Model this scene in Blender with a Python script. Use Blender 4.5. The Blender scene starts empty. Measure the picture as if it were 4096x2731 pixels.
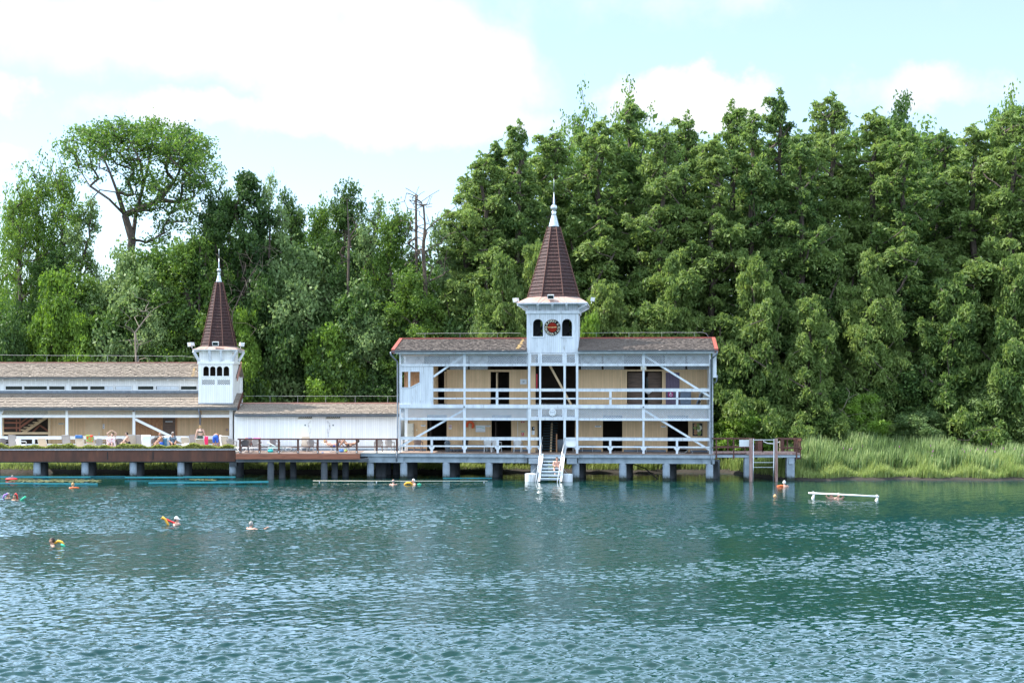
import bpy, bmesh, math, random
import numpy as np
from mathutils import Vector, Matrix, noise
R = math.radians
rnd = random.Random(7)
SC = bpy.context.scene
COL = SC.collection
# ---------------------------------------------------------------- camera measurements
FP, YH, EYE = 5340.0, 1522.0, 6.6      # focal length in photo pixels, horizon row, eye height above the water
def ray(px, py, Y):                    # world point seen at photo pixel (px,py) at depth Y
    return Vector(((px-2048)/FP*Y, Y, EYE-(py-YH)/FP*Y))
def wat(px, py):                       # point of the water surface seen at a photo pixel
    Y = EYE*FP/(py-YH); return Vector(((px-2048)/FP*Y, Y, 0))
class Frame:
    def __init__(s, px, Y, deg):
        a = R(deg); s.a = a
        s.O = Vector(((px-2048)/FP*Y, Y)); s.U = Vector((math.cos(a), -math.sin(a))); s.V = Vector((math.sin(a), math.cos(a)))
    def t(s, px, v): 
        d = Vector(((px-2048)/FP, 1)); return (v+s.V.dot(s.O))/s.V.dot(d)
    def x(s, px, v=0):
        d = Vector(((px-2048)/FP, 1)); return s.U.dot(d*s.t(px, v)-s.O)
    def z(s, py, v=0, px=None):
        if px is None: px = s.O.x/s.O.y*FP+2048
        return EYE-(py-YH)/FP*s.t(px, v)
    def w(s, u, v, z=0):
        p = s.O+s.U*u+s.V*v; return Vector((p.x, p.y, z))
    def place(s, o): o.location = (s.O.x, s.O.y, 0); o.rotation_euler = (0, 0, -s.a)
MAIN = Frame(2210, 89.0, 5); LEFT = Frame(470, 93.5, -2); MID = Frame(1270, 92.8, 0)
# ---------------------------------------------------------------- materials
def newmat(name):
    m = bpy.data.materials.new(name); m.use_nodes = True
    nt = m.node_tree; return m, nt, nt.nodes['Principled BSDF']
def N(nt, t, **k):
    n = nt.nodes.new(t)
    for a, b in k.items():
        if a in ('operation','blend_type','data_type','noise_dimensions','wave_type','bands_direction','feature','sky_type','musgrave_type','interpolation_type','use_clamp','vector_type'): setattr(n, a, b)
        else: n.inputs[int(a[1:]) if a[0]=='i' and a[1:].isdigit() else a].default_value = b
    return n
def L(nt, a, b): nt.links.new(a, b)
def rgba(c): return (c[0], c[1], c[2], 1)
def mat(name, col, col2=None, scale=3.0, stretch=(1,1,1), rough=.7, bump=.15, bscale=None, lo=.35, hi=.65, metal=0, boards=0, bdir='x', spec=.4, stain=None, stain_amt=.6, stain_scale=(6,6,.6), smooth=True, vert=0):
    m, nt, b = newmat(name)
    tc = N(nt,'ShaderNodeTexCoord'); mp = N(nt,'ShaderNodeMapping'); mp.inputs['Scale'].default_value = stretch
    L(nt, tc.outputs['Object'], mp.inputs['Vector'])
    n = N(nt,'ShaderNodeTexNoise', Scale=scale, Detail=6.0, Roughness=.6); L(nt, mp.outputs[0], n.inputs['Vector'])
    cr = N(nt,'ShaderNodeValToRGB'); L(nt, n.outputs['Fac'], cr.inputs['Fac'])
    col2 = col2 or tuple(c*.8 for c in col)
    cr.color_ramp.elements[0].position = lo; cr.color_ramp.elements[1].position = hi
    cr.color_ramp.elements[0].color = rgba(col2); cr.color_ramp.elements[1].color = rgba(col)
    out = cr.outputs['Color']; hgt = n.outputs['Fac']
    if stain:
        mp2 = N(nt,'ShaderNodeMapping'); mp2.inputs['Scale'].default_value = stain_scale; L(nt, tc.outputs['Object'], mp2.inputs['Vector'])
        n2 = N(nt,'ShaderNodeTexNoise', Scale=1.0, Detail=8.0, Roughness=.7); L(nt, mp2.outputs[0], n2.inputs['Vector'])
        mr = N(nt,'ShaderNodeMapRange'); mr.inputs[1].default_value=.56; mr.inputs[2].default_value=.7; mr.inputs[4].default_value=stain_amt
        L(nt, n2.outputs['Fac'], mr.inputs[0])
        mx = N(nt,'ShaderNodeMix', data_type='RGBA'); L(nt, mr.outputs[0], mx.inputs[0]); L(nt, out, mx.inputs[6]); mx.inputs[7].default_value = rgba(stain)
        out = mx.outputs[2]
    if boards:
        sp = N(nt,'ShaderNodeSeparateXYZ'); L(nt, tc.outputs['Object'], sp.inputs[0])
        if bdir == 'xy':
            ad = N(nt,'ShaderNodeMath', operation='ADD'); L(nt, sp.outputs[0], ad.inputs[0]); L(nt, sp.outputs[1], ad.inputs[1]); src = ad.outputs[0]
        else: src = sp.outputs['xyz'.index(bdir)]
        dv = N(nt,'ShaderNodeMath', operation='DIVIDE'); L(nt, src, dv.inputs[0]); dv.inputs[1].default_value = boards
        fr = N(nt,'ShaderNodeMath', operation='FRACT'); L(nt, dv.outputs[0], fr.inputs[0])
        lt = N(nt,'ShaderNodeMath', operation='LESS_THAN'); L(nt, fr.outputs[0], lt.inputs[0]); lt.inputs[1].default_value = .12
        fl = N(nt,'ShaderNodeMath', operation='FLOOR'); L(nt, dv.outputs[0], fl.inputs[0])
        wn = N(nt,'ShaderNodeTexWhiteNoise'); wn.noise_dimensions = '1D'; L(nt, fl.outputs[0], wn.inputs['W'])
        hv = N(nt,'ShaderNodeHueSaturation'); L(nt, out, hv.inputs['Color'])
        mr2 = N(nt,'ShaderNodeMapRange'); mr2.inputs[3].default_value=.93; mr2.inputs[4].default_value=1.04; L(nt, wn.outputs['Value'], mr2.inputs[0]); L(nt, mr2.outputs[0], hv.inputs['Value'])
        mx = N(nt,'ShaderNodeMix', data_type='RGBA'); L(nt, lt.outputs[0], mx.inputs[0]); L(nt, hv.outputs[0], mx.inputs[6]); mx.inputs[7].default_value = rgba(tuple(c*(.74 if col[0]>.8 else .62) for c in col))
        out = mx.outputs[2]
        sb = N(nt,'ShaderNodeMath', operation='SUBTRACT'); L(nt, hgt, sb.inputs[0]); L(nt, lt.outputs[0], sb.inputs[1]); hgt = sb.outputs[0]
    L(nt, out, b.inputs['Base Color']); b.inputs['Roughness'].default_value = rough; b.inputs['Metallic'].default_value = metal
    b.inputs['Specular IOR Level'].default_value = spec
    if bump:
        bp = N(nt,'ShaderNodeBump', Strength=bump, Distance=.02); L(nt, hgt, bp.inputs['Height']); L(nt, bp.outputs[0], b.inputs['Normal'])
    return m
M = {}
M['white_old'] = mat('weathered_white_paint', (.72,.76,.81), (.56,.6,.65), 2.5, (1,1,.3), .65, .2, stain=(.25,.23,.2), stain_amt=.55, stain_scale=(9,9,.8))
M['white_boards_old'] = mat('weathered_white_boards', (.72,.76,.81), (.58,.62,.67), 2, (2,2,.3), .65, .4, boards=.13, bdir='xy', stain=(.22,.19,.16), stain_amt=.85, stain_scale=(8,8,.9))
M['white'] = mat('white_paint', (.9,.89,.87), (.82,.82,.82), 3, (1,1,.4), .55, .1)
M['white_boards'] = mat('white_board_cladding', (.9,.89,.87), (.84,.83,.82), 3, (2,2,.4), .55, .3, boards=.13, bdir='xy')
M['lattice'] = mat('lattice_paint', (.76,.79,.84), (.64,.68,.74), 4, rough=.6, bump=0)
M['lattice_warm'] = mat('warm_lattice_paint', (.75,.7,.6), (.66,.6,.5), 4, rough=.6, bump=0)
M['tan'] = mat('tan_boards', (.72,.49,.28), (.63,.42,.235), 1.5, (2,2,.3), .6, .3, boards=.11, bdir='xy', stain=(.3,.19,.1), stain_amt=.35, stain_scale=(3,3,.5))
M['tan_plain'] = mat('tan_paint', (.7,.51,.31), (.62,.44,.26), 2, rough=.6)
M['pine'] = mat('knotty_pine_boards', (.5,.27,.13), (.36,.17,.08), 3, (3,3,.6), .6, .2, boards=.12, bdir='x', stain=(.2,.06,.02), stain_amt=.8, stain_scale=(4,4,4))
M['slat_brown'] = mat('brown_slatted_cladding', (.2,.13,.1), (.1,.07,.05), 3, (.6,.6,5), .7, .3, boards=.08, bdir='z')
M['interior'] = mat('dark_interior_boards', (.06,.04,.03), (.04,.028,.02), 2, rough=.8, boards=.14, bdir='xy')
M['shingle'] = mat('weathered_wood_shingles', (.22,.18,.155), (.11,.09,.08), 4, (5,1.2,1.2), .85, .35, lo=.3, hi=.65, stain=(.3,.25,.21), stain_amt=.4, stain_scale=(8,3,3))
M['shingle_pale'] = mat('sunbleached_wood_shingles', (.32,.265,.215), (.17,.14,.12), 4, (5,1.2,1.2), .85, .35, lo=.3, hi=.62, stain=(.4,.34,.28), stain_amt=.4, stain_scale=(8,3,3))
M['shingle_red'] = mat('red_brown_spire_shingles', (.062,.02,.017), (.028,.012,.011), 7, (1,1,.6), .7, .5, lo=.35, hi=.68, boards=.14, bdir='xy')
M['red_trim'] = mat('red_roof_trim', (.34,.08,.06), (.26,.07,.05), 3, rough=.5)
M['pink_trim'] = mat('faded_red_roof_trim', (.5,.24,.19), (.4,.2,.16), 3, rough=.6)
M['yellow_moss'] = mat('yellow_lichen_streak', (.34,.22,.07), (.2,.15,.09), 8, rough=.9)
M['copper'] = mat('copper_sheet_roof', (.4,.22,.17), (.36,.28,.25), 1.6, rough=.5, lo=.4, hi=.6, spec=.6)
M['zinc'] = mat('zinc_sheet', (.55,.6,.63), (.4,.44,.48), 3, rough=.35, metal=.6, bump=.05)
M['gutter'] = mat('grey_gutter_metal', (.2,.23,.27), (.14,.16,.19), 3, rough=.45, metal=.3)
M['wire'] = mat('lightning_wire_metal', (.5,.5,.5), rough=.5, metal=.5, bump=0)
M['concrete'] = mat('blue_grey_concrete', (.36,.42,.48), (.24,.29,.34), 1.6, rough=.85, bump=.3, stain=(.12,.14,.15), stain_amt=.55, stain_scale=(3,3,.9))
def wetpile():
    m=M['concrete'].copy(); m.name='water_stained_concrete'; nt=m.node_tree; b=nt.nodes['Principled BSDF']; src=b.inputs['Base Color'].links[0].from_socket
    tc=N(nt,'ShaderNodeTexCoord'); sp=N(nt,'ShaderNodeSeparateXYZ'); L(nt,tc.outputs['Object'],sp.inputs[0]); n=N(nt,'ShaderNodeTexNoise',Scale=6.0,Detail=4.0); L(nt,tc.outputs['Object'],n.inputs['Vector'])
    a=N(nt,'ShaderNodeMath',operation='MULTIPLY_ADD',i1=-.35); L(nt,n.outputs['Fac'],a.inputs[0]); L(nt,sp.outputs[2],a.inputs[2]); r=N(nt,'ShaderNodeMapRange'); r.inputs[1].default_value=-.05; r.inputs[2].default_value=.2; L(nt,a.outputs[0],r.inputs[0])
    mx=N(nt,'ShaderNodeMix',data_type='RGBA'); L(nt,r.outputs[0],mx.inputs[0]); mx.inputs[6].default_value=(.03,.04,.03,1); L(nt,src,mx.inputs[7]); L(nt,mx.outputs[2],b.inputs['Base Color']); return m
M['pile']=wetpile()
M['concrete_dark'] = mat('shade_dark_concrete', (.1,.11,.125), (.06,.07,.08), 1.6, rough=.85, bump=.3)  # under-deck shade put into the concrete colour
M['rust'] = mat('rust_brown_steel', (.13,.05,.032), (.07,.032,.024), 1.6, (1,1,.35), .7, .2, stain=(.2,.08,.04), stain_amt=.6, stain_scale=(4,4,.7))
M['brown_wood'] = mat('brown_stained_wood', (.15,.062,.042), (.08,.035,.028), 3, (1,1,4), .65, .3)
M['red_wood'] = mat('red_brown_fascia_board', (.36,.13,.075), (.2,.08,.05), 2, (.5,1,6), .7, .3)
M['old_wood'] = mat('faded_pinkish_wood', (.42,.3,.27), (.26,.14,.12), 2.5, (3,3,.5), .8, .3)
M['deck'] = mat('deck_boards', (.36,.26,.21), (.25,.18,.15), 3, (.5,4,1), .75, .3, boards=.14, bdir='y')
M['deck_pale'] = mat('pale_deck_boards', (.62,.57,.5), (.5,.45,.4), 3, rough=.75, bump=.2)
M['teal'] = mat('teal_pool_paint', (.03,.25,.3), (.025,.19,.23), 4, rough=.45, bump=.05)
M['dark_teal'] = mat('dark_blue_tread', (.02,.06,.08), rough=.6)  # darker blue than the outdoor treads, less visible in the hall
M['steel'] = mat('stainless_tube', (.62,.64,.66), (.5,.52,.54), 3, rough=.3, metal=.8, bump=0)
M['black'] = mat('matt_black', (.02,.02,.022), (.012,.012,.014), 5, rough=.6)
M['dial'] = mat('black_dial_paint', (.012,.012,.014), rough=.9, bump=0, spec=.1)
M['dial_red'] = mat('red_dial_paint', (.26,.022,.012), rough=.8, bump=0, spec=.1)
M['cream_paint'] = mat('cream_paint', (.75,.7,.55), rough=.6, bump=0)
M['gold'] = mat('gold_hand_paint', (.75,.5,.2), rough=.5, bump=0)
M['orange'] = mat('orange_buoy', (.85,.13,.03), (.75,.1,.03), 5, rough=.5, bump=0)
M['red'] = mat('red_plastic', (.7,.03,.03), rough=.5, bump=0)
M['red_sign'] = mat('red_sign_paint', (.6,.04,.06), rough=.5, bump=0)
M['paper'] = mat('white_sign_board', (.72,.74,.76), (.66,.68,.7), 6, rough=.6, bump=0)
M['ink'] = mat('grey_ink', (.16,.2,.22), rough=.7, bump=0)
M['magenta'] = mat('magenta_sign', (.42,.01,.16), rough=.5, bump=0)
M['purple_door'] = mat('purple_grey_curtain', (.16,.12,.17), (.1,.07,.11), 6, (8,1,.3), .8, .2)
M['blue_grey'] = mat('blue_grey_cabinet', (.16,.2,.26), rough=.6)
M['cabinet'] = mat('pale_meter_cabinet', (.58,.54,.44), (.52,.48,.39), 3, rough=.5)
M['bin'] = mat('slate_grey_bin', (.17,.21,.25), rough=.5)
M['taupe'] = mat('taupe_plastic', (.33,.3,.29), (.28,.25,.24), 4, rough=.5, bump=0)
M['dark_taupe'] = mat('dark_taupe_plastic', (.16,.14,.145), rough=.5, bump=0)
M['brown_plastic'] = mat('brown_plastic', (.2,.15,.13), rough=.5, bump=0)
M['white_plastic'] = mat('white_plastic', (.8,.8,.8), rough=.4, bump=0)
M['cream_fabric'] = mat('cream_mesh_fabric', (.66,.56,.45), (.6,.5,.4), 9, rough=.8, bump=.1)
M['taupe_fabric'] = mat('taupe_mesh_fabric', (.4,.37,.36), (.35,.32,.31), 9, rough=.8, bump=.1)
M['teal_fabric'] = mat('turquoise_fabric', (.03,.5,.5), (.02,.42,.43), 9, rough=.8, bump=.1)
M['white_cloth'] = mat('white_towel', (.85,.85,.86), (.76,.76,.8), 7, rough=.9, bump=.3)
M['blue_cloth'] = mat('blue_towel', (.1,.25,.55), (.05,.15,.4), 9, rough=.9, bump=.3)
M['steel_blue_cloth'] = mat('steel_blue_towel', (.07,.19,.3), (.05,.14,.23), 7, rough=.9, bump=.3)
M['pink_cloth'] = mat('hot_pink_towel', (.85,.05,.17), (.75,.03,.12), 7, rough=.9, bump=.3)
M['magenta_cloth'] = mat('magenta_towel', (.55,.02,.2), (.3,.02,.3), 7, rough=.9, bump=.3)
M['floral'] = mat('red_and_green_printed_towel', (.75,.08,.05), (.25,.5,.12), 6, rough=.9, lo=.48, hi=.52)
M['pattern'] = mat('navy_and_orange_printed_towel', (.5,.14,.05), (.03,.05,.2), 9, rough=.9, lo=.5, hi=.54)
M['pinkwhite'] = mat('pink_and_white_towel', (.85,.75,.75), (.7,.2,.25), 12, rough=.9, lo=.42, hi=.47)
M['shirt'] = mat('black_and_white_patterned_shirt', (.3,.38,.45), (.03,.04,.06), 14, rough=.9, lo=.47, hi=.53)
M['green_suit'] = mat('dark_green_swimwear', (.035,.075,.06), rough=.7, bump=0)
M['blue_suit'] = mat('blue_swim_shorts', (.03,.12,.55), rough=.7, bump=0)
M['black_suit'] = mat('black_swimwear', (.015,.015,.02), rough=.6, bump=0)
M['skin'] = mat('fair_skin', (.62,.4,.31), (.55,.33,.25), 6, rough=.5, bump=0)
M['skin_tan'] = mat('tanned_skin', (.45,.25,.17), (.38,.2,.13), 6, rough=.5, bump=0)
M['skin_pink'] = mat('pink_skin', (.6,.36,.28), (.52,.28,.21), 6, rough=.5, bump=0)
M['hair_dark'] = mat('dark_brown_hair', (.035,.02,.012), (.015,.01,.008), 20, rough=.6)
M['hair_grey'] = mat('grey_hair', (.35,.33,.31), (.2,.18,.17), 20, rough=.7)
M['hair_white'] = mat('white_hair', (.8,.8,.78), (.6,.6,.6), 20, rough=.7)
M['hair_blond'] = mat('blond_hair', (.5,.34,.16), (.35,.2,.09), 20, rough=.7)
M['lips'] = mat('lip_skin', (.4,.1,.09), rough=.5, bump=0)
M['eye'] = mat('dark_eye', (.02,.015,.012), rough=.3, bump=0)
M['yellow_foam'] = mat('yellow_foam', (.8,.42,.05), rough=.8, bump=0)
M['orange_foam'] = mat('orange_foam', (.85,.17,.05), rough=.8, bump=0)
M['purple_foam'] = mat('purple_foam', (.45,.25,.7), rough=.8, bump=0)
M['green_foam'] = mat('green_foam', (.05,.5,.3), rough=.8, bump=0)
M['bark'] = mat('grey_brown_bark', (.12,.09,.07), (.055,.042,.035), 4, (3,3,.5), .9, .6)
M['bark_pale'] = mat('pale_dead_wood', (.3,.25,.2), (.18,.14,.11), 4, (3,3,.5), .9, .6)
M['flower'] = mat('purple_flower', (.4,.12,.35), rough=.8, bump=0)
M['lily'] = mat('lily_pad_leaf', (.06,.09,.03), (.14,.13,.06), 3, rough=.5, bump=0)
M['glass'] = None
def glassm():
    m, nt, b = newmat('window_glass'); b.inputs['Base Color'].default_value = (.02,.03,.03,1); b.inputs['Roughness'].default_value = .04
    b.inputs['Specular IOR Level'].default_value = .25; b.inputs['IOR'].default_value = 1.45; return m
M['glass'] = glassm()
def leafmat(name, c1, c2, c3, trans=.35, rough=.55, spec=.25, nscale=.35):
    m, nt, b = newmat(name)
    g = N(nt,'ShaderNodeNewGeometry'); oi = N(nt,'ShaderNodeObjectInfo'); tc = N(nt,'ShaderNodeTexCoord')
    n = N(nt,'ShaderNodeTexNoise', Scale=nscale, Detail=3.0); L(nt, tc.outputs['Object'], n.inputs['Vector'])
    a = N(nt,'ShaderNodeMath', operation='MULTIPLY_ADD', i1=.5); L(nt, g.outputs['Random Per Island'], a.inputs[0]); L(nt, n.outputs['Fac'], a.inputs[2])
    a2 = N(nt,'ShaderNodeMath', operation='MULTIPLY_ADD', i1=.42); L(nt, oi.outputs['Random'], a2.inputs[0]); L(nt, a.outputs[0], a2.inputs[2])
    cr = N(nt,'ShaderNodeValToRGB'); e = cr.color_ramp.elements; e[0].position=.5; e[1].position=1.15 if False else 1.0
    e[0].color=rgba(c1); e[1].color=rgba(c3); k = cr.color_ramp.elements.new(.78); k.color=rgba(c2)
    L(nt, a2.outputs[0], cr.inputs['Fac']); L(nt, cr.outputs[0], b.inputs['Base Color'])
    b.inputs['Roughness'].default_value=rough; b.inputs['Specular IOR Level'].default_value=spec
    tr = N(nt,'ShaderNodeBsdfTranslucent'); hs = N(nt,'ShaderNodeHueSaturation', Hue=.495, Saturation=1.12, Value=1.5); L(nt, cr.outputs[0], hs.inputs['Color']); L(nt, hs.outputs[0], tr.inputs['Color'])
    mx = N(nt,'ShaderNodeMixShader', i0=trans); L(nt, b.outputs[0], mx.inputs[1]); L(nt, tr.outputs[0], mx.inputs[2])
    L(nt, mx.outputs[0], nt.nodes['Material Output'].inputs['Surface']); return m
M['leaf_cyp'] = leafmat('cypress_foliage', (.05,.1,.032), (.105,.175,.05), (.18,.25,.075), .42)
M['leaf_cyp2'] = leafmat('light_cypress_foliage', (.065,.12,.034), (.13,.2,.055), (.2,.27,.08), .42)
M['leaf_dec'] = leafmat('broadleaf_foliage', (.04,.085,.022), (.08,.15,.03), (.13,.21,.04))
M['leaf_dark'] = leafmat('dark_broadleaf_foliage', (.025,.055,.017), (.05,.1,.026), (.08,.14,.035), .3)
M['leaf_silver'] = leafmat('silvery_green_foliage', (.075,.13,.05), (.13,.2,.07), (.2,.28,.11))
M['leaf_bright'] = leafmat('bright_green_foliage', (.08,.15,.025), (.13,.22,.035), (.18,.29,.05))
M['reed'] = leafmat('reed_blades', (.05,.09,.03), (.16,.24,.085), (.36,.43,.2), .35, nscale=.25)
M['grass'] = leafmat('bank_grass', (.1,.17,.04), (.18,.26,.07), (.27,.33,.11), .3)
M['planter_leaf'] = leafmat('planter_leaves', (.14,.18,.04), (.22,.26,.06), (.32,.34,.1), .3)
# ---------------------------------------------------------------- mesh builder
class MB:
    def __init__(s): s.v = []; s.f = []; s.m = []; s.mi = 0
    def add(s, vs, fs):
        o = len(s.v); s.v += [tuple(p) for p in vs]; s.f += [tuple(i+o for i in f) for f in fs]; s.m += [s.mi]*len(fs); return s
    def box(s, x0, x1, y0, y1, z0, z1):
        x0,x1=sorted((x0,x1)); y0,y1=sorted((y0,y1)); z0,z1=sorted((z0,z1))
        return s.add([(x0,y0,z0),(x1,y0,z0),(x1,y1,z0),(x0,y1,z0),(x0,y0,z1),(x1,y0,z1),(x1,y1,z1),(x0,y1,z1)],
              [(0,3,2,1),(4,5,6,7),(0,1,5,4),(1,2,6,5),(2,3,7,6),(3,0,4,7)])
    def beam(s, p, q, w, h, up=(0,1,0)):
        p=Vector(p); q=Vector(q); d=(q-p).normalized(); a=d.cross(Vector(up)).normalized()*w/2; b=d.cross(a).normalized()*h/2
        vs=[c+i*a+j*b for c in (p,q) for i,j in ((-1,-1),(1,-1),(1,1),(-1,1))]
        return s.add(vs, [(0,1,2,3),(7,6,5,4),(0,4,5,1),(1,5,6,2),(2,6,7,3),(3,7,4,0)])
    def tube(s, pts, r, seg=8, cap=True):
        pts=[Vector(p) for p in pts]; n=len(pts); rs = r if isinstance(r,(list,tuple)) else [r]*n
        vs=[]; prev=None
        for i,p in enumerate(pts):
            d=(pts[min(i+1,n-1)]-pts[max(i-1,0)]).normalized()
            a = d.orthogonal().normalized() if prev is None else (prev-d*prev.dot(d)).normalized()
            prev=a; b=d.cross(a)
            vs += [p+(a*math.cos(t)+b*math.sin(t))*rs[i] for t in (2*math.pi*k/seg for k in range(seg))]
        fs=[(i*seg+k, i*seg+(k+1)%seg, (i+1)*seg+(k+1)%seg, (i+1)*seg+k) for i in range(n-1) for k in range(seg)]
        if cap: fs += [tuple(range(seg))[::-1], tuple((n-1)*seg+k for k in range(seg))]
        return s.add(vs, fs)
    def lathe(s, prof, c=(0,0,0), seg=16, rot=0, sx=1, sy=1):
        vs=[]; n=len(prof)
        for r,z in prof: vs += [(c[0]+sx*r*math.cos(2*math.pi*k/seg+rot), c[1]+sy*r*math.sin(2*math.pi*k/seg+rot), c[2]+z) for k in range(seg)]
        fs=[(i*seg+k, i*seg+(k+1)%seg, (i+1)*seg+(k+1)%seg, (i+1)*seg+k) for i in range(n-1) for k in range(seg)]
        fs += [tuple(range(seg))[::-1], tuple((n-1)*seg+k for k in range(seg))]
        return s.add(vs, fs)
    def prism(s, poly, y0, y1):     # polygon in x,z extruded along y
        n=len(poly); vs=[(x,y0,z) for x,z in poly]+[(x,y1,z) for x,z in poly]
        return s.add(vs, [tuple(range(n)), tuple(range(2*n-1,n-1,-1))]+[((k+1)%n,k,n+k,n+(k+1)%n) for k in range(n)])
    def prismx(s, poly, x0, x1):    # polygon in y,z extruded along x
        n=len(poly); vs=[(x0,y,z) for y,z in poly]+[(x1,y,z) for y,z in poly]
        return s.add(vs, [tuple(range(n)), tuple(range(2*n-1,n-1,-1))]+[((k+1)%n,k,n+k,n+(k+1)%n) for k in range(n)])
    def ball(s, c, r, seg=12, ring=8, sc=(1,1,1)):
        vs=[]; fs=[]
        for i in range(ring+1):
            t=math.pi*i/ring
            for k in range(seg):
                a=2*math.pi*k/seg; vs.append((c[0]+sc[0]*r*math.sin(t)*math.cos(a), c[1]+sc[1]*r*math.sin(t)*math.sin(a), c[2]+sc[2]*r*math.cos(t)))
        for i in range(ring):
            for k in range(seg): fs.append((i*seg+k,(i+1)*seg+k,(i+1)*seg+(k+1)%seg,i*seg+(k+1)%seg))
        return s.add(vs, fs)
    def lattice(s, x0, x1, z0, z1, y, sp=.1, w=.034, t=.012):
        for sg in (1,-1):
            yy = y if sg==1 else y+t+.001
            k0 = x0-(z1-z0); c = k0
            while c < x1+(z1-z0):
                # line x = c + sg*(z-z0) (sg=1) or x = c + (z1-z)
                pts=[]
                h=z1-z0
                a0 = max(0, (x0-c) ); a1 = min(h, x1-c)
                if a1-a0 > .01:
                    p=(c+a0, z0+a0 if sg==1 else z1-a0); q=(c+a1, z0+a1 if sg==1 else z1-a1)
                    d=w/2*.7071*1.4142
                    s.add([(p[0]-d,yy,p[1]),(p[0]+d,yy,p[1]),(q[0]+d,yy,q[1]),(q[0]-d,yy,q[1]),(p[0]-d,yy+t,p[1]),(p[0]+d,yy+t,p[1]),(q[0]+d,yy+t,q[1]),(q[0]-d,yy+t,q[1])],
                          [(0,1,2,3),(7,6,5,4),(0,3,7,4),(1,5,6,2)])
                c += sp
        return s
    def shingles(s, x0, x1, v0, z0, v1, z1, n, wid=.16, th=.03, skew=0, rn=None, gaps=.012):
        rn = rn or rnd; d=Vector((v1-v0, z1-z0)); ln=d.length; d/=ln; nn=Vector((-d.y, d.x)); st=ln/n
        for i in range(n):
            x=x0-rn.random()*wid
            while x<x1:
                w=wid*(.75+.5*rn.random()); a=max(x,x0); b=min(x+w-.006,x1); x+=w
                if b-a<.02: continue
                if rn.random()<gaps: continue
                lo=i*st-.03*rn.random()-(.02 if rn.random()<.06 else 0); hi=(i+1.25)*st; hi=min(hi,ln)
                e=th*(1+.7*rn.random()); e2=.004
                pv=lambda t,h:(v0+d.x*t+nn.x*h, z0+d.y*t+nn.y*h)
                A=pv(lo,e+.004*rn.random()); B=pv(hi,e2); C=pv(lo,0)
                s.add([(a,A[0],A[1]),(b,A[0],A[1]),(b,B[0],B[1]),(a,B[0],B[1]),(a,C[0],C[1]),(b,C[0],C[1])],[(0,1,2,3),(4,5,1,0),(4,0,3),(5,2,1)])
        return s
    def walls(s, x0, x1, z0, z1, y0, y1, ops):   # wall with rectangular openings (xa,xb,za,zb)
        ops=sorted(ops); x=x0
        for a,b,c,d in ops:
            if a>x: s.box(x,a,y0,y1,z0,z1)
            if d<z1: s.box(a,b,y0,y1,d,z1)
            if c>z0: s.box(a,b,y0,y1,z0,c)
            x=b
        if x<x1: s.box(x,x1,y0,y1,z0,z1)
        return s
    def build(s, name, mats, parent=None, smooth=False, loc=None):
        me=bpy.data.meshes.new(name); me.from_pydata(s.v, [], s.f)
        mats = mats if isinstance(mats,(list,tuple)) else [mats]
        for m in mats: me.materials.append(M[m] if isinstance(m,str) else m)
        if len(mats)>1: me.polygons.foreach_set('material_index', s.m)
        if smooth: me.polygons.foreach_set('use_smooth', [True]*len(me.polygons))
        me.update(); o=bpy.data.objects.new(name, me); COL.objects.link(o)
        if parent is not None: o.parent=parent
        if loc is not None: o.location=loc
        return o
def tag(o, label=None, cat=None, group=None, kind=None):
    if label: o['label']=label
    if cat: o['category']=cat
    if group: o['group']=group
    if kind: o['kind']=kind
    return o
def empty(name, loc=(0,0,0), rz=0, label=None, cat=None, group=None):
    o=bpy.data.objects.new(name, None); COL.objects.link(o); o.location=loc; o.rotation_euler=(0,0,rz); o.empty_display_size=.3
    return tag(o, label, cat, group)
def copy_tree(o, parent=None):
    c=o.copy(); COL.objects.link(c); c.parent=parent
    for ch in list(o.children): copy_tree(ch, c)
    return c
def textmesh(mb, txt, size, fn, font_w=.0, yoff=0):
    cu=bpy.data.curves.new('t','FONT'); cu.body=txt; cu.size=size; cu.align_x='CENTER'; cu.align_y='CENTER'; cu.extrude=.004; cu.offset=font_w
    o=bpy.data.objects.new('t',cu); COL.objects.link(o); dg=bpy.context.evaluated_depsgraph_get(); dg.update()
    me=bpy.data.meshes.new_from_object(o.evaluated_get(dg)); mb.add([fn(v.co) for v in me.vertices],[tuple(p.vertices) for p in me.polygons])
    bpy.data.objects.remove(o); bpy.data.meshes.remove(me); bpy.data.curves.remove(cu)
SUN_E,SKY_S,EXPO,NODN=3.4,.12,1.62,False; WSLOPE=.20; FILL_BAND=(9.5,13.3,19,1); FILL_SKY=(5.0,6.2,7.6,1); SKY_T=(.75,.82,.88,1); CLOUD=(3.1,3.15,3.2,1); PALEC=(2.7,2.95,3.2,1); PALE=.3
# ================================================================ MAIN TWO-STOREY BATHHOUSE
F = MAIN
def mx(px, v=0): return F.x(px, v)
def mz(py, v=0): return F.z(py, v)
B = empty('lake_bathhouse', label='two-storey white and tan timber bathhouse with red-trimmed shingle roof and clock tower', cat='bathhouse'); F.place(B)
u0, u1 = mx(1597), mx(2843)
DEPTH = 6.4; BW = 2.3                    # building depth, veranda depth
zd = mz(1812); zf2 = mz(1619); z_b1t, z_b1b = mz(1672), mz(1681); z_b2t, z_b2b = mz(1456), mz(1464)
z_eave = mz(1409, -.5); z_lt2 = mz(1414)
def fx(mb, px0, px1, py0, py1, y0, y1, v=0): return mb.box(mx(px0,v), mx(px1,v), y0, y1, mz(py1,v), mz(py0,v))
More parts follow.
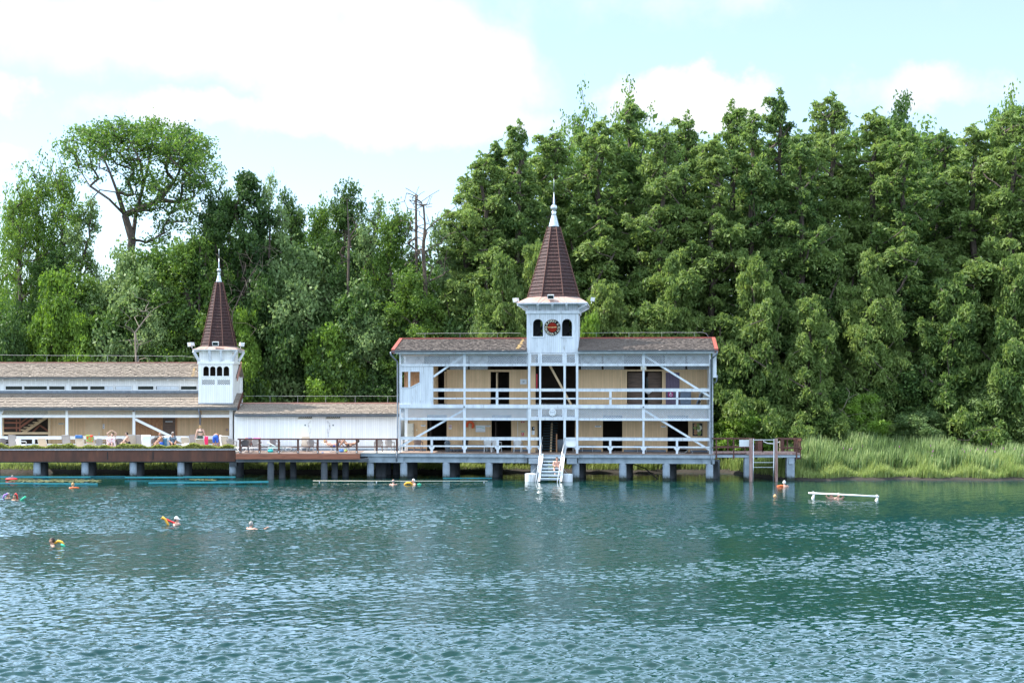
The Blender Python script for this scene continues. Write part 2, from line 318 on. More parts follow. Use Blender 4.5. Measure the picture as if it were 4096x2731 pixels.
# floor slab of the upper storey and rear envelope
m=MB(); m.box(u0,u1,.06,DEPTH,mz(1632)+.02,zf2); m.build('upper_floor','white_old',B)
m=MB(); m.box(u0,u1,.12,DEPTH-.1,z_eave-.16,z_eave-.1); m.build('ceiling','tan_plain',B)
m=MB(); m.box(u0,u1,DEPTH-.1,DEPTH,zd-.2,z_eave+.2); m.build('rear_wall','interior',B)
m=MB(); m.box(u0,u0+.08,BW,DEPTH-.1,zd,z_eave); m.build('side_wall','white_boards_old',B); m=MB(); m.box(u1-.08,u1,.15,DEPTH-.1,zd,z_eave); m.build('side_wall','white_boards_old',B)
gz0=z_eave; 
# back wall of verandas (openings in photo pixels)
def ops(lst, v, zlo): return [(mx(a,v), mx(b,v), zlo if d is None else mz(d,v), mz(c,v)) for a,b,c,d in lst]
zc1 = mz(1632)+.02; zc2 = z_eave-.16
up = ops([(1727,1786,1476,None),(1962,2037,1487,None),(2112,2308,1440,None),(2508,2648,1485,None)], BW, zf2)
lo = ops([(1708,1787,1660,None),(1966,2045,1660,None),(2150,2300,1660,None),(2411,2489,1660,None),(2670,2753,1660,None)], BW, zd)
m=MB(); m.walls(u0+.08,u1-.08,zf2+.002,mz(1478,BW),BW,BW+.1,up); m.build('upper_back_wall','tan',B)
for a,b in ((1610,1700),(1795,1955),(2320,2500),(2655,2835)):
    m=MB(); k=max(1,round((b-a)/82)); s=(b-a)/k
    for i in range(k): m.lattice(mx(a+i*s+4,BW), mx(a+(i+1)*s-4,BW), mz(1478,BW), zc2, BW+.03, .1, .036)
    m.build('vent_lattice','lattice',B)
m=MB(); m.walls(u0+.08,u1-.08,zd+.002,zc1-.004,BW,BW+.1,lo); m.build('lower_back_wall','tan',B)
m=MB(); m.box(u0,mx(1610),BW-.16,BW-.003,zd,zc1-.01); m.build('corner_boards','white',B)
for a,b in ((1613,1704),(1792,1960),(2050,2146),(2305,2405),(2495,2664),(2760,2836)):
    m=MB(); m.box(mx(a,BW),mx(b,BW),BW-.03,BW-.003,zd+.003,zd+.14); m.build('skirting_board','blue_grey',B)
# interior cross walls keep the openings dark
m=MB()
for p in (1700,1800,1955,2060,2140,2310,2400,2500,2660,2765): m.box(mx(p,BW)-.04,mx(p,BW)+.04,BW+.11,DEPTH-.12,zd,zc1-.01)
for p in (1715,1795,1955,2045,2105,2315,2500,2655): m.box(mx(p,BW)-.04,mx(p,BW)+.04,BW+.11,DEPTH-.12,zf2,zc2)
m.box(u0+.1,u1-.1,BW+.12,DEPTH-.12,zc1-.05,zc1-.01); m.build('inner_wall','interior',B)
# cream door leaves inside the openings
for a,b,c,z in ((1776,1784,1485,zf2),(1984,1989,1490,zf2),(1718,1722,1686,zd),(1980,1984,1686,zd)):
    m=MB(); m.box(mx(a,BW),mx(b,BW),BW+.12,BW+.9,z+.02,mz(c,BW)); m.build('open_door','tan_plain' if c<1500 else 'interior',B)
# brown doors of the right upper opening
m=MB(); m.box(mx(2512,BW),mx(2575,BW),BW+.6,BW+.65,zf2,mz(1490,BW)); m.box(mx(2592,BW),mx(2645,BW),BW+.6,BW+.65,zf2,mz(1490,BW)); m.build('inner_door','slat_brown',B)
m=MB(); m.box(mx(2586,BW),mx(2593,BW),BW+.3,BW+.36,mz(1550,BW),mz(1508,BW)); m.build('mirror','glass',B)
m=MB(); m.lathe([(.02,0),(.2,.12),(.24,.2),(.24,.23),(.2,.23)],(mx(2594,BW),BW+.35,mz(1577,BW)),14); m.build('wash_basin','white_plastic',B,True)
# front posts
def post(px0, px1, py0, py1, v=-.02, d=.14, name='post', matn='white_old'):
    m=MB(); m.box(mx(px0),mx(px1),v,v+d,mz(py1),mz(py0)); return m.build(name,matn,B)
for a,b in ((1597.5,1602),(1854,1862),(2570,2578),(2838,2844)): post(a,b,1411,1812)
post(2850.5,2853.5,1411,1812,.25,.1)
# beams
def beamh(a,b,py0,py1,v=-.05,d=.1,name='beam'):
    m=MB(); m.box(mx(a),mx(b),v,v+d,mz(py1),mz(py0)); return m.build(name,'white_old',B)
for a,b in ((1598,2111),(2312,2843)):
    beamh(a,b,1455,1464,-.06,.12); beamh(a,b,1618,1632,-.08,.14); beamh(a,b,1671,1681,-.06,.12); beamh(a,b,1411,1416,-.04,.1)
    beamh(a,b,1632.3,1634.5,-.04,.06)
# lattice bands
for i,(a,b) in enumerate(((1602,1854),(1862,2109),(2313,2570),(2578,2838))):
    for t,bm in ((1417,1454.5),(1635,1670.5)):
        m=MB(); m.lattice(mx(a),mx(b),mz(bm),mz(t),.0,.112,.028,.014)
        for q in (a,b): m.box(mx(q)-.025,mx(q)+.025,-.03,.03,mz(bm),mz(t))
        m.build('lattice_panel','lattice',B)
# pale board behind the upper lattice at the solid corner panel
# solid corner room with window
m=MB(); xa,xb=mx(1602),mx(1733); wa,wb,wt,wd=mx(1608),mx(1679),mz(1486),mz(1549)
m.walls(xa,xb,mz(1618),mz(1465),-.0,.06,[(wa,wb,wd,wt)])
m.prism([(mx(1641),wd),(wb,wd),(wb,mz(1528))],-.002,.055)
cp=m.build('corner_panel','white_boards_old',B)
m=MB(); xw=mx(1637)
for a,b,c,d in ((wa-.05,wb+.05,wt,wt+.06),(wa-.05,wa,wd-.05,wt),(wb,wb+.05,mz(1528),wt),(wa-.05,mx(1641),wd-.06,wd),(mx(1633),mx(1641),wd,wt)): m.box(a,b,-.04,.03,c,d)
m.beam((mx(1641),-.01,wd-.02),(wb+.03,-.01,mz(1528)-.02),.06,.07)
m.build('window_frame','white_old',cp)
m=MB(); m.box(wa,wb,.9,.95,wd,wt); m.build('inner_shutter','pine',cp)
m=MB(); m.box(mx(1733)-.03,mx(1733),.07,BW,zf2,mz(1464)); m.build('partition','tan',B)
# rails with mid posts
for a,b in ((1733,1854),(1862,2111),(2312,2570),(2578,2839)):
    m=MB(); m.box(mx(a),mx(b),-.03,.06,mz(1565.5),mz(1555)); m.box(mx(a),mx(b),-.05,.08,mz(1555)+.003,mz(1553.5)+.01); m.build('railing_cap','white_old',B)
    m=MB(); m.box(mx(a),mx(b),-.02,.05,mz(1596.5),mz(1590.5)); m.build('railing_bar','white_old',B)
for a,b in ((1602,1854),(1862,2111),(2312,2570),(2578,2839)):
    m=MB(); m.box(mx(a),mx(b),-.03,.06,mz(1760.5),mz(1750)); m.box(mx(a),mx(b),-.05,.08,mz(1750)+.003,mz(1748.5)+.01); m.build('railing_cap','white_old',B)
    m=MB(); m.box(mx(a),mx(b),-.02,.05,mz(1788.5),mz(1782.5)); m.build('railing_bar','white_old',B)
for a,b in ((1983.5,1993),(2437,2446.5),(2704,2713)): post(a,b,1565.6,1618,-.02,.07,'baluster')
def flare(px, w=9, half=0, top=1782, cut=1812):
    m=MB(); c=mx(px); h=(mx(px+w/2)-mx(px-w/2))/2; e=.1; z0,z1,z2,z3=mz(1812),mz(1800),mz(1793),mz(1788.5)
    L_=[(-h,z0),(-h,z1),(-h-e,z2),(-h-e,z3)] if half<=0 else [(-h,z0),(-h,z3)]
    R_=[(h+e,z3),(h+e,z2),(h,z1),(h,z0)] if half>=0 else [(h,z3),(h,z0)]
    m.prism([(c+a,z) for a,z in L_+R_],-.045,.075); return m
for p in (1727,1858,1991,2441,2574,2708):
    m=flare(p)
    if p not in (1858,2574): m.box(mx(p-4.5),mx(p+4.5),-.02,.05,mz(1788.5),mz(1760.5))
    m.build('baluster','white_old',B)
# diagonal braces
for p,q in (((1733,1506),(1854,1421)),((1600,1788),(1854,1640)),((2578,1423),(2840,1585)),((2578,1640),(2840,1797))):
    m=MB(); m.beam((mx(p[0]),.1,mz(p[1])),(mx(q[0]),.1,mz(q[1])),.13,.12); m.build('brace','white_old',B)
# roof
ridge_v = 2.7; z_r = mz(1355,ridge_v); z_e=mz(1401,-.55)
ul, ur = mx(1567,-.55), mx(2871,-.55)
ta, tb = mx(2108.5), mx(2312.5)          # tower sides
TD = 3.25                                 # tower depth
m=MB(); rr=random.Random(3)
for a,b in ((ul,ta-.003),(tb+.003,ur)):
    m.shingles(a,b,-.55,z_e,ridge_v,z_r,15,.15,.045,rn=rr,gaps=.02)
    m.prismx([(-.55,z_e-.06),(ridge_v,z_r-.06),(ridge_v,z_r-.005),(-.55,z_e-.005)],a,b)
m.prismx([(ridge_v+.001,z_r-.06),(DEPTH+.4,z_e-.06),(DEPTH+.4,z_e),(ridge_v+.001,z_r)],ul,ur)
roof=m.build('roof','shingle',B)
m=MB(); m.box(ul-.02,ta,ridge_v-.09,ridge_v+.09,z_r+.0,z_r+.1); m.box(tb,ur+.02,ridge_v-.09,ridge_v+.09,z_r,z_r+.1)
for x in (ul,ur):
    s=-1 if x==ul else 1
    m.prismx([(-.6,z_e-.16),(ridge_v,z_r-.12),(ridge_v,z_r+.1),(-.6,z_e+.09)],x-.2 if s>0 else x-.03,x+.03 if s>0 else x+.2)
m.build('ridge_trim','red_trim',roof)
m=MB(); rs=random.Random(5)
for k in range(9):
    t=.08+.095*k; v=-.55+(ridge_v+.55)*t; z=z_e+(z_r-z_e)*t
    xx=mx(2060+5*rs.random()+18*t); m.prismx([(v,z+.052),(v+.25,z+.052+.25*(z_r-z_e)/(ridge_v+.55)),(v+.25,z+.058+.25*(z_r-z_e)/(ridge_v+.55)),(v,z+.058)],xx,xx+.12+.15*rs.random())
m.build('lichen_streak','yellow_moss',roof)
# gutter + fascia
def gutter(parent, x0, x1, v, z, fb=.0):
    m=MB(); n=8
    prof=[(v-.07*math.cos(math.pi*k/n)*1.0, z-.08*math.sin(math.pi*k/n)) for k in range(n+1)]
    inner=[(v-.055*math.cos(math.pi*k/n), z-.065*math.sin(math.pi*k/n)) for k in range(n,-1,-1)]
    m.prismx(prof+inner,x0,x1); return m.build('gutter','gutter',parent)
gutter(B,ul,ta-.01,-.62,z_e-.02); gutter(B,tb+.01,ur,-.62,z_e-.02)
m=MB(); m.box(ul+.1,ta-.01,-.5,-.46,z_e-.2,z_e-.07); m.box(tb+.01,ur-.1,-.5,-.46,z_e-.2,z_e-.07)
m.box(ul+.1,ta-.01,-.455,.0,z_e-.16,z_e-.13); m.box(tb+.01,ur-.1,-.455,.0,z_e-.16,z_e-.13)
m.build('eave_board','white_old',B)
# gables
for x,s in ((u0,-1),(u1,1)):
    m=MB(); m.prismx([(.1,z_e-.3),(DEPTH,z_e-.3),(DEPTH,z_e-.07),(ridge_v,z_r-.08),(.1,z_e+.05)],x-.05,x+.02); m.build('gable','white_boards_old',B)
# right gable overhang drop
m=MB(); m.box(mx(2853),mx(2866),.0,.1,mz(1503),z_e-.2); m.box(mx(2852),mx(2867),-.05,.15,mz(1510),mz(1502)); m.build('gable_bracket','white_old',B)
# downpipes
m=MB(); m.tube([(mx(1569),-.62,z_e-.08),(mx(1570),-.62,mz(1418)),(mx(1580),-.4,mz(1432)),(mx(1590),-.14,mz(1444)),(mx(1592),-.14,mz(1460)),(mx(1592),-.14,mz(1800)),(mx(1591),-.3,mz(1812)),(mx(1591),-.42,mz(1822)),(mx(1591),-.42,mz(1848))],.055,10); m.build('downpipe','gutter',B,True)
m=MB(); m.tube([(mx(2866),-.62,z_e-.08),(mx(2864),-.6,mz(1420)),(mx(2850),-.3,mz(1432)),(mx(2843),-.14,mz(1440)),(mx(2843),-.14,mz(1800)),(mx(2844),-.35,mz(1822)),(mx(2845),-.42,mz(1852))],.055,10); m.build('downpipe','gutter',B,True)
m=MB(); m.tube([(mx(2858),.2,mz(1532)),(mx(2866),.15,mz(1526)),(mx(2869),.1,mz(1510)),(mx(2869),.1,mz(1500))],.045,8); m.build('downpipe','gutter',B,True)
# roof lightning wire
for px0,px1,st,bend in ((1665,2100,(1700,1840,1990),0),(2330,2832,(2385,2515,2647,2777),1)):
    m=MB(); z=mz(1332,ridge_v)
    pts=[(mx(px0,ridge_v),ridge_v,z)]+[(mx(p,ridge_v),ridge_v,z+.02*((i%2))) for i,p in enumerate(range(px0+60,px1-20,60))]+[(mx(px1-18,ridge_v),ridge_v,z)]
    if bend: pts+=[(mx(px1-6,ridge_v),ridge_v,z-.08),(mx(px1+2,ridge_v),ridge_v,z_r+.1)]
    m.tube(pts,.009,5)
    for p in st: m.tube([(mx(p,ridge_v),ridge_v,z_r+.08),(mx(p,ridge_v),ridge_v,z)],.007,5)
    m.build('lightning_wire','wire',B)
# ---------------------------------------------------------------- clock tower
vt=-.06
zt_body0=mz(1411,vt); zt_top=mz(1254,vt)
T=MB()
wx=lambda p: mx(p,vt)
def archwall(m, x0,x1,z0,z1,y0,y1, archs):   # archs: (xa,xb,zb,zt) round-headed openings; wall split in columns
    x=x0
    for a,b,c,d in sorted(archs):
        m.box(x,a,y0,y1,z0,z1); m.box(a,b,y0,y1,z0,c)
        r=(b-a)/2; zc=d-r; n=8
        top=[(a+r-r*math.cos(math.pi*k/n), zc+r*math.sin(math.pi*k/n)) for k in range(n+1)]
        for k in range(n): m.prism([top[k],top[k+1],(top[k+1][0],z1),(top[k][0],z1)],y0,y1)
        x=b
    m.box(x,x1,y0,y1,z0,z1)
AR=[(wx(2132),wx(2172),mz(1345,vt),mz(1275.5,vt)),(wx(2248),wx(2288),mz(1345,vt),mz(1275.5,vt))]
archwall(T,ta,tb,zt_body0,zt_top,vt,vt+.08,AR)
T.box(ta,ta+.08,vt+.08,TD-.06,zt_body0-.0,zt_top); T.box(tb-.08,tb,vt+.08,TD-.06,zt_body0-.0,zt_top)
archwall(T,ta,tb,zt_body0,zt_top,TD-.06,TD+.02,AR)
T.box(ta+.05,tb-.05,vt+.03,TD-.03,mz(1350,vt)-.3,mz(1350,vt)-.25)
zb_top=mz(1213,vt)
T.box(ta+.04,tb-.04,vt+.04,TD-.04,zt_top,zb_top-.02)
tower=T.build('clock_tower','white_boards_old',B)
# corner boards + moulding
m=MB()
for x in (ta-.02,tb-.1): m.box(x,x+.12,vt-.025,vt-.002,zt_body0-.02,zt_top)
for a,b in ((wx(2128),wx(2132)),(wx(2172),wx(2176)),(wx(2244),wx(2248)),(wx(2288),wx(2292))): m.box(a,b,vt-.018,vt-.001,mz(1347,vt),mz(1290,vt))
for a,b in ((wx(2128),wx(2176)),(wx(2244),wx(2292))): m.box(a,b,vt-.05,vt-.001,mz(1350,vt),mz(1346,vt))
m.box(ta-.09,tb+.09,vt-.1,TD+.08,zt_top,zt_top+.19); m.build('cornice_moulding','white_old',tower)
ov=.62
m=MB(); m.box(ta-ov,tb+ov,vt-ov,TD+ov,zb_top-.03,zb_top+.0)
m.box(ta-ov-.03,tb+ov+.03,vt-ov-.03,vt-ov,zb_top-.07,zb_top+.02); m.box(ta-ov-.03,tb+ov+.03,TD+ov,TD+ov+.03,zb_top-.07,zb_top+.02)
m.box(ta-ov-.03,ta-ov,vt-ov,TD+ov,zb_top-.07,zb_top+.02); m.box(tb+ov,tb+ov+.03,vt-ov,TD+ov,zb_top-.07,zb_top+.02)
m.build('eave_soffit','white_old',tower)
zbb=zt_top+.19
def bracket(x,y,dx,dy):
    m=MB(); w=.16; d=ov-.06
    if dx==0:
        m.box(x-w/2,x+w/2,y,y+dy*d,zb_top-.16,zb_top-.031); m.prismx([(y,zbb),(y+dy*.1,zbb),(y+dy*d,zb_top-.17),(y+dy*(d-.14),zb_top-.17),(y,zbb+.16)],x-w/2+.01,x+w/2-.01)
    elif dy==0:
        m.box(x,x+dx*d,y-w/2,y+w/2,zb_top-.16,zb_top-.031); m.prism([(x,zbb),(x+dx*.1,zbb),(x+dx*d,zb_top-.17),(x+dx*(d-.14),zb_top-.17),(x,zbb+.16)],y-w/2+.01,y+w/2-.01)
    else:
        m.beam((x,y,zbb+.05),(x+dx*d,y+dy*d,zb_top-.1),.15,.15,(0,0,1)); m.beam((x,y,zb_top-.1),(x+dx*d,y+dy*d,zb_top-.1),.15,.12,(0,0,1))
    m.build('bracket','white_old',tower)
tc=(ta+tb)/2; tw=(tb-ta)/2
for f in (-.5,0,.5): bracket(tc+f*tw*1.12,vt,0,-1); bracket(tb,(vt+TD)/2+f*tw,1,0); bracket(ta,(vt+TD)/2+f*tw,-1,0)
for sx in (-1,1):
    for sy in (-1,1): bracket(tc+sx*tw,(vt if sy<0 else TD),sx,sy)
# copper skirt from square eave to octagon, spire and finial
tv=(vt+TD)/2; hs=tw+ov+.04; hv=(TD-vt)/2+ov+.04
def octa(r,z,ph=math.pi/8): return [(tc+r*math.cos(2*math.pi*k/8+ph), tv+r*math.sin(2*math.pi*k/8+ph), z) for k in range(8)]
zs0=zb_top+.01; zs1=mz(1191,tv); rO=(F.x(2317,tv)-F.x(2118,tv))/2/math.cos(math.pi/8)
sq=[(tc+hs,tv+hv*.41),(tc+hs*.41,tv+hv),(tc-hs*.41,tv+hv),(tc-hs,tv+hv*.41),(tc-hs,tv-hv*.41),(tc-hs*.41,tv-hv),(tc+hs*.41,tv-hv),(tc+hs,tv-hv*.41)]
cor=[(tc+hs,tv+hv),(tc-hs,tv+hv),(tc-hs,tv-hv),(tc+hs,tv-hv)]
top=octa(rO,zs1); vs=[(x,y,zs0) for x,y in sq]+top+[(x,y,zs0) for x,y in cor]
fs=[(k,(k+1)%8,8+(k+1)%8,8+k) for k in range(8)]
# order octa: k=0 angle 22.5 matches sq[0]
fs=[(k,(k+1)%8,8+(k+1)%8,8+k) for k in (1,3,5,7)]+[(0,16,1,9,8),(2,17,3,11,10),(4,18,5,13,12),(6,19,7,15,14)]+[tuple(range(15,7,-1))]
m=MB(); m.add(vs,[f if i<4 or i==8 else f for i,f in enumerate(fs)])
def octi(r,z):return octa(r,z)
for (a,b) in zip(sq+[],top):
    m.tube([(a[0],a[1],zs0+.01),(b[0],b[1],b[2]+.01)],.012,4)
for f in (-.15,.15,): m.tube([(tc+hs*f*2.2,tv-hv,zs0+.01),(tc+rO*f,tv-rO*.92,zs1+.01)],.012,4)
m.build('copper_skirt_roof','copper',tower)
zsp=mz(908,tv); rT=(F.x(2240,tv)-F.x(2198,tv))/2/math.cos(math.pi/8)
def spire(tc,tv,z0,z1,r0,r1,n,rot,name,parent,colmat='shingle_red'):
    m=MB()
    for i in range(n):
        t0=i/n; t1=(i+1)/n; ra=r0+(r1-r0)*t0; rb=r0+(r1-r0)*t1; za=z0+(z1-z0)*t0; zb=z0+(z1-z0)*t1
        for k in range(8):
            a0=2*math.pi*k/8+rot; a1=a0+math.pi/4; mm=max(2,int(2*ra*math.sin(math.pi/8)/.17))
            for j in range(mm):
                f0,f1=j/mm,(j+1)/mm; jt=.015*rr.random(); dz=-.012*rr.random()
                P=lambda r,f,z:(tc+r*((1-f)*math.cos(a0)+f*math.cos(a1)), tv+r*((1-f)*math.sin(a0)+f*math.sin(a1)), z)
                g=.004/ max(ra,.1)
                m.add([P(ra+.065+jt,f0+g,za+dz),P(ra+.065+jt,f1-g,za+dz),P(rb+.004,f1-g,zb+.02),P(rb+.004,f0+g,zb+.02),P(ra-.02,f0+g,za+dz),P(ra-.02,f1-g,za+dz)],[(0,1,2,3),(4,5,1,0)])
    m.lathe([(r0-.03,z0),(r1-.03,z1)],(tc,tv,0),8,rot)
    sp=m.build(name,colmat,parent)
    m=MB()
    for k in range(8):
        a=2*math.pi*k/8+rot; m.tube([(tc+(r0+.06)*math.cos(a),tv+(r0+.06)*math.sin(a),z0),(tc+(r1+.06)*math.cos(a),tv+(r1+.06)*math.sin(a),z1)],.035,6)
    m.build('hip_strip','brown_wood',parent if parent.parent is None else tower)
    return sp
spire(tc,tv,zs1,zsp,rO,rT,20,math.pi/8,'spire',tower)
def finial(tc,tv,z0,scale,parent,rb,ztip,zrod):
    m=MB(); s=scale
    m.lathe([(rb,0),(rb*.8,.12*s),(rb*.42,.75*s),(rb*.34,.83*s),(rb*.4,.85*s),(rb*.34,.9*s),(rb*.4,1.05*s),(rb*.3,1.08*s)],(tc,tv,z0),16)
    zb=z0+1.3*s; n=12; m.lathe([(.23*s*math.sin(math.pi*(k+.4)/(n+.8)),-.21*s*math.cos(math.pi*(k+.4)/(n+.8))) for k in range(n+1)],(tc,tv,zb),16)
    m.lathe([(.1*s,0),(.07*s,.1),(.012,ztip-zb-.22*s)],(tc,tv,zb+.18*s),10)
    m.tube([(tc,tv,ztip-.1),(tc,tv,zrod)],.012,5)
    return m.build('finial','zinc',parent,True)
finial(tc,tv,zsp-.03,1.02,tower,rT+.04,mz(766,tv),mz(715,tv))
# floodlights
def floodlight(parent,x,y,z,rz,tilt=0):
    m=MB(); m.tube([(0,0,-.16),(0,0,0)],.025,6); m.box(-.2,.2,-.14,.1,0,.24); m.box(-.22,.22,-.17,-.14,-.02,.27)
    m.mi=1; m.box(-.18,.18,-.176,-.171,.02,.22); o=m.build('floodlight',['white_plastic','glass'],parent); o.location=(x,y,z); o.rotation_euler=(tilt,0,rz); return o
floodlight(tower,wx(2205),vt-ov+.15,zb_top+.3,0,.25); floodlight(tower,ta-ov-.05,vt-ov+.4,zb_top+.1,-1.9,.2); floodlight(tower,tb+ov+.3,vt-ov+.4,zb_top+.12,1.6,.2)
# dark timber crosses behind the arched openings
for a,b in ((2132,2172),(2248,2288)):
    m=MB(); xa,xb=wx(a),wx(b); m.beam((xa-.1,1.2,mz(1350)),(xb+.1,1.2,mz(1290)),.14,.2); m.beam((xb+.1,1.25,mz(1350)),(xa-.1,1.25,mz(1290)),.14,.2); m.box(xa-.1,xb-.25,1.3,1.34,mz(1352),mz(1276))
    m.build('inner_bracing','black',tower)
# clock
ck=(wx(2209.5),vt-.03,mz(1309.5,vt)); cr_=.545
m=MB()
def disc(m,c,r,y0,y1,n=40,r2=0):
    if r2==0: m.prism([(c[0]+r*math.cos(2*math.pi*k/n),c[2]+r*math.sin(2*math.pi*k/n)) for k in range(n)],c[1]+y0,c[1]+y1)
    else:
        for k in range(n):
            a,b=2*math.pi*k/n,2*math.pi*(k+1)/n
            m.prism([(c[0]+r2*math.cos(a),c[2]+r2*math.sin(a)),(c[0]+r*math.cos(a),c[2]+r*math.sin(a)),(c[0]+r*math.cos(b),c[2]+r*math.sin(b)),(c[0]+r2*math.cos(b),c[2]+r2*math.sin(b))],c[1]+y0,c[1]+y1)
disc(m,ck,cr_,-.03,.025); m.mi=1; disc(m,ck,.31,-.045,-.03); m.mi=2
for h,t in enumerate(['XII','I','II','III','IV','V','VI','VII','VIII','IX','X','XI']):
    a=math.pi/2-2*math.pi*h/12; rm=.425; rot=a-math.pi/2
    def fn(co,a=a,rot=rot):
        x,y=co.x*.95,co.y; return (ck[0]+rm*math.cos(a)+x*math.cos(rot)-y*math.sin(rot), ck[1]-.034-co.z, ck[2]+rm*math.sin(a)+x*math.sin(rot)+y*math.cos(rot))
    textmesh(m,t,.25 if len(t)<4 else .22,fn,.001)
for a,l,w in ((math.radians(178),.42,.035),(math.radians(4),.28,.045)):
    m.mi=3; d=Vector((math.cos(a),0,math.sin(a))); p=Vector(ck)+Vector((0,-.055,0))
    m.beam(p-d*.06,p+d*l,w,.014)
m.prism([(ck[0]+.04*math.cos(k),ck[2]+.04*math.sin(k)) for k in range(6)],ck[1]-.07,ck[1]-.045)
m.build('clock',['dial','dial_red','cream_paint','gold'],tower)
# ---- tower storeys: posts, beams, lattices
for a,b in ((2112,2121),(2304,2313)): 
    m=MB(); m.box(mx(a,-.1),mx(b,-.1),-.12,.06,mz(1812),mz(1411)); m.build('post','white_old',B)
for a,b in ((2157,2164),(2254,2263)): 
    m=MB(); m.box(mx(a,-.1),mx(b,-.1),-.1,.04,mz(1812),mz(1411)); m.build('post','white_old',B)
for py0,py1 in ((1455,1463),(1618,1630),(1671,1680)): beamh(2122,2303.5,py0,py1,-.13 if py0==1618 else -.11,.12)
beamh(2109,2316,1618,1632,-.16,.03,'beam')
for a,b in ((2122,2156),(2165,2253),(2264,2303)):
    for t,bm in ((1413,1454.5),(1632.5,1670.5)):
        m=MB(); v=-.1; m.lattice(mx(a),mx(b),mz(bm),mz(t),v,.108,.028,.014)
        for q in (a+1,b-1): m.box(mx(q)-.035,mx(q)+.035,v-.03,v+.02,mz(bm),mz(t))
        for q in (t+1.5,bm-1.5): m.box(mx(a+3),mx(b-3),v-.028,v+.018,mz(q)-.03,mz(q)+.03)
        m.build('lattice_panel','lattice',B)
for a,b in ((2122,2156),(2164.5,2253.5),(2264,2303)):
    beamh(a,b,1553.5,1565,-.09,.1,'railing_cap'); beamh(a,b,1590.5,1596.5,-.08,.07,'railing_bar')
for a,b in ((2122,2156),(2264,2303)):
    beamh(a,b,1748.5,1760,-.09,.1,'railing_cap'); beamh(a,b,1782.5,1788,-.08,.07,'railing_bar')
m=MB(); m.box(mx(2264),mx(2303.5),-.05,-.02,mz(1783),mz(1760)); m.build('railing_panel','white',B)
for p,h in ((2116.5,0),(2160.5,-1),(2258,1),(2308.5,0)): flare(p,8,h).build('baluster','white_old',B)
# cream diagonal inside tower, dark interior hall
m=MB(); m.beam((mx(2196,1.2),1.2,mz(1455,1.2)),(mx(2287,1.2),1.2,mz(1622,1.2)),.14,.14); m.build('stair_brace','tan_plain',B)
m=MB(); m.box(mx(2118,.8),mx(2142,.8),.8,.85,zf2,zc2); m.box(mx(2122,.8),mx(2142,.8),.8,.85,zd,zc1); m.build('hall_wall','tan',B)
m=MB(); m.box(mx(2142),mx(2146),.78,.84,mz(1560),mz(1495)); m.build('fire_hose_box','red_sign',B)
# indoor stairs
m=MB()
for k in range(11): m.box(mx(2168,1.6),mx(2224,1.6),1.4+.24*k,1.66+.24*k,zd+.17*(k+1),zd+.17*(k+1)+.04)
m.build('indoor_stair','dark_teal',B)
m=MB(); m.beam((mx(2203,1.3),1.3,zd),(mx(2206,3.4),3.9,zd+1.9),.12,.08); m.build('stair_stringer','tan_plain',B)
m=MB(); m.box(mx(2223.5,1.2),mx(2229,1.2),1.2,1.3,zd,mz(1735,1.2)); m.build('newel_post','pine',B)
# attached fittings -> parts of the building
def plate(px0,px1,py0,py1,matn,name,v=BW,t=.03):
    m=MB(); m.box(mx(px0,v),mx(px1,v),v-t,v-.002,mz(py1,v),mz(py0,v)); return m.build(name,matn,B)
pa=plate(2071,2109,1684,1745,'tan_plain','panel_door',BW,.02)
for a,b in ((2070,2071.2),): plate(a,b,1684,1745,'white_old','door_edge',BW,.04)
plate(2663,2718,1490,1618,'purple_door','purple_curtain',BW,.06)
plate(2571,2573,1470,1480,'cabinet','wall_lamp',.0,.1)
for a in (2563,2578):
    m=MB(); m.box(mx(a),mx(a+7),-.1,.05,mz(1480),mz(1466)); m.build('wall_lamp','cabinet',B)
for p in (1857.5,2573.5):
    m=MB(); m.tube([(mx(p),-.02,mz(1627)),(mx(p),-.12,mz(1627))],.05,12); m.mi=1; m.tube([(mx(p),-.121,mz(1627)),(mx(p),-.135,mz(1627))],.03,10); m.build('round_loudspeaker',['gutter','black'],B)
# ================================================================ things on the walls (top-level)
def sign(name,px0,px1,py0,py1,mats,label,cat='sign',v=BW,Fm=MAIN,t=.025,deco=None,group=None):
    x0,x1,z0,z1=Fm.x(px0,v),Fm.x(px1,v),Fm.z(py1,v),Fm.z(py0,v); cx=(x0+x1)/2
    m=MB(); m.box(x0-cx,x1-cx,-t,-.002,0,z1-z0)
    if deco: deco(m,x0-cx,x1-cx,z1-z0,-t)
    o=m.build(name,mats); o.location=Fm.w(cx,v,z0); o.rotation_euler=(0,0,-Fm.a); return tag(o,label,cat,group)
def lines(n,mi=1,pad=.12):
    def f(m,a,b,h,y):
        m.mi=mi; w=b-a; r2=random.Random(n)
        for i in range(n):
            z=h*(1-(i+.8)/(n+.6)); m.box(a+w*pad,b-w*pad*(1+3*r2.random()),y-.003,y-.0005,z,z+h*.35/n)
    return f
def dots(n,mi=1):
    def f(m,a,b,h,y):
        m.mi=mi; w=(b-a)*.86/n
        for i in range(n): m.box(a+(b-a)*.07+i*w,a+(b-a)*.07+i*w+w*.6,y-.003,y-.0005,h*.28,h*.72)
    return f
def word(txt,mi=1,sc=.55):
    def f(m,a,b,h,y):
        m.mi=mi; textmesh(m,txt,h*sc*1.3,lambda co:(co.x+(a+b)/2,y-.0005-co.z,co.y+h/2),.004)
    return f
sign('cabin_number_sign',1684,1702,1700,1706,['paper','ink'],'narrow white cabin-number sign above the brown armchair, nearest the meter cabinet',deco=lines(1),group='cabin number signs')
sign('cabin_number_sign',1943,1962,1701,1707,['paper','ink'],'narrow white cabin-number sign beside the white map board',deco=lines(1),group='cabin number signs')
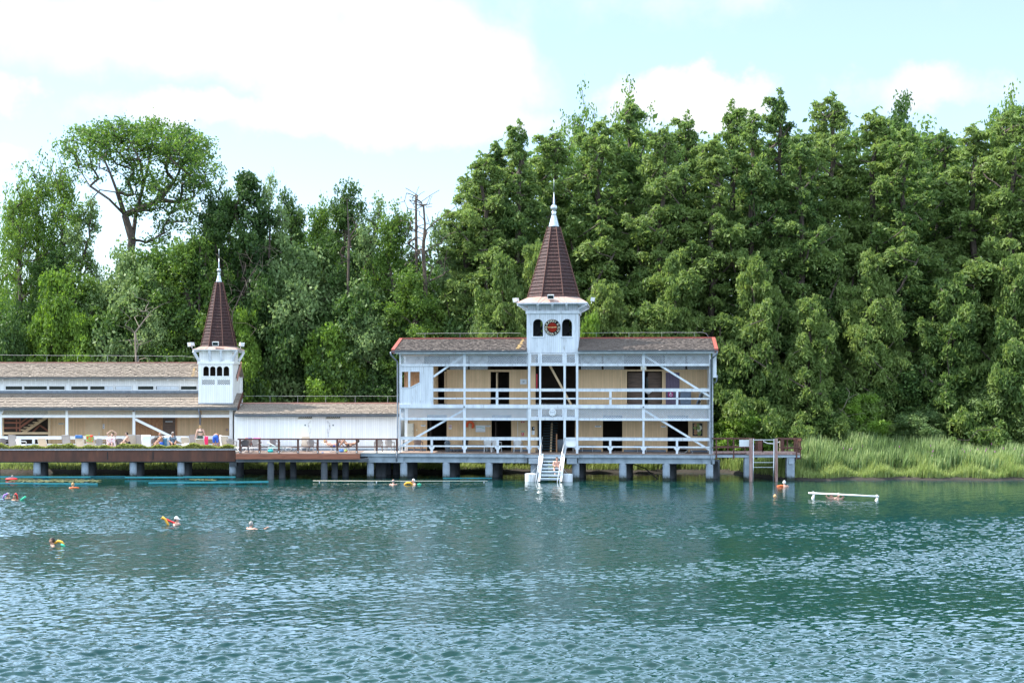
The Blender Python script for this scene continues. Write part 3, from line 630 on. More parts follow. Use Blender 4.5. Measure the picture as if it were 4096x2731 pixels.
sign('cabin_number_sign',2380,2405,1701,1707,['paper','ink'],'narrow grey-white cabin-number sign just before the first dark doorway past the tower',deco=lines(1),group='cabin number signs')
sign('cabin_number_sign',2644,2663,1701,1707,['paper','ink'],'narrow grey-white cabin-number sign under the upper end of the long brace, before the farthest doorway',deco=lines(1),group='cabin number signs')
def nosmoke(m,a,b,h,y):
    c=((a+b)/2,y,h*.65); m.mi=1; disc(m,c,.085,-.004,-.0005,20,.06); m.beam((c[0]-.05,y-.003,c[2]+.05),(c[0]+.05,y-.003,c[2]-.05),.018,.004)
    m.mi=2; m.box(a+.03,b-.03,y-.003,y-.0005,h*.1,h*.14); m.box(a+.03,b-.03,y-.003,y-.0005,h*.2,h*.24); m.box(c[0]-.045,c[0]+.045,y-.002,y-.0004,c[2]-.01,c[2]+.01)
sign('prohibition_sign',1795,1806,1700,1717,['paper','red_sign','ink'],'small white sign with a red crossed circle on the tan wall',deco=nosmoke)
def mapd(m,a,b,h,y):
    m.mi=1; pts=[(a+.05,h*.7),(a+.25,h*.74),(a+.38,h*.7),(a+.5,h*.6),(b-.04,h*.5)]
    for p,q in zip(pts,pts[1:]): m.beam((p[0],y-.002,p[1]),(q[0],y-.002,q[1]),.02,.003)
    m.mi=2; m.box(a+.03,b-.03,y-.003,y-.0005,h*.07,h*.1)
sign('map_board',1903,1941,1701,1728,['paper','green_foam','ink'],'large white map board with a thin green line beside the orange life ring',cat='notice board',deco=mapd)
sign('fire_sign',2084,2098,1685,1690,['red_sign','paper'],'red strip sign at the top of the tan panel door',deco=lambda m,a,b,h,y:(setattr(m,'mi',1),m.box(-.03,.03,y-.003,y-.0005,h*.2,h*.7)))
sign('exit_sign',2085,2099,1724,1727.5,['green_foam','paper'],'small green strip sign on the tan panel door',deco=lambda m,a,b,h,y:(setattr(m,'mi',1),m.box(a+.02,b-.02,y-.003,y-.0005,h*.3,h*.6)))
def ext(m,a,b,h,y):
    m.mi=1; m.box(-.04,-.01,y-.003,y-.0005,h*.45,h*.9); m.box(.02,.04,y-.003,y-.0005,h*.5,h*.9); m.box(a+.02,b-.02,y-.003,y-.0005,h*.12,h*.2)
sign('extinguisher_sign',2086,2096,1729,1743,['red_sign','paper'],'small red fire-extinguisher sign with a white pictogram on the tan panel door',deco=ext)
sign('payphone_sign',2127,2138,1706,1721,['black','paper','ink'],'black panel with a small white square on the tower hall wall',v=.8,deco=lambda m,a,b,h,y:(setattr(m,'mi',1),m.box(.02,.07,y-.003,y-.0005,h*.4,h*.8)))
sign('notice_sheet',2127,2138,1722,1738,['paper','ink'],'white notice sheet with grey text lines below the black panel',v=.8,deco=lines(5))
sign('information_board',2081,2107,1516,1536,['paper','ink'],'white information board on the upper veranda wall next to the tower',deco=lambda m,a,b,h,y:(setattr(m,'mi',1),m.beam((-.03,y-.002,h*.25),(-.03,y-.002,h*.7),.03,.003),m.beam((.05,y-.002,h*.3),(.05,y-.002,h*.7),.02,.003),m.box(-.03,.05,y-.003,y-.0006,h*.45,h*.5)))
def wheel(m,a,b,h,y):
    m.mi=1; c=(.01,y,h*.42); disc(m,c,.1,-.004,-.0005,18,.07); m.box(-.03,.0,y-.003,y-.0006,h*.45,h*.75); m.box(-.1,-.03,y-.003,y-.0006,h*.42,h*.5); disc(m,(-.015,y,h*.85),.03,-.004,-.0005,10)
sign('accessible_toilet_sign',2673,2692,1567,1586,['magenta','paper'],'square magenta sign with a white wheelchair symbol on the purple-grey door curtain',v=BW-.06,deco=wheel)
def poster(m,a,b,h,y):
    r2=random.Random(4)
    for mi,cnt in ((1,9),(2,7),(3,6)):
        m.mi=mi
        for i in range(cnt):
            x=a+.1+(b-a-.2)*r2.random(); z=.1+(h-.2)*r2.random(); q=[(x+.11*math.cos(t)*(.6+.8*r2.random()),z+.12*math.sin(t)*(.6+.8*r2.random())) for t in (0,1,2,3,4,5)]
            q=[(max(a+.01,min(b-.01,p[0])),max(.02,min(h-.02,p[1]))) for p in q]; m.prism(q,y-.002-.0011*(mi*12+i)*.2,y-.0004)
sign('picture_poster',2770,2810,1690,1741,['black','pine','cream_paint','grass'],'tall picture poster in brown, cream and green near the end of the lower veranda',cat='poster',deco=poster)
sign('wall_switch',2832,2837,1716,1720,['paper'],'small grey switch box beside the picture poster',cat='switch')
sign('wall_switch',1665,1669,1718,1724,['cream_paint'],'small cream switch between the meter cabinet and the doorway',cat='switch')
# meter cabinet
x0,x1=mx(1631,BW),mx(1656,BW); c=(x0+x1)/2
R0=empty('meter_cabinet',F.w(c,BW,mz(1748,BW)),-F.a,'tall pale grey meter cabinet on the tan wall above the brown armchair','cabinet')
m=MB(); h=mz(1694,BW)-mz(1748,BW); m.box(x0-c,x1-c,-.18,-.002,0,h); m.build('case','cabinet',R0)
m=MB(); m.box(x0-c+.03,x1-c-.03,-.195,-.181,h*.3,h-.03); m.build('door','cabinet',R0)
m=MB(); m.box(x0-c+.03,x1-c-.03,-.195,-.181,.03,h*.27); m.build('door','cabinet',R0)
m=MB(); m.box(x1-c-.08,x1-c-.05,-.21,-.196,h*.4,h*.44); m.box(x1-c-.08,x1-c-.05,-.21,-.196,h*.75,h*.79); m.build('handle','black',R0)
# life ring (horseshoe)
c=mx(1881,BW); R0=empty('life_buoy',F.w(c,BW-.1,mz(1722,BW)),-F.a,'orange horseshoe life buoy hanging on the tan wall beside the post','life buoy')
m=MB(); pts=[]
for k in range(15):
    a=math.radians(215-k*(270/14)); rx,rz=.22,.23; pts.append((rx*math.cos(a),0,.36+rz*math.sin(a)))
m.tube(pts,[.05]+[.085]*13+[.05],10); m.build('float_ring','orange',R0,True)
m=MB(); m.tube([(-.02,-.06,.5),(-.06,-.08,.2),(.0,-.08,.0),(.03,-.06,.25),(-.01,-.06,.48)],.012,5); m.tube([(-.05,-.06,.5),(-.03,-.08,.2),(-.0,-.08,-.1)],.01,5); m.build('rope','cream_fabric',R0)
# waste bin
c=mx(1790,1.2); R0=empty('waste_bin',F.w(c,1.2,zd+.005),-F.a,'slate grey dome-topped waste bin by the dark doorway','bin')
m=MB(); m.lathe([(.15,0),(.19,.52),(.19,.53)],(0,0,0),18); m.build('bin_body','bin',R0,True)
m=MB(); m.lathe([(.21,.53),(.215,.58),(.19,.66),(.14,.73),(.06,.775),(.01,.78)],(0,0,0),18); m.build('dome_lid','bin',R0,True)
m=MB(); m.box(-.1,.1,-.2,-.16,.585,.65); m.build('flap','black',R0)
# flower pot
c=mx(1861,1.8); R0=empty('flower_pot',F.w(c,1.9,mz(1781,1.9)),-F.a,'dark purple square flower pot with green sprouts on a low bench','flower pot')
m=MB(); m.lathe([(.2,0),(.27,.3),(.29,.3),(.29,.34),(.02,.34)],(0,0,0),4,math.pi/4,1.0,.8); m.build('pot','black',R0)
m=MB(); 
for k in range(16):
    a=rnd.random()*6.28; x,y=.15*math.cos(a),.1*math.sin(a); m.add([(x,y,.34),(x+.03,y,.34),(x+.05*math.cos(a)+.02,y+.03,.42+.06*rnd.random())],[(0,1,2)])
m.build('sprouts','leaf_bright',R0)
# benches of thin wire along the wall
def wire_bench(px0,px1,lab):
    a,b=mx(px0,1.9),mx(px1,1.9); c=(a+b)/2; R0=empty('wall_bench',F.w(c,1.9,zd+.004),-F.a,lab,'bench','low benches along the veranda wall')
    m=MB()
    for y in (-.18,-.06,.06,.18): m.box(a-c,b-c,y-.045,y+.045,mz(1781,1.9)-zd-.03,mz(1781,1.9)-zd)
    m.build('seat','blue_grey',R0); h=mz(1781,1.9)-zd-.03
    for s in (a-c+.25,b-c-.25):
        m=MB(); m.tube([(s,-.18,h),(s,-.18,0)],.014,5); m.tube([(s,.18,h),(s,.18,0)],.014,5); m.tube([(s,-.18,.08),(s,.18,.08)],.012,5); m.build('leg','steel',R0)
wire_bench(1800,1962,'low grey bench running from the waste bin to the doorway, flower pot on it')
wire_bench(2315,2385,'short low grey bench just beyond the tower')
wire_bench(2535,2600,'short low grey bench behind the middle post beyond the tower')
# flip flops
for k,(p,lab) in enumerate(((1810,'pair half: dark slipper nearest the waste bin'),(1822,'dark slipper lying second from the waste bin'),(1836,'dark flip-flop farther from the bin, near the flared baluster'),(1844,'dark flip-flop nearest the flared baluster'))):
    m=MB(); m.lathe([(.06,0),(.065,.03),(.06,.04)],(0,0,0),12,0,2.2,1); m.tube([(-.02,-.06,.03),(.04,0,.1),(-.02,.06,.03)],.014,5)
    o=m.build('slipper','black'); o.location=F.w(mx(p,1.0),1.0,zd+.005); o.rotation_euler=(0,0,.3*k); tag(o,['dark slipper nearest the waste bin','dark slipper second from the waste bin','dark flip-flop third along the floor from the waste bin','dark flip-flop closest to the flared baluster under the flower pot'][k],'slipper','footwear on the veranda floor')
# cabinet & storage on the upper veranda
m=MB(); a,b=mx(2721,BW-.4),mx(2764,BW-.4); c=(a+b)/2; m.box(a-c,b-c,-.2,.2,0,mz(1566,BW)-zf2-.0); m.box(a-c+.03,-.01,-.215,-.201,.05,.85); m.box(.01,b-c-.03,-.215,-.201,.05,.85)
o=m.build('storage_cabinet','blue_grey'); o.location=F.w(c,BW-.3,zf2+.005); o.rotation_euler=(0,0,-F.a); tag(o,'low blue-grey cabinet on the upper veranda under the long brace','cabinet')
for k in range(3):
    m=MB(); m.beam((0,0,0),(.35,0,.9),.05,.5,(0,1,0)); o=m.build('folded_board','black' if k else 'blue_grey'); o.location=F.w(mx(2786+5*k,1.2),1.2+.02*k,zf2+.03); o.rotation_euler=(0,0,-F.a); tag(o,['slanted blue-grey board leaning nearest the low cabinet','dark slanted board leaning between two others','dark slanted board leaning nearest the cream chairs'][k],'board','boards leaning on the upper veranda')
# ================================================================ MAIN PIER (deck on piles)
P=empty('concrete_pier',label='blue-grey concrete pier platform carrying the two-storey bathhouse', cat='pier'); F.place(P)
zp1,zp2=mz(1828),mz(1851)
e0=mx(1440,-.5); 
m=MB(); m.box(e0,mx(2102),-.3,4.6,zp1,mz(1815)); m.box(mx(2318),mx(2858),-.3,4.6,zp1,mz(1815)); m.box(mx(2102)+.003,mx(2318)-.003,-.45,4.6,zp1-.01,mz(1816)); m.build('slab','concrete',P)
m=MB(); m.box(mx(1600),mx(2102),-.34,3,mz(1815)+.002,zd); m.box(mx(2318),mx(2858),-.34,3,mz(1815)+.002,zd); m.box(mx(2101),mx(2319),-.5,3,mz(1816)+.002,zd); m.build('deck_boards','deck',P)
m=MB(); m.box(e0,mx(1600)-.003,-.34,4.5,mz(1815)+.002,zd-.005); m.build('pale_deck_boards','deck_pale',P)
m=MB(); m.box(mx(1473),mx(1616),-.18,.3,zp2-.02,zp1-.002); m.box(mx(1616)+.002,mx(2110),-.1,.35,zp2,zp1-.012); m.box(mx(2312),mx(2858),-.1,.35,zp2,zp1-.012); m.build('front_beam','concrete',P)
m=MB(); m.box(mx(1473),mx(2858),2.2,2.6,zp2,zp1-.012); m.box(mx(1473),mx(2858),4.3,4.6,zp2,zp1-.012)
for p in (1616,1785,1956,2136,2295,2491,2665,2838): m.box(mx(p)-.15,mx(p)+.15,.36,4.2,zp2+.05,zp1-.013)
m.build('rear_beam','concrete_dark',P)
def pile(px,w,v,top,parent,matn='pile',square=False,Fm=MAIN):
    m=MB(); r=w/2/60*.98; z=top
    if square: m.box(-r,r,-r,r,-1.2,z)
    else: m.lathe([(r*1.02,-1.2),(r*1.02,.16),(r,.2),(r,z)],(0,0,0),18)
    o=m.build('pile',matn,parent,not square); o.location=(Fm.x(px,v),v,0)
    return o
def sm(o):
    return o
for p in (1615,1785,1956,2137,2303,2491,2665,2838):
    pile(p,30,.12,zp2+.01,P); 
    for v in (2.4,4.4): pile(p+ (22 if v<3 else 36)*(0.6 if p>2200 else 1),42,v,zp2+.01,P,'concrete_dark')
for a,b in ((2116,2158),(2268,2309)):
    m=MB(); m.box(mx(a),mx(b),-.4,.3,mz(1853),mz(1830)); m.build('pile_cap','concrete',P)
for p in (1482,): pile(p,29,.1,zp2+.01,P)
for p,v in ((1533,2.2),(1553,4.2),(1584,4.2),(1515,2.2)): pile(p,28,v,zp2+.01,P,'concrete_dark')
# white mooring blocks and the stair into the water
S=empty('water_stair',F.w(mx(2212),-.5,0),-F.a,'open-tread white and turquoise stair going down from the clock tower into the water','stair')
cx=mx(2212); zt=mz(1815)
run=1.9; zb=.05
def sp_(px,v): return mx(px,v)-cx
m=None
vtop,vbot=-.05,-1.75       # relative to stair origin plane (-.5)
def spt(px,py,v): return (F.x(px,v-.5)-cx, v, F.z(py,v-.5))
for a,b,c,d in (((2171,1814),(2155.5,1914),'','' ),((2257,1814),(2243,1914),'','')):
    m=MB(); A=Vector(spt(a[0],a[1],0)); Bp=Vector(spt(b[0],b[1]+10,vbot)); m.prismx([(A.y+.02,A.z),(A.y-.22,A.z),(Bp.y-.12,Bp.z),(Bp.y+.2,Bp.z)],A.x-.07,A.x+.07)
    # shear to follow the slight turn of the flight
    dx=Bp.x-A.x
    m.v=[(x+dx*(A.z-z)/(A.z-Bp.z),y,z) for x,y,z in m.v]
    m.build('stringer','white',S)
ys=[1827,1841,1855,1869,1882.5,1896.5,1911]
for i,y in enumerate(ys):
    v=-.2-(vbot+.2)*-(i/6.0) if False else -.15+(vbot+.25)*(i/6.0)
    A=spt(2175.5-12*i/6,y,v); b=spt(2250-10.5*i/6,y,v)
    m=MB(); m.box(A[0],b[0],v-.14,v+.12,A[2]-.03,A[2]); m.mi=1; m.box(A[0],b[0],v-.142,v-.1,A[2]-.13,A[2]-.032); m.mi=2; 
    m.box(A[0]+.03,b[0]-.03,v-.13,v-.02,A[2]+.001,A[2]+.006); m.build('tread',['white','concrete','teal'],S)
m=MB(); A=spt(2176,1815,0); b=spt(2253,1815,0); m.box(A[0],b[0],-.02,.02,mz(1828),mz(1816)); m.build('riser','concrete',S)
for k,(x0p,y0,x1p,y1) in enumerate(((2169,1747,2144,1921),(2169,1778,2151,1924),(2259.5,1751,2230,1921),(2260,1780,2240,1924))):
    m=MB(); A=spt(x0p,y0,-.1+.12*(k%2)); b=spt(x1p,y1,vbot-.1)
    b=(b[0],b[1],b[2]); m.tube([(A[0],A[1]+.12,A[2]-.02),A,((A[0]+b[0])/2,(A[1]+b[1])/2,(A[2]+b[2])/2),b,(b[0]-.02,b[1]-.05,b[2]-.25)],.028,8); m.build('handrail','steel',S,True)
m=MB()
for a,b in (((2150,1863),(2124,1893)),((2250,1870),(2271,1894))):
    m.tube([spt(a[0],a[1],-.9),spt(b[0],b[1],-.6)],.012,5)
m.build('tie_rod','steel',S)
for px0,px1,y0,y1,lab in ((2100,2146,1894,1921,'pale blue-white painted concrete drum at the water, on the bin side of the stair'),(2247,2291,1894,1924,'pale concrete drum with dark seams at the water, on the lounger side of the stair')):
    v=-1.3; a,b=F.x(px0,v),F.x(px1,v); r=(b-a)/2; m=MB(); z1=F.z(y0,v)
    m.lathe([(r,-1.0),(r*1.0,z1-.28),(r*1.015,z1-.26),(r,z1-.24),(r,z1-.03),(r*.97,z1)],(0,0,0),24); o=m.build('concrete_drum','white_old'); o.location=F.w((a+b)/2,v,0); tag(o,lab,'concrete block')
# dark leaning pipe below the deck
m=MB(); m.tube([(F.x(2530,1.5),1.5,mz(1853,1.5)),(F.x(2580,1.5),1.45,mz(1870,1.5)),(F.x(2637,1.5),1.3,-.1)],.04,6); o=m.build('drain_pipe','black'); F.place(o); tag(o,'thin black drain pipe slanting from under the pier into the water','pipe')
# ================================================================ MIDDLE WING (white wall, toilets)
G=MID; gx=lambda p,v=0:G.x(p,v); gz=lambda p,v=0:G.z(p,v)
W=empty('changing_wing',label='low white boarded wing with two toilet doors between the two towers',cat='building'); G.place(W)
gzd=1.76
a0,a1=gx(937),gx(1597)
d1,d2=(gx(1192),gx(1248)),(gx(1304),gx(1360))
zv0,zv1=gz(1673),gz(1664)
m=MB(); m.walls(a0,a1,gzd,gz(1660),0,.1,[(d1[0],d1[1],gzd,zv1),(d2[0],d2[1],gzd,zv1)]); m.box(a0,a1,4.6,4.7,gzd,gz(1655)+.3); m.box(a1-.1,a1,.1,4.6,gzd,gz(1655)); m.build('wall','white_boards',W)
m=MB(); m.box(a0,a1,-.02,-.003,gzd,gzd+.12); m.build('skirting','concrete',W)
for k,(a,b) in enumerate((d1,d2)):
    m=MB(); m.lattice(a+.02,b-.02,zv0,zv1,.03,.13,.035); m.box(a-.03,b+.03,-.03,.08,zv0-.06,zv0-.0); m.build('vent_lattice','lattice_warm',W)
    m=MB(); m.box(a,b,.2,.24,zv0,zv1); m.build('vent_backing','interior',W)
    m=MB(); m.box(a+.08,b-.08,.02,.07,gzd+.02,zv0-.13); m.mi=1; m.box((a+b)/2-.04-.05*k*0,(a+b)/2+.06,.012,.0195,gz(1703),gz(1697)); m.mi=2
    xh=b-.18 if k==0 else a+.14; m.box(xh,xh+.04,.0,.0195,gz(1748),gz(1730)); m.build('toilet_door',['white','ink','steel'],W)
    m=MB(); m.box(a,a+.08,-.015,.07,gzd,zv0-.061); m.box(b-.08,b,-.015,.07,gzd,zv0-.061); m.box(a+.08,b-.08,-.015,.07,zv0-.13,zv0-.061); m.build('door_frame','white',W)
    # half figure outline (pictogram)
    m=MB(); s=-1 if k==0 else 1; cx0=b-.06 if k==0 else a+.06; zt_=gz(1683); H_=zt_-gz(1730)
    Q=[(0,1),(.12,.99),(.16,.93),(.12,.87),(.05,.86),(.3,.84),(.36,.78),(.38,.5),(.3,.49),(.27,.72)]
    Q+= [(.25,.4),(.25,.02),(.2,0),(.06,0),(.04,.03),(.04,.4)] if k==0 else [(.42,.35),(.26,.34),(.24,.02),(.2,0),(.06,0),(.04,.03),(.04,.34)]
    Q=[(cx0+s*q[0]*H_*.72,zt_-H_*(1-q[1])) for q in Q]
    for p,q in zip(Q,Q[1:]): m.beam((p[0],-.02,p[1]),(q[0],-.02,q[1]),.013,.01)
    m.build('pictogram','taupe',W)
zE,zR=gz(1655,-.45),gz(1614,2.4)
m=MB(); r0=gx(938,-.45); r1=gx(1597,-.45); m.shingles(r0,r1,-.45,zE,2.4,zR,8,.16,.05,rn=rr,gaps=.003); m.prismx([(-.45,zE-.06),(2.4,zR-.06),(2.4,zR-.005),(-.45,zE-.005)],r0,r1); m.prismx([(2.401,zR-.06),(5.1,zE-.06),(5.1,zE),(2.401,zR)],r0,r1)
ro=m.build('roof','shingle_pale',W)
m=MB(); m.box(gx(945,2.4),r1,2.3,2.5,zR+.005,zR+.08); m.build('ridge_trim','pink_trim',ro)
gutter(W,r0,r1,-.52,zE-.03); m=MB(); m.box(r0,r1,-.42,-.38,zE-.2,zE-.07); m.build('fascia','gutter',W)
m=MB(); z=gz(1584,2.4); m.tube([(gx(950,2.4),2.4,z+.05)]+[(gx(p,2.4),2.4,z+.012*(i%2)) for i,p in enumerate(range(975,1600,70))]+[(gx(1590,2.4),2.4,z)],.009,5)
for p in (1080,1191,1303,1421,1551): m.tube([(gx(p,2.4),2.4,zR+.07),(gx(p,2.4),2.4,z)],.01,5)
m.build('lightning_wire','wire',W)
# timber terrace in front of it
K=Frame(1270,89.3,0); kx=lambda p,v=0:K.x(p,v); kz=lambda p,v=0:K.z(p,v)
TT=empty('timber_terrace',label='brown timber terrace on dark piles in front of the white wing',cat='terrace'); K.place(TT)
m=MB(); m.box(kx(943),kx(1440),.05,3.6,1.66,gzd); m.build('deck_boards','deck',TT)
m=MB(); m.box(kx(1440)+.003,kx(1596),.6,3.6,1.6,gzd-.01); m.build('pale_deck_boards','deck_pale',TT)
m=MB(); m.box(kx(943),kx(1440),-.03,.05,kz(1836),kz(1815)); m.box(kx(943),kx(1440)+.03,-.045,-.031,kz(1836),kz(1833)); m.build('fascia_board','red_wood',TT)
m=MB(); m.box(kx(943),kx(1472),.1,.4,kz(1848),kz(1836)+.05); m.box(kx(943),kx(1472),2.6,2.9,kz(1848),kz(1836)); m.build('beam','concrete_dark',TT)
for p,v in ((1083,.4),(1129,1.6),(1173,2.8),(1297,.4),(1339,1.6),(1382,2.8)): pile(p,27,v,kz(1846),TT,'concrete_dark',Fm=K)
# brown railing
FR=empty('timber_railing',label='dark brown timber railing along the terrace edge before the white wing',cat='railing'); K.place(FR)
m=MB(); m.box(kx(951),kx(1592),-.07,.09,kz(1758.5),kz(1753)); m.build('top_rail','brown_wood',FR)
m=MB(); m.box(kx(960),kx(1590),-.02,.04,kz(1788.5),kz(1784)); m.build('mid_rail','brown_wood',FR)
for p in (960,1038,1115,1192,1271,1349,1427,1507,1587):
    m=MB(); m.box(kx(p-3.6),kx(p+3.6),-.05,.07,1.77,kz(1758.5)); m.mi=1; m.box(kx(p-1.4),kx(p+1.4),-.056,-.0505,1.79,1.9); m.build('post',['brown_wood','white_plastic'],FR)
# ================================================================ LEFT WING
Q_=LEFT; lx=lambda p,v=0:Q_.x(p,v); lz=lambda p,v=0,px=None:Q_.z(p,v,px)
V=empty('bath_wing',label='long bath wing with two-tier shingle roof and small turret behind the sun deck',cat='building'); Q_.place(V)
x0,x1=lx(-160),lx(932); zg=1.76
zEl,zU=lz(1629,-.55),lz(1572,1.5); 
xe=lx(950,-.5)
def roof2(v0,z0,v1,z1,n,name,a,b,seed,gaps=.012):
    m=MB(); m.shingles(a,b,v0,z0,v1,z1,n,.17,.05,rn=random.Random(seed),gaps=gaps); m.prismx([(v0,z0-.06),(v1,z1-.06),(v1,z1-.005),(v0,z0-.005)],a,b); return m.build(name,'shingle_pale',V)
roof2(-.55,zEl,1.55,zU,9,'lower_roof',x0,xe,11)
m=MB(); m.box(x0,lx(792),1.42,1.5,lz(1572,1.5),lz(1562,1.5)); m.build('flashing','gutter',V)
# upper wall with strip windows
vu=1.6; zA,zB=lz(1563,vu),lz(1506,vu); WZ0,WZ1=lz(1562,vu),lz(1541,vu)
wins=[(-130,-90),(-85,0)] 
grp=[((20,92),(94,191),(194,262)),((282,355),(358,455),(458,529)),((549,617),(621,718),(721,790)),((-240,-170),(-165,-75),(-70,-5))]
m=MB(); allw=[(lx(a-1,vu),lx(b+1,vu),WZ0,WZ1) for g in grp for a,b in g if a>-120]
m.walls(x0,lx(936,vu),zA,zB,vu,vu+.1,allw); m.build('upper_wall','white_boards',V)
r5=random.Random(9)
for gi,g in enumerate(grp):
    for wi,(a,b) in enumerate(g):
        if a<-120: continue
        m=MB(); A,Bb=lx(a,vu),lx(b,vu)
        m.box(A,Bb,vu-.03,vu+.04,WZ0,WZ0+.07); m.box(A,Bb,vu-.03,vu+.04,WZ1-.06,WZ1); m.box(A,A+.05,vu-.03,vu+.04,WZ0+.07,WZ1-.06); m.box(Bb-.05,Bb,vu-.03,vu+.04,WZ0+.07,WZ1-.06)
        f=m.build('strip_window','white',V)
        m=MB(); m.box(A+.05,Bb-.05,vu+.0,vu+.012,WZ0+.07,WZ1-.06); m.build('pane','glass',f)
        if (gi,wi) in ((1,1),(1,2),(2,1)):
            m=MB(); c0=A+(Bb-A)*(.62 if (gi,wi)==(1,1) else .06); m.box(c0,Bb-.06,vu-.006,vu-.001,WZ0+.09,WZ1-.08)
            m.build('blind','white_old',f)
for p in (10,272,539): 
    m=MB(); m.box(lx(p-7,vu),lx(p+7,vu),vu-.03,vu-.001,zA+.02,WZ1+.1); m.build('wall_post','white',V)
# upper roof
z1_,z2_=lz(1508,1.1),lz(1452,2.7)
roof2(1.1,z1_,2.7,z2_,12,'upper_roof',x0,lx(948,1.1),12)
m=MB(); m.prismx([(2.701,z2_-.06),(4.2,z1_-.06),(4.2,z1_),(2.701,z2_)],x0,lx(948,1.1)); m.build('rear_roof','shingle_pale',V)
m=MB(); m.box(x0,lx(938,2.7),2.62,2.78,z2_,z2_+.07); m.build('ridge_trim','pink_trim',V)
m=MB(); m.box(x0,lx(795,1.1),1.13,1.17,z1_-.14,z1_-.07)
for p in range(8,790,66): m.box(lx(p,1.2),lx(p,1.2)+.07,1.2,1.58,z1_-.25,z1_-.145)
m.build('eave_board','white',V)
gutter(V,x0,lx(796,1.0),1.05,z1_-.04)
for (va,za,vb,zb_) in ((-.6,zEl,1.5,zU),(1.05,z1_,2.7,z2_)):
    xx=lx(948 if va>0 else 950,va); m=MB(); m.prismx([(va,za-.28),(vb,zb_-.25),(vb,zb_+.1),(va,za+.08)],xx,xx+.05); m.build('barge_board','rust' if va<0 else 'pink_trim',V)
m=MB(); m.prismx([(1.6,zA-.2),(4,zA-.2),(4,z1_-.1),(2.7,z2_-.1),(1.6,z1_)],lx(938,1.6)-.1,lx(938,1.6)-.02); m.build('gable','white_boards',V)
m=MB(); m.box(x0,x1,4,4.1,zg,z1_); m.box(x1-.08,x1,.05,4,zg,zEl+.1); m.build('rear_wall','white_boards',V)
gutter(V,x0,xe,-.62,zEl-.02); m=MB(); m.box(x0,xe,-.5,-.46,zEl-.2,zEl-.08); m.build('fascia','gutter',V)
# veranda band
zl0,zl1=lz(1659),lz(1637); zbm=lz(1669.5)
m=MB(); m.box(x0,x1,-.05,.1,zbm,zl0); m.build('beam','white',V)
for a,b in ((-150,-2),(8,263),(273,531),(541,797),(806,918)):
    m=MB(); m.lattice(lx(a),lx(b),zl0,zl1,.02,.104,.034,.012); m.build('lattice_panel','lattice_warm',V)
m=MB(); m.box(x0,x1,-.03,.08,zl1,lz(1633)); m.build('beam','white',V)
for a,b in ((-2,8),(263,273),(531,541),(918,931)):
    m=MB(); m.box(lx(a),lx(b),-.07,.08,zg,zl1); m.build('post','white',V)
m=MB(); m.tube([(lx(802),-.62,zEl-.1),(lx(802),-.55,lz(1645)),(lx(802),-.16,lz(1660)),(lx(802),-.16,zg)],.06,10); m.build('downpipe','gutter',V,True)
m=MB(); m.box(x0,x1,-.03,.06,lz(1756),lz(1744.5)); m.box(x0,x1,-.05,.08,lz(1744.5)+.002,lz(1743)); m.build('railing_cap','white',V)
m=MB(); m.box(x0,x1,-.02,.05,lz(1779),lz(1774)); m.build('railing_bar','white',V)
for p in (134,400,668): 
    m=MB(); m.box(lx(p-5),lx(p+5),-.02,.05,zg,lz(1756)); m.build('baluster','white',V)
m=MB(); m.beam((lx(541),-.02,lz(1676)),(lx(740),-.02,lz(1772)),.17,.1); m.build('brace','white',V)
# back wall
LB=1.6
zt_=lz(1632)
m=MB(); m.walls(lx(195,LB),x1-.08,zg,zt_,LB,LB+.1,[(lx(541,LB),lx(710,LB),zg,zt_)]); m.build('back_wall','tan',V)
m=MB(); m.box(lx(541,LB),lx(651,LB),LB,LB+.1,zg,zt_); m.box(lx(701,LB),lx(710,LB),LB,LB+.1,zg,zt_); m.build('pine_panel','pine',V)
m=MB(); m.box(lx(651,LB)+.002,lx(701,LB)-.002,LB+.01,LB+.1,zg,zt_); m.build('slatted_panel','slat_brown',V)
m=MB(); m.box(lx(348,LB),lx(402,LB),LB-.03,LB-.002,zg,lz(1674,LB)); m.mi=1; m.box(lx(396,LB),lx(398,LB),LB-.07,LB-.031,lz(1742,LB),lz(1730,LB)); m.build('door',['tan_plain','steel'],V)
m=MB(); m.box(lx(341,LB),lx(348,LB)-.002,LB-.05,LB-.002,zg,lz(1672,LB)); m.box(lx(402,LB)+.002,lx(408,LB),LB-.05,LB-.002,zg,lz(1672,LB)); m.build('door_frame','tan_plain',V)
# stair hall at the left end
m=MB(); m.box(lx(-150,3.5),lx(210,3.5),3.5,3.6,zg,zt_); m.build('hall_wall','interior',V)
m=MB(); m.box(lx(214,LB),lx(262,LB),LB+.02,LB+.06,zg,lz(1678,LB)); m.build('side_door','tan_plain',V)
m=MB(); m.box(lx(194,LB),lx(204,LB),LB-.1,LB+.0-.002,zg,zt_); m.box(lx(5,LB),lx(16,LB),LB-.1,LB,zg,zt_); m.box(lx(16,LB)+.002,lx(194,LB)-.002,LB-.08,LB-.02,lz(1736,LB),lz(1727,LB)); m.build('hall_post','tan_plain',V)
vs_=2.0
m=MB(); m.beam((lx(92,vs_),vs_,lz(1730,vs_)),(lx(206,vs_),vs_,lz(1655,vs_)),.2,.08)
for k in range(7):
    px=82+18*k; py=1717-10.2*k; m.box(lx(px,vs_),lx(px+20,vs_),vs_-.3,vs_+.5,lz(py+2.5,vs_),lz(py,vs_))
m.build('stair_flight','tan_plain',V)
m=MB()
for p in (18,70,84): m.box(lx(p,vs_),lx(p+4,vs_),vs_-.35,vs_-.29,lz(1723,vs_),lz(1660,vs_))
for y in (1686,1707,1670): m.box(lx(22,vs_),lx(84,vs_),vs_-.345,vs_-.295,lz(y+6,vs_),lz(y,vs_))
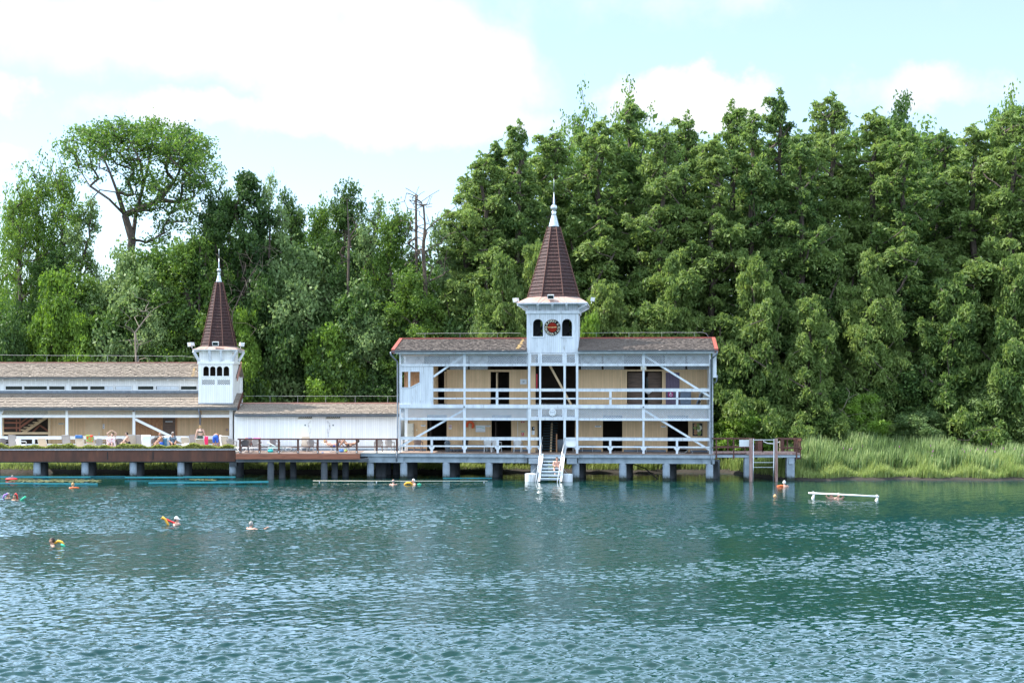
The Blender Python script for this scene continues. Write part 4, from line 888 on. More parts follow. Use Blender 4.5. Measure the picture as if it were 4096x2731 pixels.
m.beam((lx(88,vs_),vs_-.32,lz(1706,vs_)),(lx(140,vs_),vs_-.32,lz(1670,vs_)),.14,.05); m.beam((lx(88,vs_),vs_-.32,lz(1690,vs_)),(lx(135,vs_),vs_-.32,lz(1655,vs_)),.1,.05)
m.beam((lx(120,vs_),vs_+.4,lz(1732,vs_)),(lx(152,vs_),vs_+.4,lz(1700,vs_)),.12,.05); m.beam((lx(192,vs_),vs_+.4,lz(1728,vs_)),(lx(152,vs_),vs_+.4,lz(1700,vs_)),.12,.05)
m.build('stair_rail','red_wood',V)
# ---- turret of the left wing
tv0=-.12; tX0,tX1=lx(795,tv0),lx(931.5,tv0); tvd=tv0+(tX1-tX0); 
zT0=lz(1612,tv0); zT1=lz(1455,tv0)
m=MB(); arch=[(lx(a,tv0),lx(b,tv0),lz(1503.5,tv0),lz(1464.5,tv0)) for a,b in ((813,835.5),(840,862),(867,889),(894,916.5))]
archwall(m,tX0,tX1,lz(1509,tv0),zT1,tv0,tv0+.06,arch); m.walls(tX0,tX1,zT0,lz(1509,tv0),tv0,tv0+.06,[(lx(808,tv0),lx(859,tv0),lz(1538.5,tv0),lz(1518.5,tv0)),(lx(870,tv0),lx(920,tv0),lz(1538.5,tv0),lz(1518.5,tv0))])
m.box(tX0,tX0+.06,tv0+.06,tvd-.06,zT0-.3,zT1); m.box(tX1-.06,tX1,tv0+.06,tvd-.06,zT0-.3,zT1); m.box(tX0,tX1,tvd-.06,tvd,zT0,lz(1504,tv0)); archwall(m,tX0,tX1,lz(1504,tv0),zT1,tvd-.06,tvd,arch)
zC1=lz(1400,tv0-.4)
m.box(tX0+.03,tX1-.03,tv0+.04,tvd-.04,zT1,zC1-.0)
tur=m.build('turret','white_boards',V)
m=MB()
for a,b in ((808,859),(870,920)): m.lattice(lx(a,tv0),lx(b,tv0),lz(1538.5,tv0),lz(1518.5,tv0),tv0+.01,.13,.036)
m.build('lattice_panel','white',tur)
m=MB(); m.box(tX0+.02,tX1-.02,tv0+.3,tv0+.34,zT0,lz(1510,tv0)); m.box(tX0+.1,tX1-.1,tv0+1.2,tv0+1.24,zT0,zT1); m.build('inner_lining','interior',tur)
m=MB()
for p in (797,837.5,864,891,924): 
    w=6 if p in (797,924) else 1.6
    m.box(lx(p-w/2,tv0),lx(p+w/2,tv0),tv0-.03,tv0-.001,zT0+.002 if w==6 else lz(1504,tv0),zT1)
m.box(lx(808,tv0),lx(920,tv0),tv0-.04,tv0-.002,lz(1508,tv0),lz(1504,tv0)-.002)
m.box(tX0-.08,tX1+.08,tv0-.08,tvd+.08,zT1,lz(1445,tv0)); m.build('cornice_moulding','white',tur)
m=MB(); m.box(tX0-.04,tX1+.06,tv0-.06,tvd,lz(1623,tv0),zT0-.002); m.build('base_flashing','gutter',tur)
oc=.37
m=MB(); m.box(tX0-oc,tX1+oc,tv0-oc,tvd+oc,zC1,zC1+.06); m.build('eave_soffit','white',tur)
tc,tv=(tX0+tX1)/2,(tv0+tvd)/2; tw=(tX1-tX0)/2; zbb=lz(1445,tv0); zb_top=zC1+.03; ov=oc
tower_=tower; tower=tur
for f in (-.33,.33): bracket(tc+f*tw,tv0,0,-1)
for sx in (-1,1):
    for sy in (-1,1): bracket(tc+sx*tw,(tv0 if sy<0 else tvd),sx,sy)
hs=tw+oc+.03; hv=hs; zs0=zC1+.065; zs1=lz(1397-12,tv); rO=(lx(928,tv)-lx(799,tv))/2/math.cos(math.pi/8)
def skirt(tc,tv,hs,hv,zs0,zs1,rO,parent):
    sq=[(tc+hs,tv+hv*.41),(tc+hs*.41,tv+hv),(tc-hs*.41,tv+hv),(tc-hs,tv+hv*.41),(tc-hs,tv-hv*.41),(tc-hs*.41,tv-hv),(tc+hs*.41,tv-hv),(tc+hs,tv-hv*.41)]
    cor=[(tc+hs,tv+hv),(tc-hs,tv+hv),(tc-hs,tv-hv),(tc+hs,tv-hv)]
    top=[(tc+rO*math.cos(2*math.pi*k/8+math.pi/8),tv+rO*math.sin(2*math.pi*k/8+math.pi/8),zs1) for k in range(8)]
    m=MB(); m.add([(x,y,zs0) for x,y in sq]+top+[(x,y,zs0) for x,y in cor],[(k,(k+1)%8,8+(k+1)%8,8+k) for k in (1,3,5,7)]+[(0,16,1,9,8),(2,17,3,11,10),(4,18,5,13,12),(6,19,7,15,14),tuple(range(15,7,-1))]); 
    for a,b in zip(sq,top): m.tube([(a[0],a[1],zs0+.01),(b[0],b[1],b[2]+.01)],.012,4)
    return m.build('copper_skirt_roof','copper',parent)
skirt(tc,tv,hs,hv,zs0,zs1,rO,tur)
zsp=lz(1127,tv); rT=(lx(876,tv)-lx(853,tv))/2/math.cos(math.pi/8)
spire(tc,tv,zs1,zsp,rO,rT,21,math.pi/8,'spire',tur)
finial(tc,tv,zsp-.03,.66,tur,rT+.03,lz(1030,tv),lz(995,tv))
floodlight(tur,tc+.05,tv0-oc+.1,zC1+.35,0,.2); floodlight(tur,tX0-oc-.1,tv0-oc+.3,zC1+.3,-2.1,.2); floodlight(tur,tX1+oc+.2,tv0-oc+.3,zC1+.3,2.0,.2)
tower=tower_
# lightning wire, yellow streak
m=MB(); z=lz(1425,2.7); m.tube([(lx(-120,2.7),2.7,z+.12)]+[(lx(p,2.7),2.7,z+.02*(i%2)+.0001*(800-p)) for i,p in enumerate(range(-60,760,72))]+[(lx(770,2.7),2.7,z-.05),(lx(778,2),2,z-.1)],.009,5)
for p in (188,310,430,552,668): m.tube([(lx(p,2.7),2.7,z2_+.05),(lx(p,2.7),2.7,z)],.01,5)
m.build('lightning_wire','wire',V)
m=MB()
for k in range(5):
    t=.02+.13*k; v=1.1+1.6*t; zz=z1_+(z2_-z1_)*t+.056; sl=(z2_-z1_)/1.6; xx=lx(765+2*k,v); m.prismx([(v,zz),(v+.2,zz+.2*sl),(v+.2,zz+.006+.2*sl),(v,zz+.006)],xx,xx+.2-.02*k)
m.build('lichen_streak','yellow_moss',V)
# signs of the left wing
sign('wall_sign',411,418,1695,1714,['paper','ink'],'small upright white sign with dark symbol beside the plain tan door',v=LB,Fm=LEFT,deco=lambda m,a,b,h,y:(setattr(m,'mi',1),disc(m,((a+b)/2,y,h*.85),.035,-.003,-.0005,10),m.box(-.02,.02,y-.003,y-.0005,h*.15,h*.5)))
sign('wall_sign',662,690,1683.5,1688,['paper','ink'],'long narrow white sign with grey letters on the brown slatted panel',v=LB,Fm=LEFT,deco=dots(13))
sign('hydrant_sign',904,913,1714,1723,['red_wood','paper'],'small dark red square sign with white centre near the corner post of the tan wall',v=LB,Fm=LEFT,deco=lambda m,a,b,h,y:(setattr(m,'mi',1),m.box(-.035,.035,y-.003,y-.0005,h*.3,h*.75)))
sign('door_sign',234,257,1691,1697,['cabinet','ink'],'faded strip sign on the tan side door of the stair hall',v=LB+.02,Fm=LEFT,deco=lines(1))
def dialclock(px,py,rpx,Fm,v,label,hm=(178,3)):
    c=(Fm.x(px,v),0,Fm.z(py,v)); r=rpx/60; m=MB(); disc(m,(0,0,0),r,-.05,-.001,28); m.mi=1; disc(m,(0,0,0),r*.86,-.056,-.051,28); m.mi=2
    for h in range(12):
        a=math.pi*h/6; d=Vector((math.cos(a),0,math.sin(a))); m.beam(d*r*.68+Vector((0,-.058,0)),d*r*.8+Vector((0,-.058,0)),.02 if h%3 else .03,.004)
    for a,l in zip(hm,(.7,.62)):
        d=Vector((math.cos(R(a)),0,math.sin(R(a)))); m.beam(d*-.03+Vector((0,-.064,0)),d*r*l+Vector((0,-.064,0)),.02,.004)
    o=m.build('round_clock',['white','white_old','black']); o.location=Fm.w(c[0],v,c[2]); o.rotation_euler=(0,0,-Fm.a); tag(o,label,'clock')
dialclock(2210,1649,14.5,MAIN,-.16,'round white clock on the lattice between the tower storeys, with black hour marks')
dialclock(0,1644,14,LEFT,-.1,'round white clock on the lattice band of the bath wing at the picture edge')
m=MB(); m.tube([(0,0,0),(0,-.08,0)],.07,12); o=m.build('wall_speaker','brown_plastic'); o.location=LEFT.w(lx(536),-.07,lz(1643)); tag(o,'small round brown loudspeaker on the post by the pine panel','loudspeaker')
# ================================================================ SUN DECK
D_=Frame(470,90.8,-1); dx=lambda p,v=0:D_.x(p,v); dz=lambda p,v=0:D_.z(p,v)
SD=empty('sun_deck',label='wide sun deck with rust-brown steel fascia on concrete piles before the bath wing',cat='deck'); D_.place(SD)
m=MB(); m.box(dx(-180),dx(945),.02,3.4,1.62,zg-.01); m.build('deck_floor','deck_pale',SD)
m=MB(); m.box(dx(-180),dx(942),-.05,.02,dz(1845),dz(1797.5)); 
m.build('fascia','rust',SD)
m=MB(); m.box(dx(-180),dx(946),-.12,.45,dz(1797)-.03,dz(1797)); m.mi=1; m.box(dx(-180),dx(944),-.09,.0,dz(1797)+.001,dz(1794)); m.build('coping',['white_old','concrete_dark'],SD)
for p in (431,613):
    m=MB(); m.box(dx(p-2),dx(p+2),-.06,-.0505,dz(1837),dz(1806)); m.build('joint_plate','black',SD)
m=MB(); m.box(dx(-180),dx(945),.1,.5,dz(1849),dz(1846)); m.box(dx(-180),dx(945),2.2,2.6,dz(1849),1.6); m.build('beam','concrete_dark',SD)
for p in (-45,148,340,533,724,931):
    pile(p,29,.35,dz(1847),SD,Fm=D_)
    for v,o in ((1.6,12),(2.9,20)): pile(p+o+8,36,v,dz(1847),SD,'concrete_dark',Fm=D_)
m=MB(); m.box(dx(917),dx(946),.05,.65,dz(1866),dz(1848)); m.build('pile_collar','concrete_dark',SD)
# planter leaves along the edge (stuff)
def leafquads(mb_v, mb_f, pts, size, rng, vert=.0, aspect=1.0, up=None):
    n=len(pts); d=rng.normal(size=(n,3)); d/=np.linalg.norm(d,axis=1)[:,None]
    if vert: d=d*(1-vert)+np.array([0,0,-1])*vert; d/=np.linalg.norm(d,axis=1)[:,None]
    e=rng.normal(size=(n,3)); e-=d*(e*d).sum(1)[:,None]; e/=np.linalg.norm(e,axis=1)[:,None]
    s=(size*(.6+.8*rng.random(n)))[:,None] if np.isscalar(size) else (size*(.6+.8*rng.random(n)))[:,None]
    a=d*s*aspect*.5; b=e*s*.5
    V=np.stack([pts-a,pts+b*.9-a*.1,pts+a,pts-b*.9-a*.1],1).reshape(-1,3); return V
def quadmesh(name, V, matn, parent=None, loc=None, nv=4):
    n=len(V)//nv; me=bpy.data.meshes.new(name); me.vertices.add(len(V)); me.vertices.foreach_set('co',V.astype(np.float32).ravel())
    me.loops.add(len(V)); me.loops.foreach_set('vertex_index',np.arange(len(V),dtype=np.int32)); me.polygons.add(n)
    me.polygons.foreach_set('loop_start',np.arange(0,len(V),nv,dtype=np.int32)); me.update(calc_edges=True)
    if isinstance(matn,str): me.materials.append(M[matn])
    o=bpy.data.objects.new(name,me); COL.objects.link(o)
    if parent is not None: o.parent=parent
    if loc is not None: o.location=loc
    return o
rg=np.random.default_rng(5)
n=9000; xs=dx(-170)+(dx(944)-dx(-170))*rg.random(n); hh=.13+.1*np.sin(xs*2.1)*np.sin(xs*.7+1)+.06*np.sin(xs*5.3)
pts=np.stack([xs,.12+.22*rg.random(n),dz(1794)+np.abs(hh+.06)*rg.random(n)**.7*1.1],1)
o=quadmesh('planter_leaves',leafquads(None,None,pts,.09,rg,0,1.6),'planter_leaf'); D_.place(o); tag(o,'low yellow-green plants growing along the deck edge','plants',kind='stuff')
m=MB(); m.box(dx(-180),dx(944),.02,.44,dz(1797)+.002,dz(1794)); o=m.build('soil','bark',SD)
# ================================================================ RIGHT DOCK
J=Frame(3050,88.3,0); jx=lambda p,v=0:J.x(p,v); jz=lambda p,v=0:J.z(p,v)
JD=empty('timber_dock',label='small weathered dock with dark brown railings at the reeds, joined to the bathhouse',cat='dock'); J.place(JD)
zj=jz(1811)
m=MB(); m.box(jx(2987),jx(3200),-.0,2.4,zj-.12,zj); m.box(jx(2856),jx(2987)-.003,.6,2.3,zj-.1,zj); m.build('deck_boards','old_wood',JD)
m=MB(); m.box(jx(2856),jx(3197),.1,.4,jz(1830),zj-.13); m.box(jx(2856),jx(3197),1.9,2.2,jz(1830),zj-.13); m.build('beam','concrete_dark',JD)
m=MB(); m.box(jx(2856),jx(3200),-.02,.09,jz(1829),jz(1820)); m.build('edge_beam','concrete',JD)
for p in (2991,3160):
    pile(p,31,.3,jz(1820),JD,square=True,Fm=J); pile(p+6,31,2.0,jz(1825),JD,'concrete_dark',True,Fm=J)
m=MB(); m.box(jx(3155),jx(3175),-.05,.0,jz(1855),jz(1832)); m.build('pile_cap','concrete',JD)
def dockrail(v,px0,px1,posts,y0=1750,y1=1787,name='railing'):
    R_=m=MB(); m.box(jx(px0,v),jx(px1,v),v-.04,v+.05,jz(y0+5,v),jz(y0,v)); m.box(jx(px0,v),jx(px1,v),v-.02,v+.03,jz(y1+4,v),jz(y1,v))
    for p in posts: m.box(jx(p-2.6,v),jx(p+2.6,v),v-.03+.06,v+.04+.06,jz(1836,v),jz(y0+5,v)-.001)
    return m.build(name,'brown_wood',JD)
dockrail(-.1,2850,2998,(2866,2935)); dockrail(-.1,3110,3206,(3187,))
dockrail(2.3,2862,3020,(2912,2980,3025),1751,1783); dockrail(2.3,3120,3200,(3135,3150,3180),1753,1790)
m=MB()
for v in (-.1,2.3): pass
m.box(jx(3203),jx(3207),-.1,2.3,jz(1760,1),jz(1754,1)); m.box(jx(3203),jx(3207),-.1,2.3,jz(1795,1),jz(1789,1))
for v in (.3,.9,1.5,2.1): m.box(jx(3202),jx(3208),v,v+.1,jz(1836,v),jz(1753,v))
m.build('railing','brown_wood',JD)
for a,b in ((3030,3050),(3124,3134)):
    m=MB(); m.box(jx(a,2.2),jx(b,2.2),2.2,2.26,jz(1805,2.2),jz(1755,2.2)); m.build('gate_post','brown_wood',JD)
o=sign('blank_board',2957,2999,1758.5,1785.5,['paper'],'plain white board fixed to the dark dock railing',v=-.15,Fm=J,cat='board')
LD=empty('dock_ladder',J.w(jx(3055),-.55,0),0,'tall faded wooden ladder posts with steel tubes standing in the water before the dock','ladder')
cxx=jx(3055)
vL=-.55
for a,b in ((2998,3010),(3100,3111)):
    m=MB(); m.box(J.x(a,-.6-vL+vL)-cxx,J.x(b,-.6)-cxx,-.06,.1,-1,J.z(1753.5,-.6)); m.build('wooden_post','old_wood',LD)
for p in (3013.5,3096):
    m=MB(); X=J.x(p,-.6)-cxx; dxx=-.06 if p>3050 else -.03; m.tube([(X,-.05,J.z(1754,-.6)),(X+dxx*.5,-.08,.9),(X+dxx,-.1,-.15)],.032,8); m.build('handrail','steel',LD,True)
m=MB(); A=J.x(3013.5,-.6)-cxx; b=J.x(3096,-.6)-cxx; z=J.z(1759,-.6); m.tube([(A,-.05,z),(b,-.05,z)],.03,8); m.build('rung','steel',LD)
for t in (.4,.75): m=MB(); m.tube([(A,-.05,z*.0+ .55+t*.9),(b,-.05,.55+t*.9)],.022,6); m.build('rung','steel',LD)
m=MB(); zr=J.z(1765,1); m.tube([(J.x(3051,1)+.0,1,zr+.02),(J.x(3070,1),1,zr-.12),(J.x(3095,1),1,zr-.15),(J.x(3118,1),1,zr-.03)],.03,6); o=m.build('barrier_rope','white_plastic'); J.place(o); tag(o,'sagging white barrier rope across the dock opening','rope')
m=MB(); 
for v,px in ((1.0,3051),(1.0,3119)): m.box(J.x(px-1.5,v),J.x(px+1.5,v),v-.04,v+.04,zj,J.z(1762,v)); m.build('rope_post','tan_plain',JD)
# ================================================================ things floating / standing in the water
def bar(px0,px1,py,h,Y,label,d=.12,matn='teal',name='pool_boom',group='turquoise floating booms',py2=None):
    # boom whose waterline sits at depth Y
    x0=(px0-2048)/FP*Y; x1=(px1-2048)/FP*Y; z=EYE-(py-YH)/FP*Y; z2=EYE-((py2 or py)-YH)/FP*Y; c=(x0+x1)/2
    R_=empty(name,(c,Y,0),0,label,'boom',group)
    m=MB(); vs=[]; 
    def bx(m,xa,xb,y0,y1,za0,za1,t): m.add([(xa,y0,za0-t),(xb,y0,za1-t),(xb,y1,za1-t),(xa,y1,za0-t),(xa,y0,za0),(xb,y0,za1),(xb,y1,za1),(xa,y1,za0)],[(0,3,2,1),(4,5,6,7),(0,1,5,4),(1,2,6,5),(2,3,7,6),(3,0,4,7)])
    bx(m,x0-c,x1-c,-.1,.1,z,z2,h); m.build('plank',matn,R_)
    for f in (.06,.5,.94):
        m=MB(); xx=x0-c+(x1-x0)*f; zz=z+(z2-z)*f-h; m.box(xx-.05,xx+.05,-.06,.06,-.5,zz-.002); m.build('support','concrete_dark',R_)
    return R_
YA=EYE*FP/(1916-YH)
bar(-60,158,1902,.08,92.5,'short turquoise boom at the picture edge under the sun deck, by the first pile')
bar(-60,363,1905,.09,90.0,'long turquoise boom before the sun deck piles, reaching to the second visible pile')
bar(363,500,1903,.06,91.5,'thin far turquoise boom linking the two long ones under the sun deck')
bar(500,733,1906,.09,89.6,'turquoise boom between the third and fourth sun deck piles',py2=1906)
bar(733,942,1905,.09,89.6,'turquoise boom ending at the corner pile of the sun deck')
bar(-60,130,1930,.08,84.8,'outer turquoise boom at the picture edge, nearest the lily pads')
bar(130,390,1931,.08,84.6,'outer turquoise boom with the blond swimmer in front',py2=1933)
bar(595,1073,1929,.09,84.9,'longest outer turquoise boom, before the corner between sun deck and terrace',py2=1924)
bar(1772,1968,1909.5,.07,89.3,'turquoise boom under the pier between the second and third round piles')
m=None
R_=empty('white_pipe_boom',((1600-2048)/FP*86.6,86.6,0),0,'thin white pipe floating on short supports before the pier, beside the white-haired swimmer','pipe')
c=(1600-2048)/FP*86.6; zz=.08; m=MB(); m.tube([((1252-2048)/FP*86.6-c,0,.11),((1600-2048)/FP*86.6-c,0,.09),((1950-2048)/FP*86.6-c,0,.1)],.02,8); m.build('pipe','cabinet',R_,True)
for p in (1278,1506,1936):
    m=MB(); m.box((p-2048)/FP*86.6-c-.03,(p-2048)/FP*86.6-c+.03,-.04,.04,-.4,.06); m.build('support','white_old',R_)
# grab bar at the right
wA=wat(3252,1992); wB=wat(3506,2001); zA_=EYE-(1971.5-YH)/FP*wA.y; zB_=EYE-(1984.5-YH)/FP*wB.y
GB=empty('grab_bar',(wA+wB)/2,0,'long white grab bar on two stubby posts standing in the water',"grab bar"); cc=(wA+wB)/2
dirv=(wB-wA).normalized(); A=wA-cc-dirv*.25; b=wB-cc+dirv*.13
m=MB(); m.tube([(A.x,A.y,zA_),(b.x,b.y,zB_)],.05,12); m.build('bar','white_plastic',GB,True)
for w,z in ((wA,zA_),(wB,zB_)):
    q=w-cc; m=MB(); m.tube([(q.x,q.y,-.5),(q.x,q.y,.02),(q.x+.06,q.y,z-.05)],[.1,.09,.04],10); m.tube([(q.x+.02,q.y,z-.1),(q.x+.02,q.y,z+.09)],.05,10); m.build('post','white_plastic',GB,True)
BARL=lambda t:(wA+(wB-wA)*t, zA_+(zB_-zA_)*t)
# ================================================================ FURNITURE
def at(Fm,px,v,z=None): return Fm.w(Fm.x(px,v),v,zg if z is None else z)
def plastic_chair(matn, name='plastic_armchair', h=.86):
    r=empty(name)
    m=MB()
    n=6
    for i in range(n):   # dished seat
        y0=-.24+.45*i/n; y1=-.24+.45*(i+1)/n; f=lambda y:.43-.05*(y+.24)-.015*math.sin((y+.24)*7)
        m.add([(-.24,y0,f(y0)),(.24,y0,f(y0)),(.24,y1,f(y1)),(-.24,y1,f(y1)),(-.24,y0,f(y0)-.025),(.24,y0,f(y0)-.025),(.24,y1,f(y1)-.025),(-.24,y1,f(y1)-.025)],[(0,1,2,3),(7,6,5,4),(0,4,5,1),(1,5,6,2),(2,6,7,3),(3,7,4,0)])
    m.build('seat',matn,r)
    m=MB(); k=8                 # curved back shell
    prof=[(.41,.22,.2),(.55,.24,.24),(.7,.265,.27),(.8,.28,.25),(h,.29,.17)]
    for (za,ya,wa),(zb,yb,wb) in zip(prof,prof[1:]):
        for i in range(k):
            a,b=-1+2*i/k,-1+2*(i+1)/k; cv=lambda t:-.07*t*t
            q=[(a*wa,ya+cv(a),za),(b*wa,ya+cv(b),za),(b*wb,yb+cv(b),zb),(a*wb,yb+cv(a),zb)]
            m.add(q+[(x,y+.022,z) for x,y,z in q],[(0,1,2,3),(7,6,5,4),(0,4,5,1),(1,5,6,2),(2,6,7,3),(3,7,4,0)])
    m.build('backrest',matn,r)
    for s in (-1,1):
        m=MB(); m.tube([(s*.27,-.2,.36),(s*.285,-.2,.62),(s*.285,-.14,.655),(s*.28,.1,.655),(s*.25,.22,.7)],[.025,.028,.032,.032,.03],8); m.build('armrest',matn,r,True)
        m=MB(); m.tube([(s*.25,-.2,.42),(s*.28,-.25,0)],[.034,.024],6); m.build('leg',matn,r)
        m=MB(); m.tube([(s*.22,.2,.42),(s*.24,.29,0)],[.034,.024],6); m.build('leg',matn,r)
    return r
def lounger(fabric, frame='white_plastic', ang=60, name='sun_lounger', bh=.7):
    # lies along +y (feet) ; backrest hinged at y=0 rising toward -y ... viewer side; head toward -y
    r=empty(name); a=R(ang)
    m=MB(); 
    for s in (-.3,.3): m.tube([(s,0,.3),(s,1.25,.3)],.016,6)
    m.tube([(-.3,1.25,.3),(.3,1.25,.3)],.016,6)
    for s in (-.3,.3):
        m.tube([(s,.12,.3),(s*.98,-.02,.02),(s*.98,.1,.02)],.014,6); m.tube([(s,.25,.3),(s,.5,.02),(s,.85,.02),(s,1.08,.3)],.014,6)
    m.build('frame',frame,r,True)
    m=MB(); m.box(-.285,.285,.02,1.23,.295,.308); m.build('sling',fabric,r)
    m=MB(); c,s_=math.cos(a),math.sin(a); y=-bh*c; z=.3+bh*s_
    m.add([(-.27,0,.3),(.27,0,.3),(.27,y*.97,.3+(z-.3)*.97),(-.27,y*.97,.3+(z-.3)*.97),(-.27,.015,.31),(.27,.015,.31),(.27,y*.97+.015,.31+(z-.3)*.97),(-.27,y*.97+.015,.31+(z-.3)*.97)],[(0,1,2,3),(7,6,5,4),(0,4,5,1),(1,5,6,2),(2,6,7,3),(3,7,4,0)])
    bk=m.build('backrest',fabric,r)
    m=MB(); m.tube([(-.285,0,.3),(-.285,y*.93,.3+(z-.3)*.93),(-.24,y,z),(.24,y,z),(.285,y*.93,.3+(z-.3)*.93),(.285,0,.3)],.017,6); m.build('back_frame',frame,bk,True)
    return r
protos={}
def inst(kind, loc, rz, label, cat, group=None, scale=1, **k):
    key=(kind,tuple(sorted(k.items())))
    if key not in protos:
        o=protos[key]=(plastic_chair if kind=='chair' else lounger)(**k); 
    else: o=copy_tree(protos[key])
    o.location=loc; o.rotation_euler=(0,0,rz); o.scale=(scale,)*3; 
    return tag(o,label,cat,group)
gC='chairs and loungers on the sun deck'
SDX=lambda px,v: Vector(((px-2048)/FP*(91.2+v),91.2+v,zg))
# backs of loungers face the lake (head end toward viewer): rz=0 -> backrest toward -y
inst('chair',SDX(18,1.2),R(165),'dark grey-brown armchair by the stair hall, first in the sun deck row','chair',gC,matn='dark_taupe')
inst('lounger',SDX(52,1.0),R(-4),'taupe lounger with tall back between the dark armchair and the white armchair','sun lounger',gC,fabric='taupe_fabric',frame='taupe',ang=78,bh=.8)
inst('chair',SDX(84,.8),R(150),'bright white plastic armchair turned sideways on the sun deck','chair',gC,matn='white_plastic')
inst('lounger',SDX(174,1.0),R(2),'cream lounger with its back set low, alone between white armchair and taupe lounger','sun lounger',gC,fabric='cream_fabric',ang=52,bh=.72)
inst('lounger',SDX(267,1.3),R(-3),'taupe lounger with tall back, alone before the tan veranda wall','sun lounger',gC,fabric='taupe_fabric',frame='taupe',ang=75,bh=.8)
inst('lounger',SDX(321,.9),R(2),'cream lounger with a blue towel rolled over its top','sun lounger',gC,fabric='cream_fabric',ang=72,bh=.78)
inst('lounger',SDX(364,.9),R(-2),'cream lounger with a red and green printed towel over its back','sun lounger',gC,fabric='cream_fabric',ang=72,bh=.78)
inst('chair',SDX(402,.9),R(170),'taupe armchair next to the woman stretching her arms','chair',gC,matn='taupe')
inst('lounger',SDX(452,1.2),R(5),'lounger under the pink and white towel of the stretching woman','sun lounger',gC,fabric='cream_fabric',ang=60,bh=.75)
inst('chair',SDX(486,1.0),R(160),'dark taupe armchair behind the man with sunglasses','chair',gC,matn='dark_taupe')
inst('lounger',SDX(530,1.9),R(-4),'pale cream lounger back behind the leaning man with sunglasses','sun lounger',gC,fabric='cream_fabric',ang=76,bh=.8)
inst('lounger',SDX(562,1.6),R(3),'taupe lounger just before the white towel lounger','sun lounger',gC,fabric='taupe_fabric',frame='taupe',ang=75,bh=.8)
inst('lounger',SDX(590,1.0),R(0),'lounger fully draped with a big white towel','sun lounger',gC,fabric='cream_fabric',ang=72,bh=.78)
inst('chair',SDX(626,1.5),R(175),'dark armchair loaded with a black bag and a hat','chair',gC,matn='dark_taupe')
inst('lounger',SDX(672,1.3),R(0),'lounger with white towel behind the bald man','sun lounger',gC,fabric='cream_fabric',ang=70,bh=.75)
inst('lounger',SDX(745,1.0),R(-3),'cream lounger with low back right of the man in the patterned shirt','sun lounger',gC,fabric='cream_fabric',ang=62,bh=.72)
inst('lounger',SDX(804,.6),R(0),'cream lounger directly before the woman in the green bikini','sun lounger',gC,fabric='cream_fabric',ang=50,bh=.72)
inst('lounger',SDX(775,2.0),R(2),'taupe lounger partly hidden behind the standing woman','sun lounger',gC,fabric='taupe_fabric',frame='taupe',ang=76,bh=.8)
inst('lounger',SDX(902,1.0),R(-5),'cream lounger beside the corner taupe armchair','sun lounger',gC,fabric='cream_fabric',ang=70,bh=.78)
inst('chair',SDX(926,.9),R(165),'pale taupe armchair at the corner where the planter ends','chair',gC,matn='taupe')
gT='chairs and loungers on the timber terrace'
TX=lambda px,v:K.w(kx(px,v),v,gzd)
inst('chair',TX(978,.5),R(200),'dark taupe armchair between the first two railing posts of the terrace','chair',gT,matn='dark_taupe')
inst('chair',TX(992,2.4),R(180),'armchair with a navy and orange towel on its back','chair',gT,matn='brown_plastic')
inst('chair',TX(1026,2.3),R(180),'armchair with a magenta towel on its back','chair',gT,matn='taupe')
inst('chair',TX(1099,2.4),R(150),'dark armchair standing behind the turquoise lounger','chair',gT,matn='dark_taupe')
inst('lounger',TX(1012,1.1),R(75),'white lounger lying flat between the first railing posts','sun lounger',gT,fabric='white_cloth',ang=3)
inst('lounger',TX(1070,1.0),R(-70),'turquoise lounger with half-raised back','sun lounger',gT,fabric='teal_fabric',ang=30)
inst('lounger',TX(1108,1.8),R(-80),'white lounger with raised white end next to the turquoise one','sun lounger',gT,fabric='white_cloth',ang=28)
inst('lounger',TX(1150,1.4),R(80),'flat white lounger third along the terrace','sun lounger',gT,fabric='white_cloth',ang=3)
inst('lounger',TX(1205,1.5),R(82),'flat white lounger before the first toilet door','sun lounger',gT,fabric='white_cloth',ang=3)
inst('lounger',TX(1222,2.2),R(10),'cream lounger with upright back beside the lone taupe armchair','sun lounger',gT,fabric='cream_fabric',ang=74,bh=.8)
inst('chair',TX(1247,1.0),R(165),'taupe armchair standing alone between the two toilet doors','chair',gT,matn='taupe')
inst('lounger',TX(1322,1.2),R(-88),'lounger carrying the sunbather with raised knees and blue towel','sun lounger',gT,fabric='cream_fabric',ang=35)
inst('lounger',TX(1398,1.2),R(88),'lounger carrying the sunbather lying back with bent knees','sun lounger',gT,fabric='blue_cloth',ang=25)
inst('chair',TX(1514,1.6),R(185),'taupe armchair near the last railing bay, away from the downpipe','chair',gT,matn='taupe')
inst('chair',TX(1558,1.4),R(165),'taupe armchair in the last railing bay beside the downpipe','chair',gT,matn='taupe')
gV='plastic chairs on the lower veranda'
VX=lambda px,v:F.w(mx(px,v),v,zd)
inst('chair',VX(1672,1.5),R(180)-F.a,'brown plastic armchair below the meter cabinet','chair',gV,matn='brown_plastic')
inst('chair',VX(1606,1.6),R(150),'white plastic chair at the pier corner behind the first post','chair',gV,matn='white_plastic')
inst('chair',VX(1952,1.3),R(180)-F.a,'white slatted plastic armchair under the map board','chair',gV,matn='white_plastic',h=.9)
inst('chair',VX(1986,1.3),R(165)-F.a,'white plastic armchair before the dark doorway, partly behind a baluster','chair',gV,matn='white_plastic',h=.9)
inst('chair',VX(2071,1.3),R(180)-F.a,'white plastic armchair in front of the tan panel door','chair',gV,matn='white_plastic',h=.9)
inst('chair',VX(2279,1.2),R(180)-F.a,'grey chair hidden behind the low tower panel','chair',gV,matn='taupe')
inst('lounger',VX(2770,.9),R(88)-F.a,'flat white metal lounger at the far end of the lower veranda','sun lounger',gV,fabric='cream_fabric',frame='steel',ang=2)
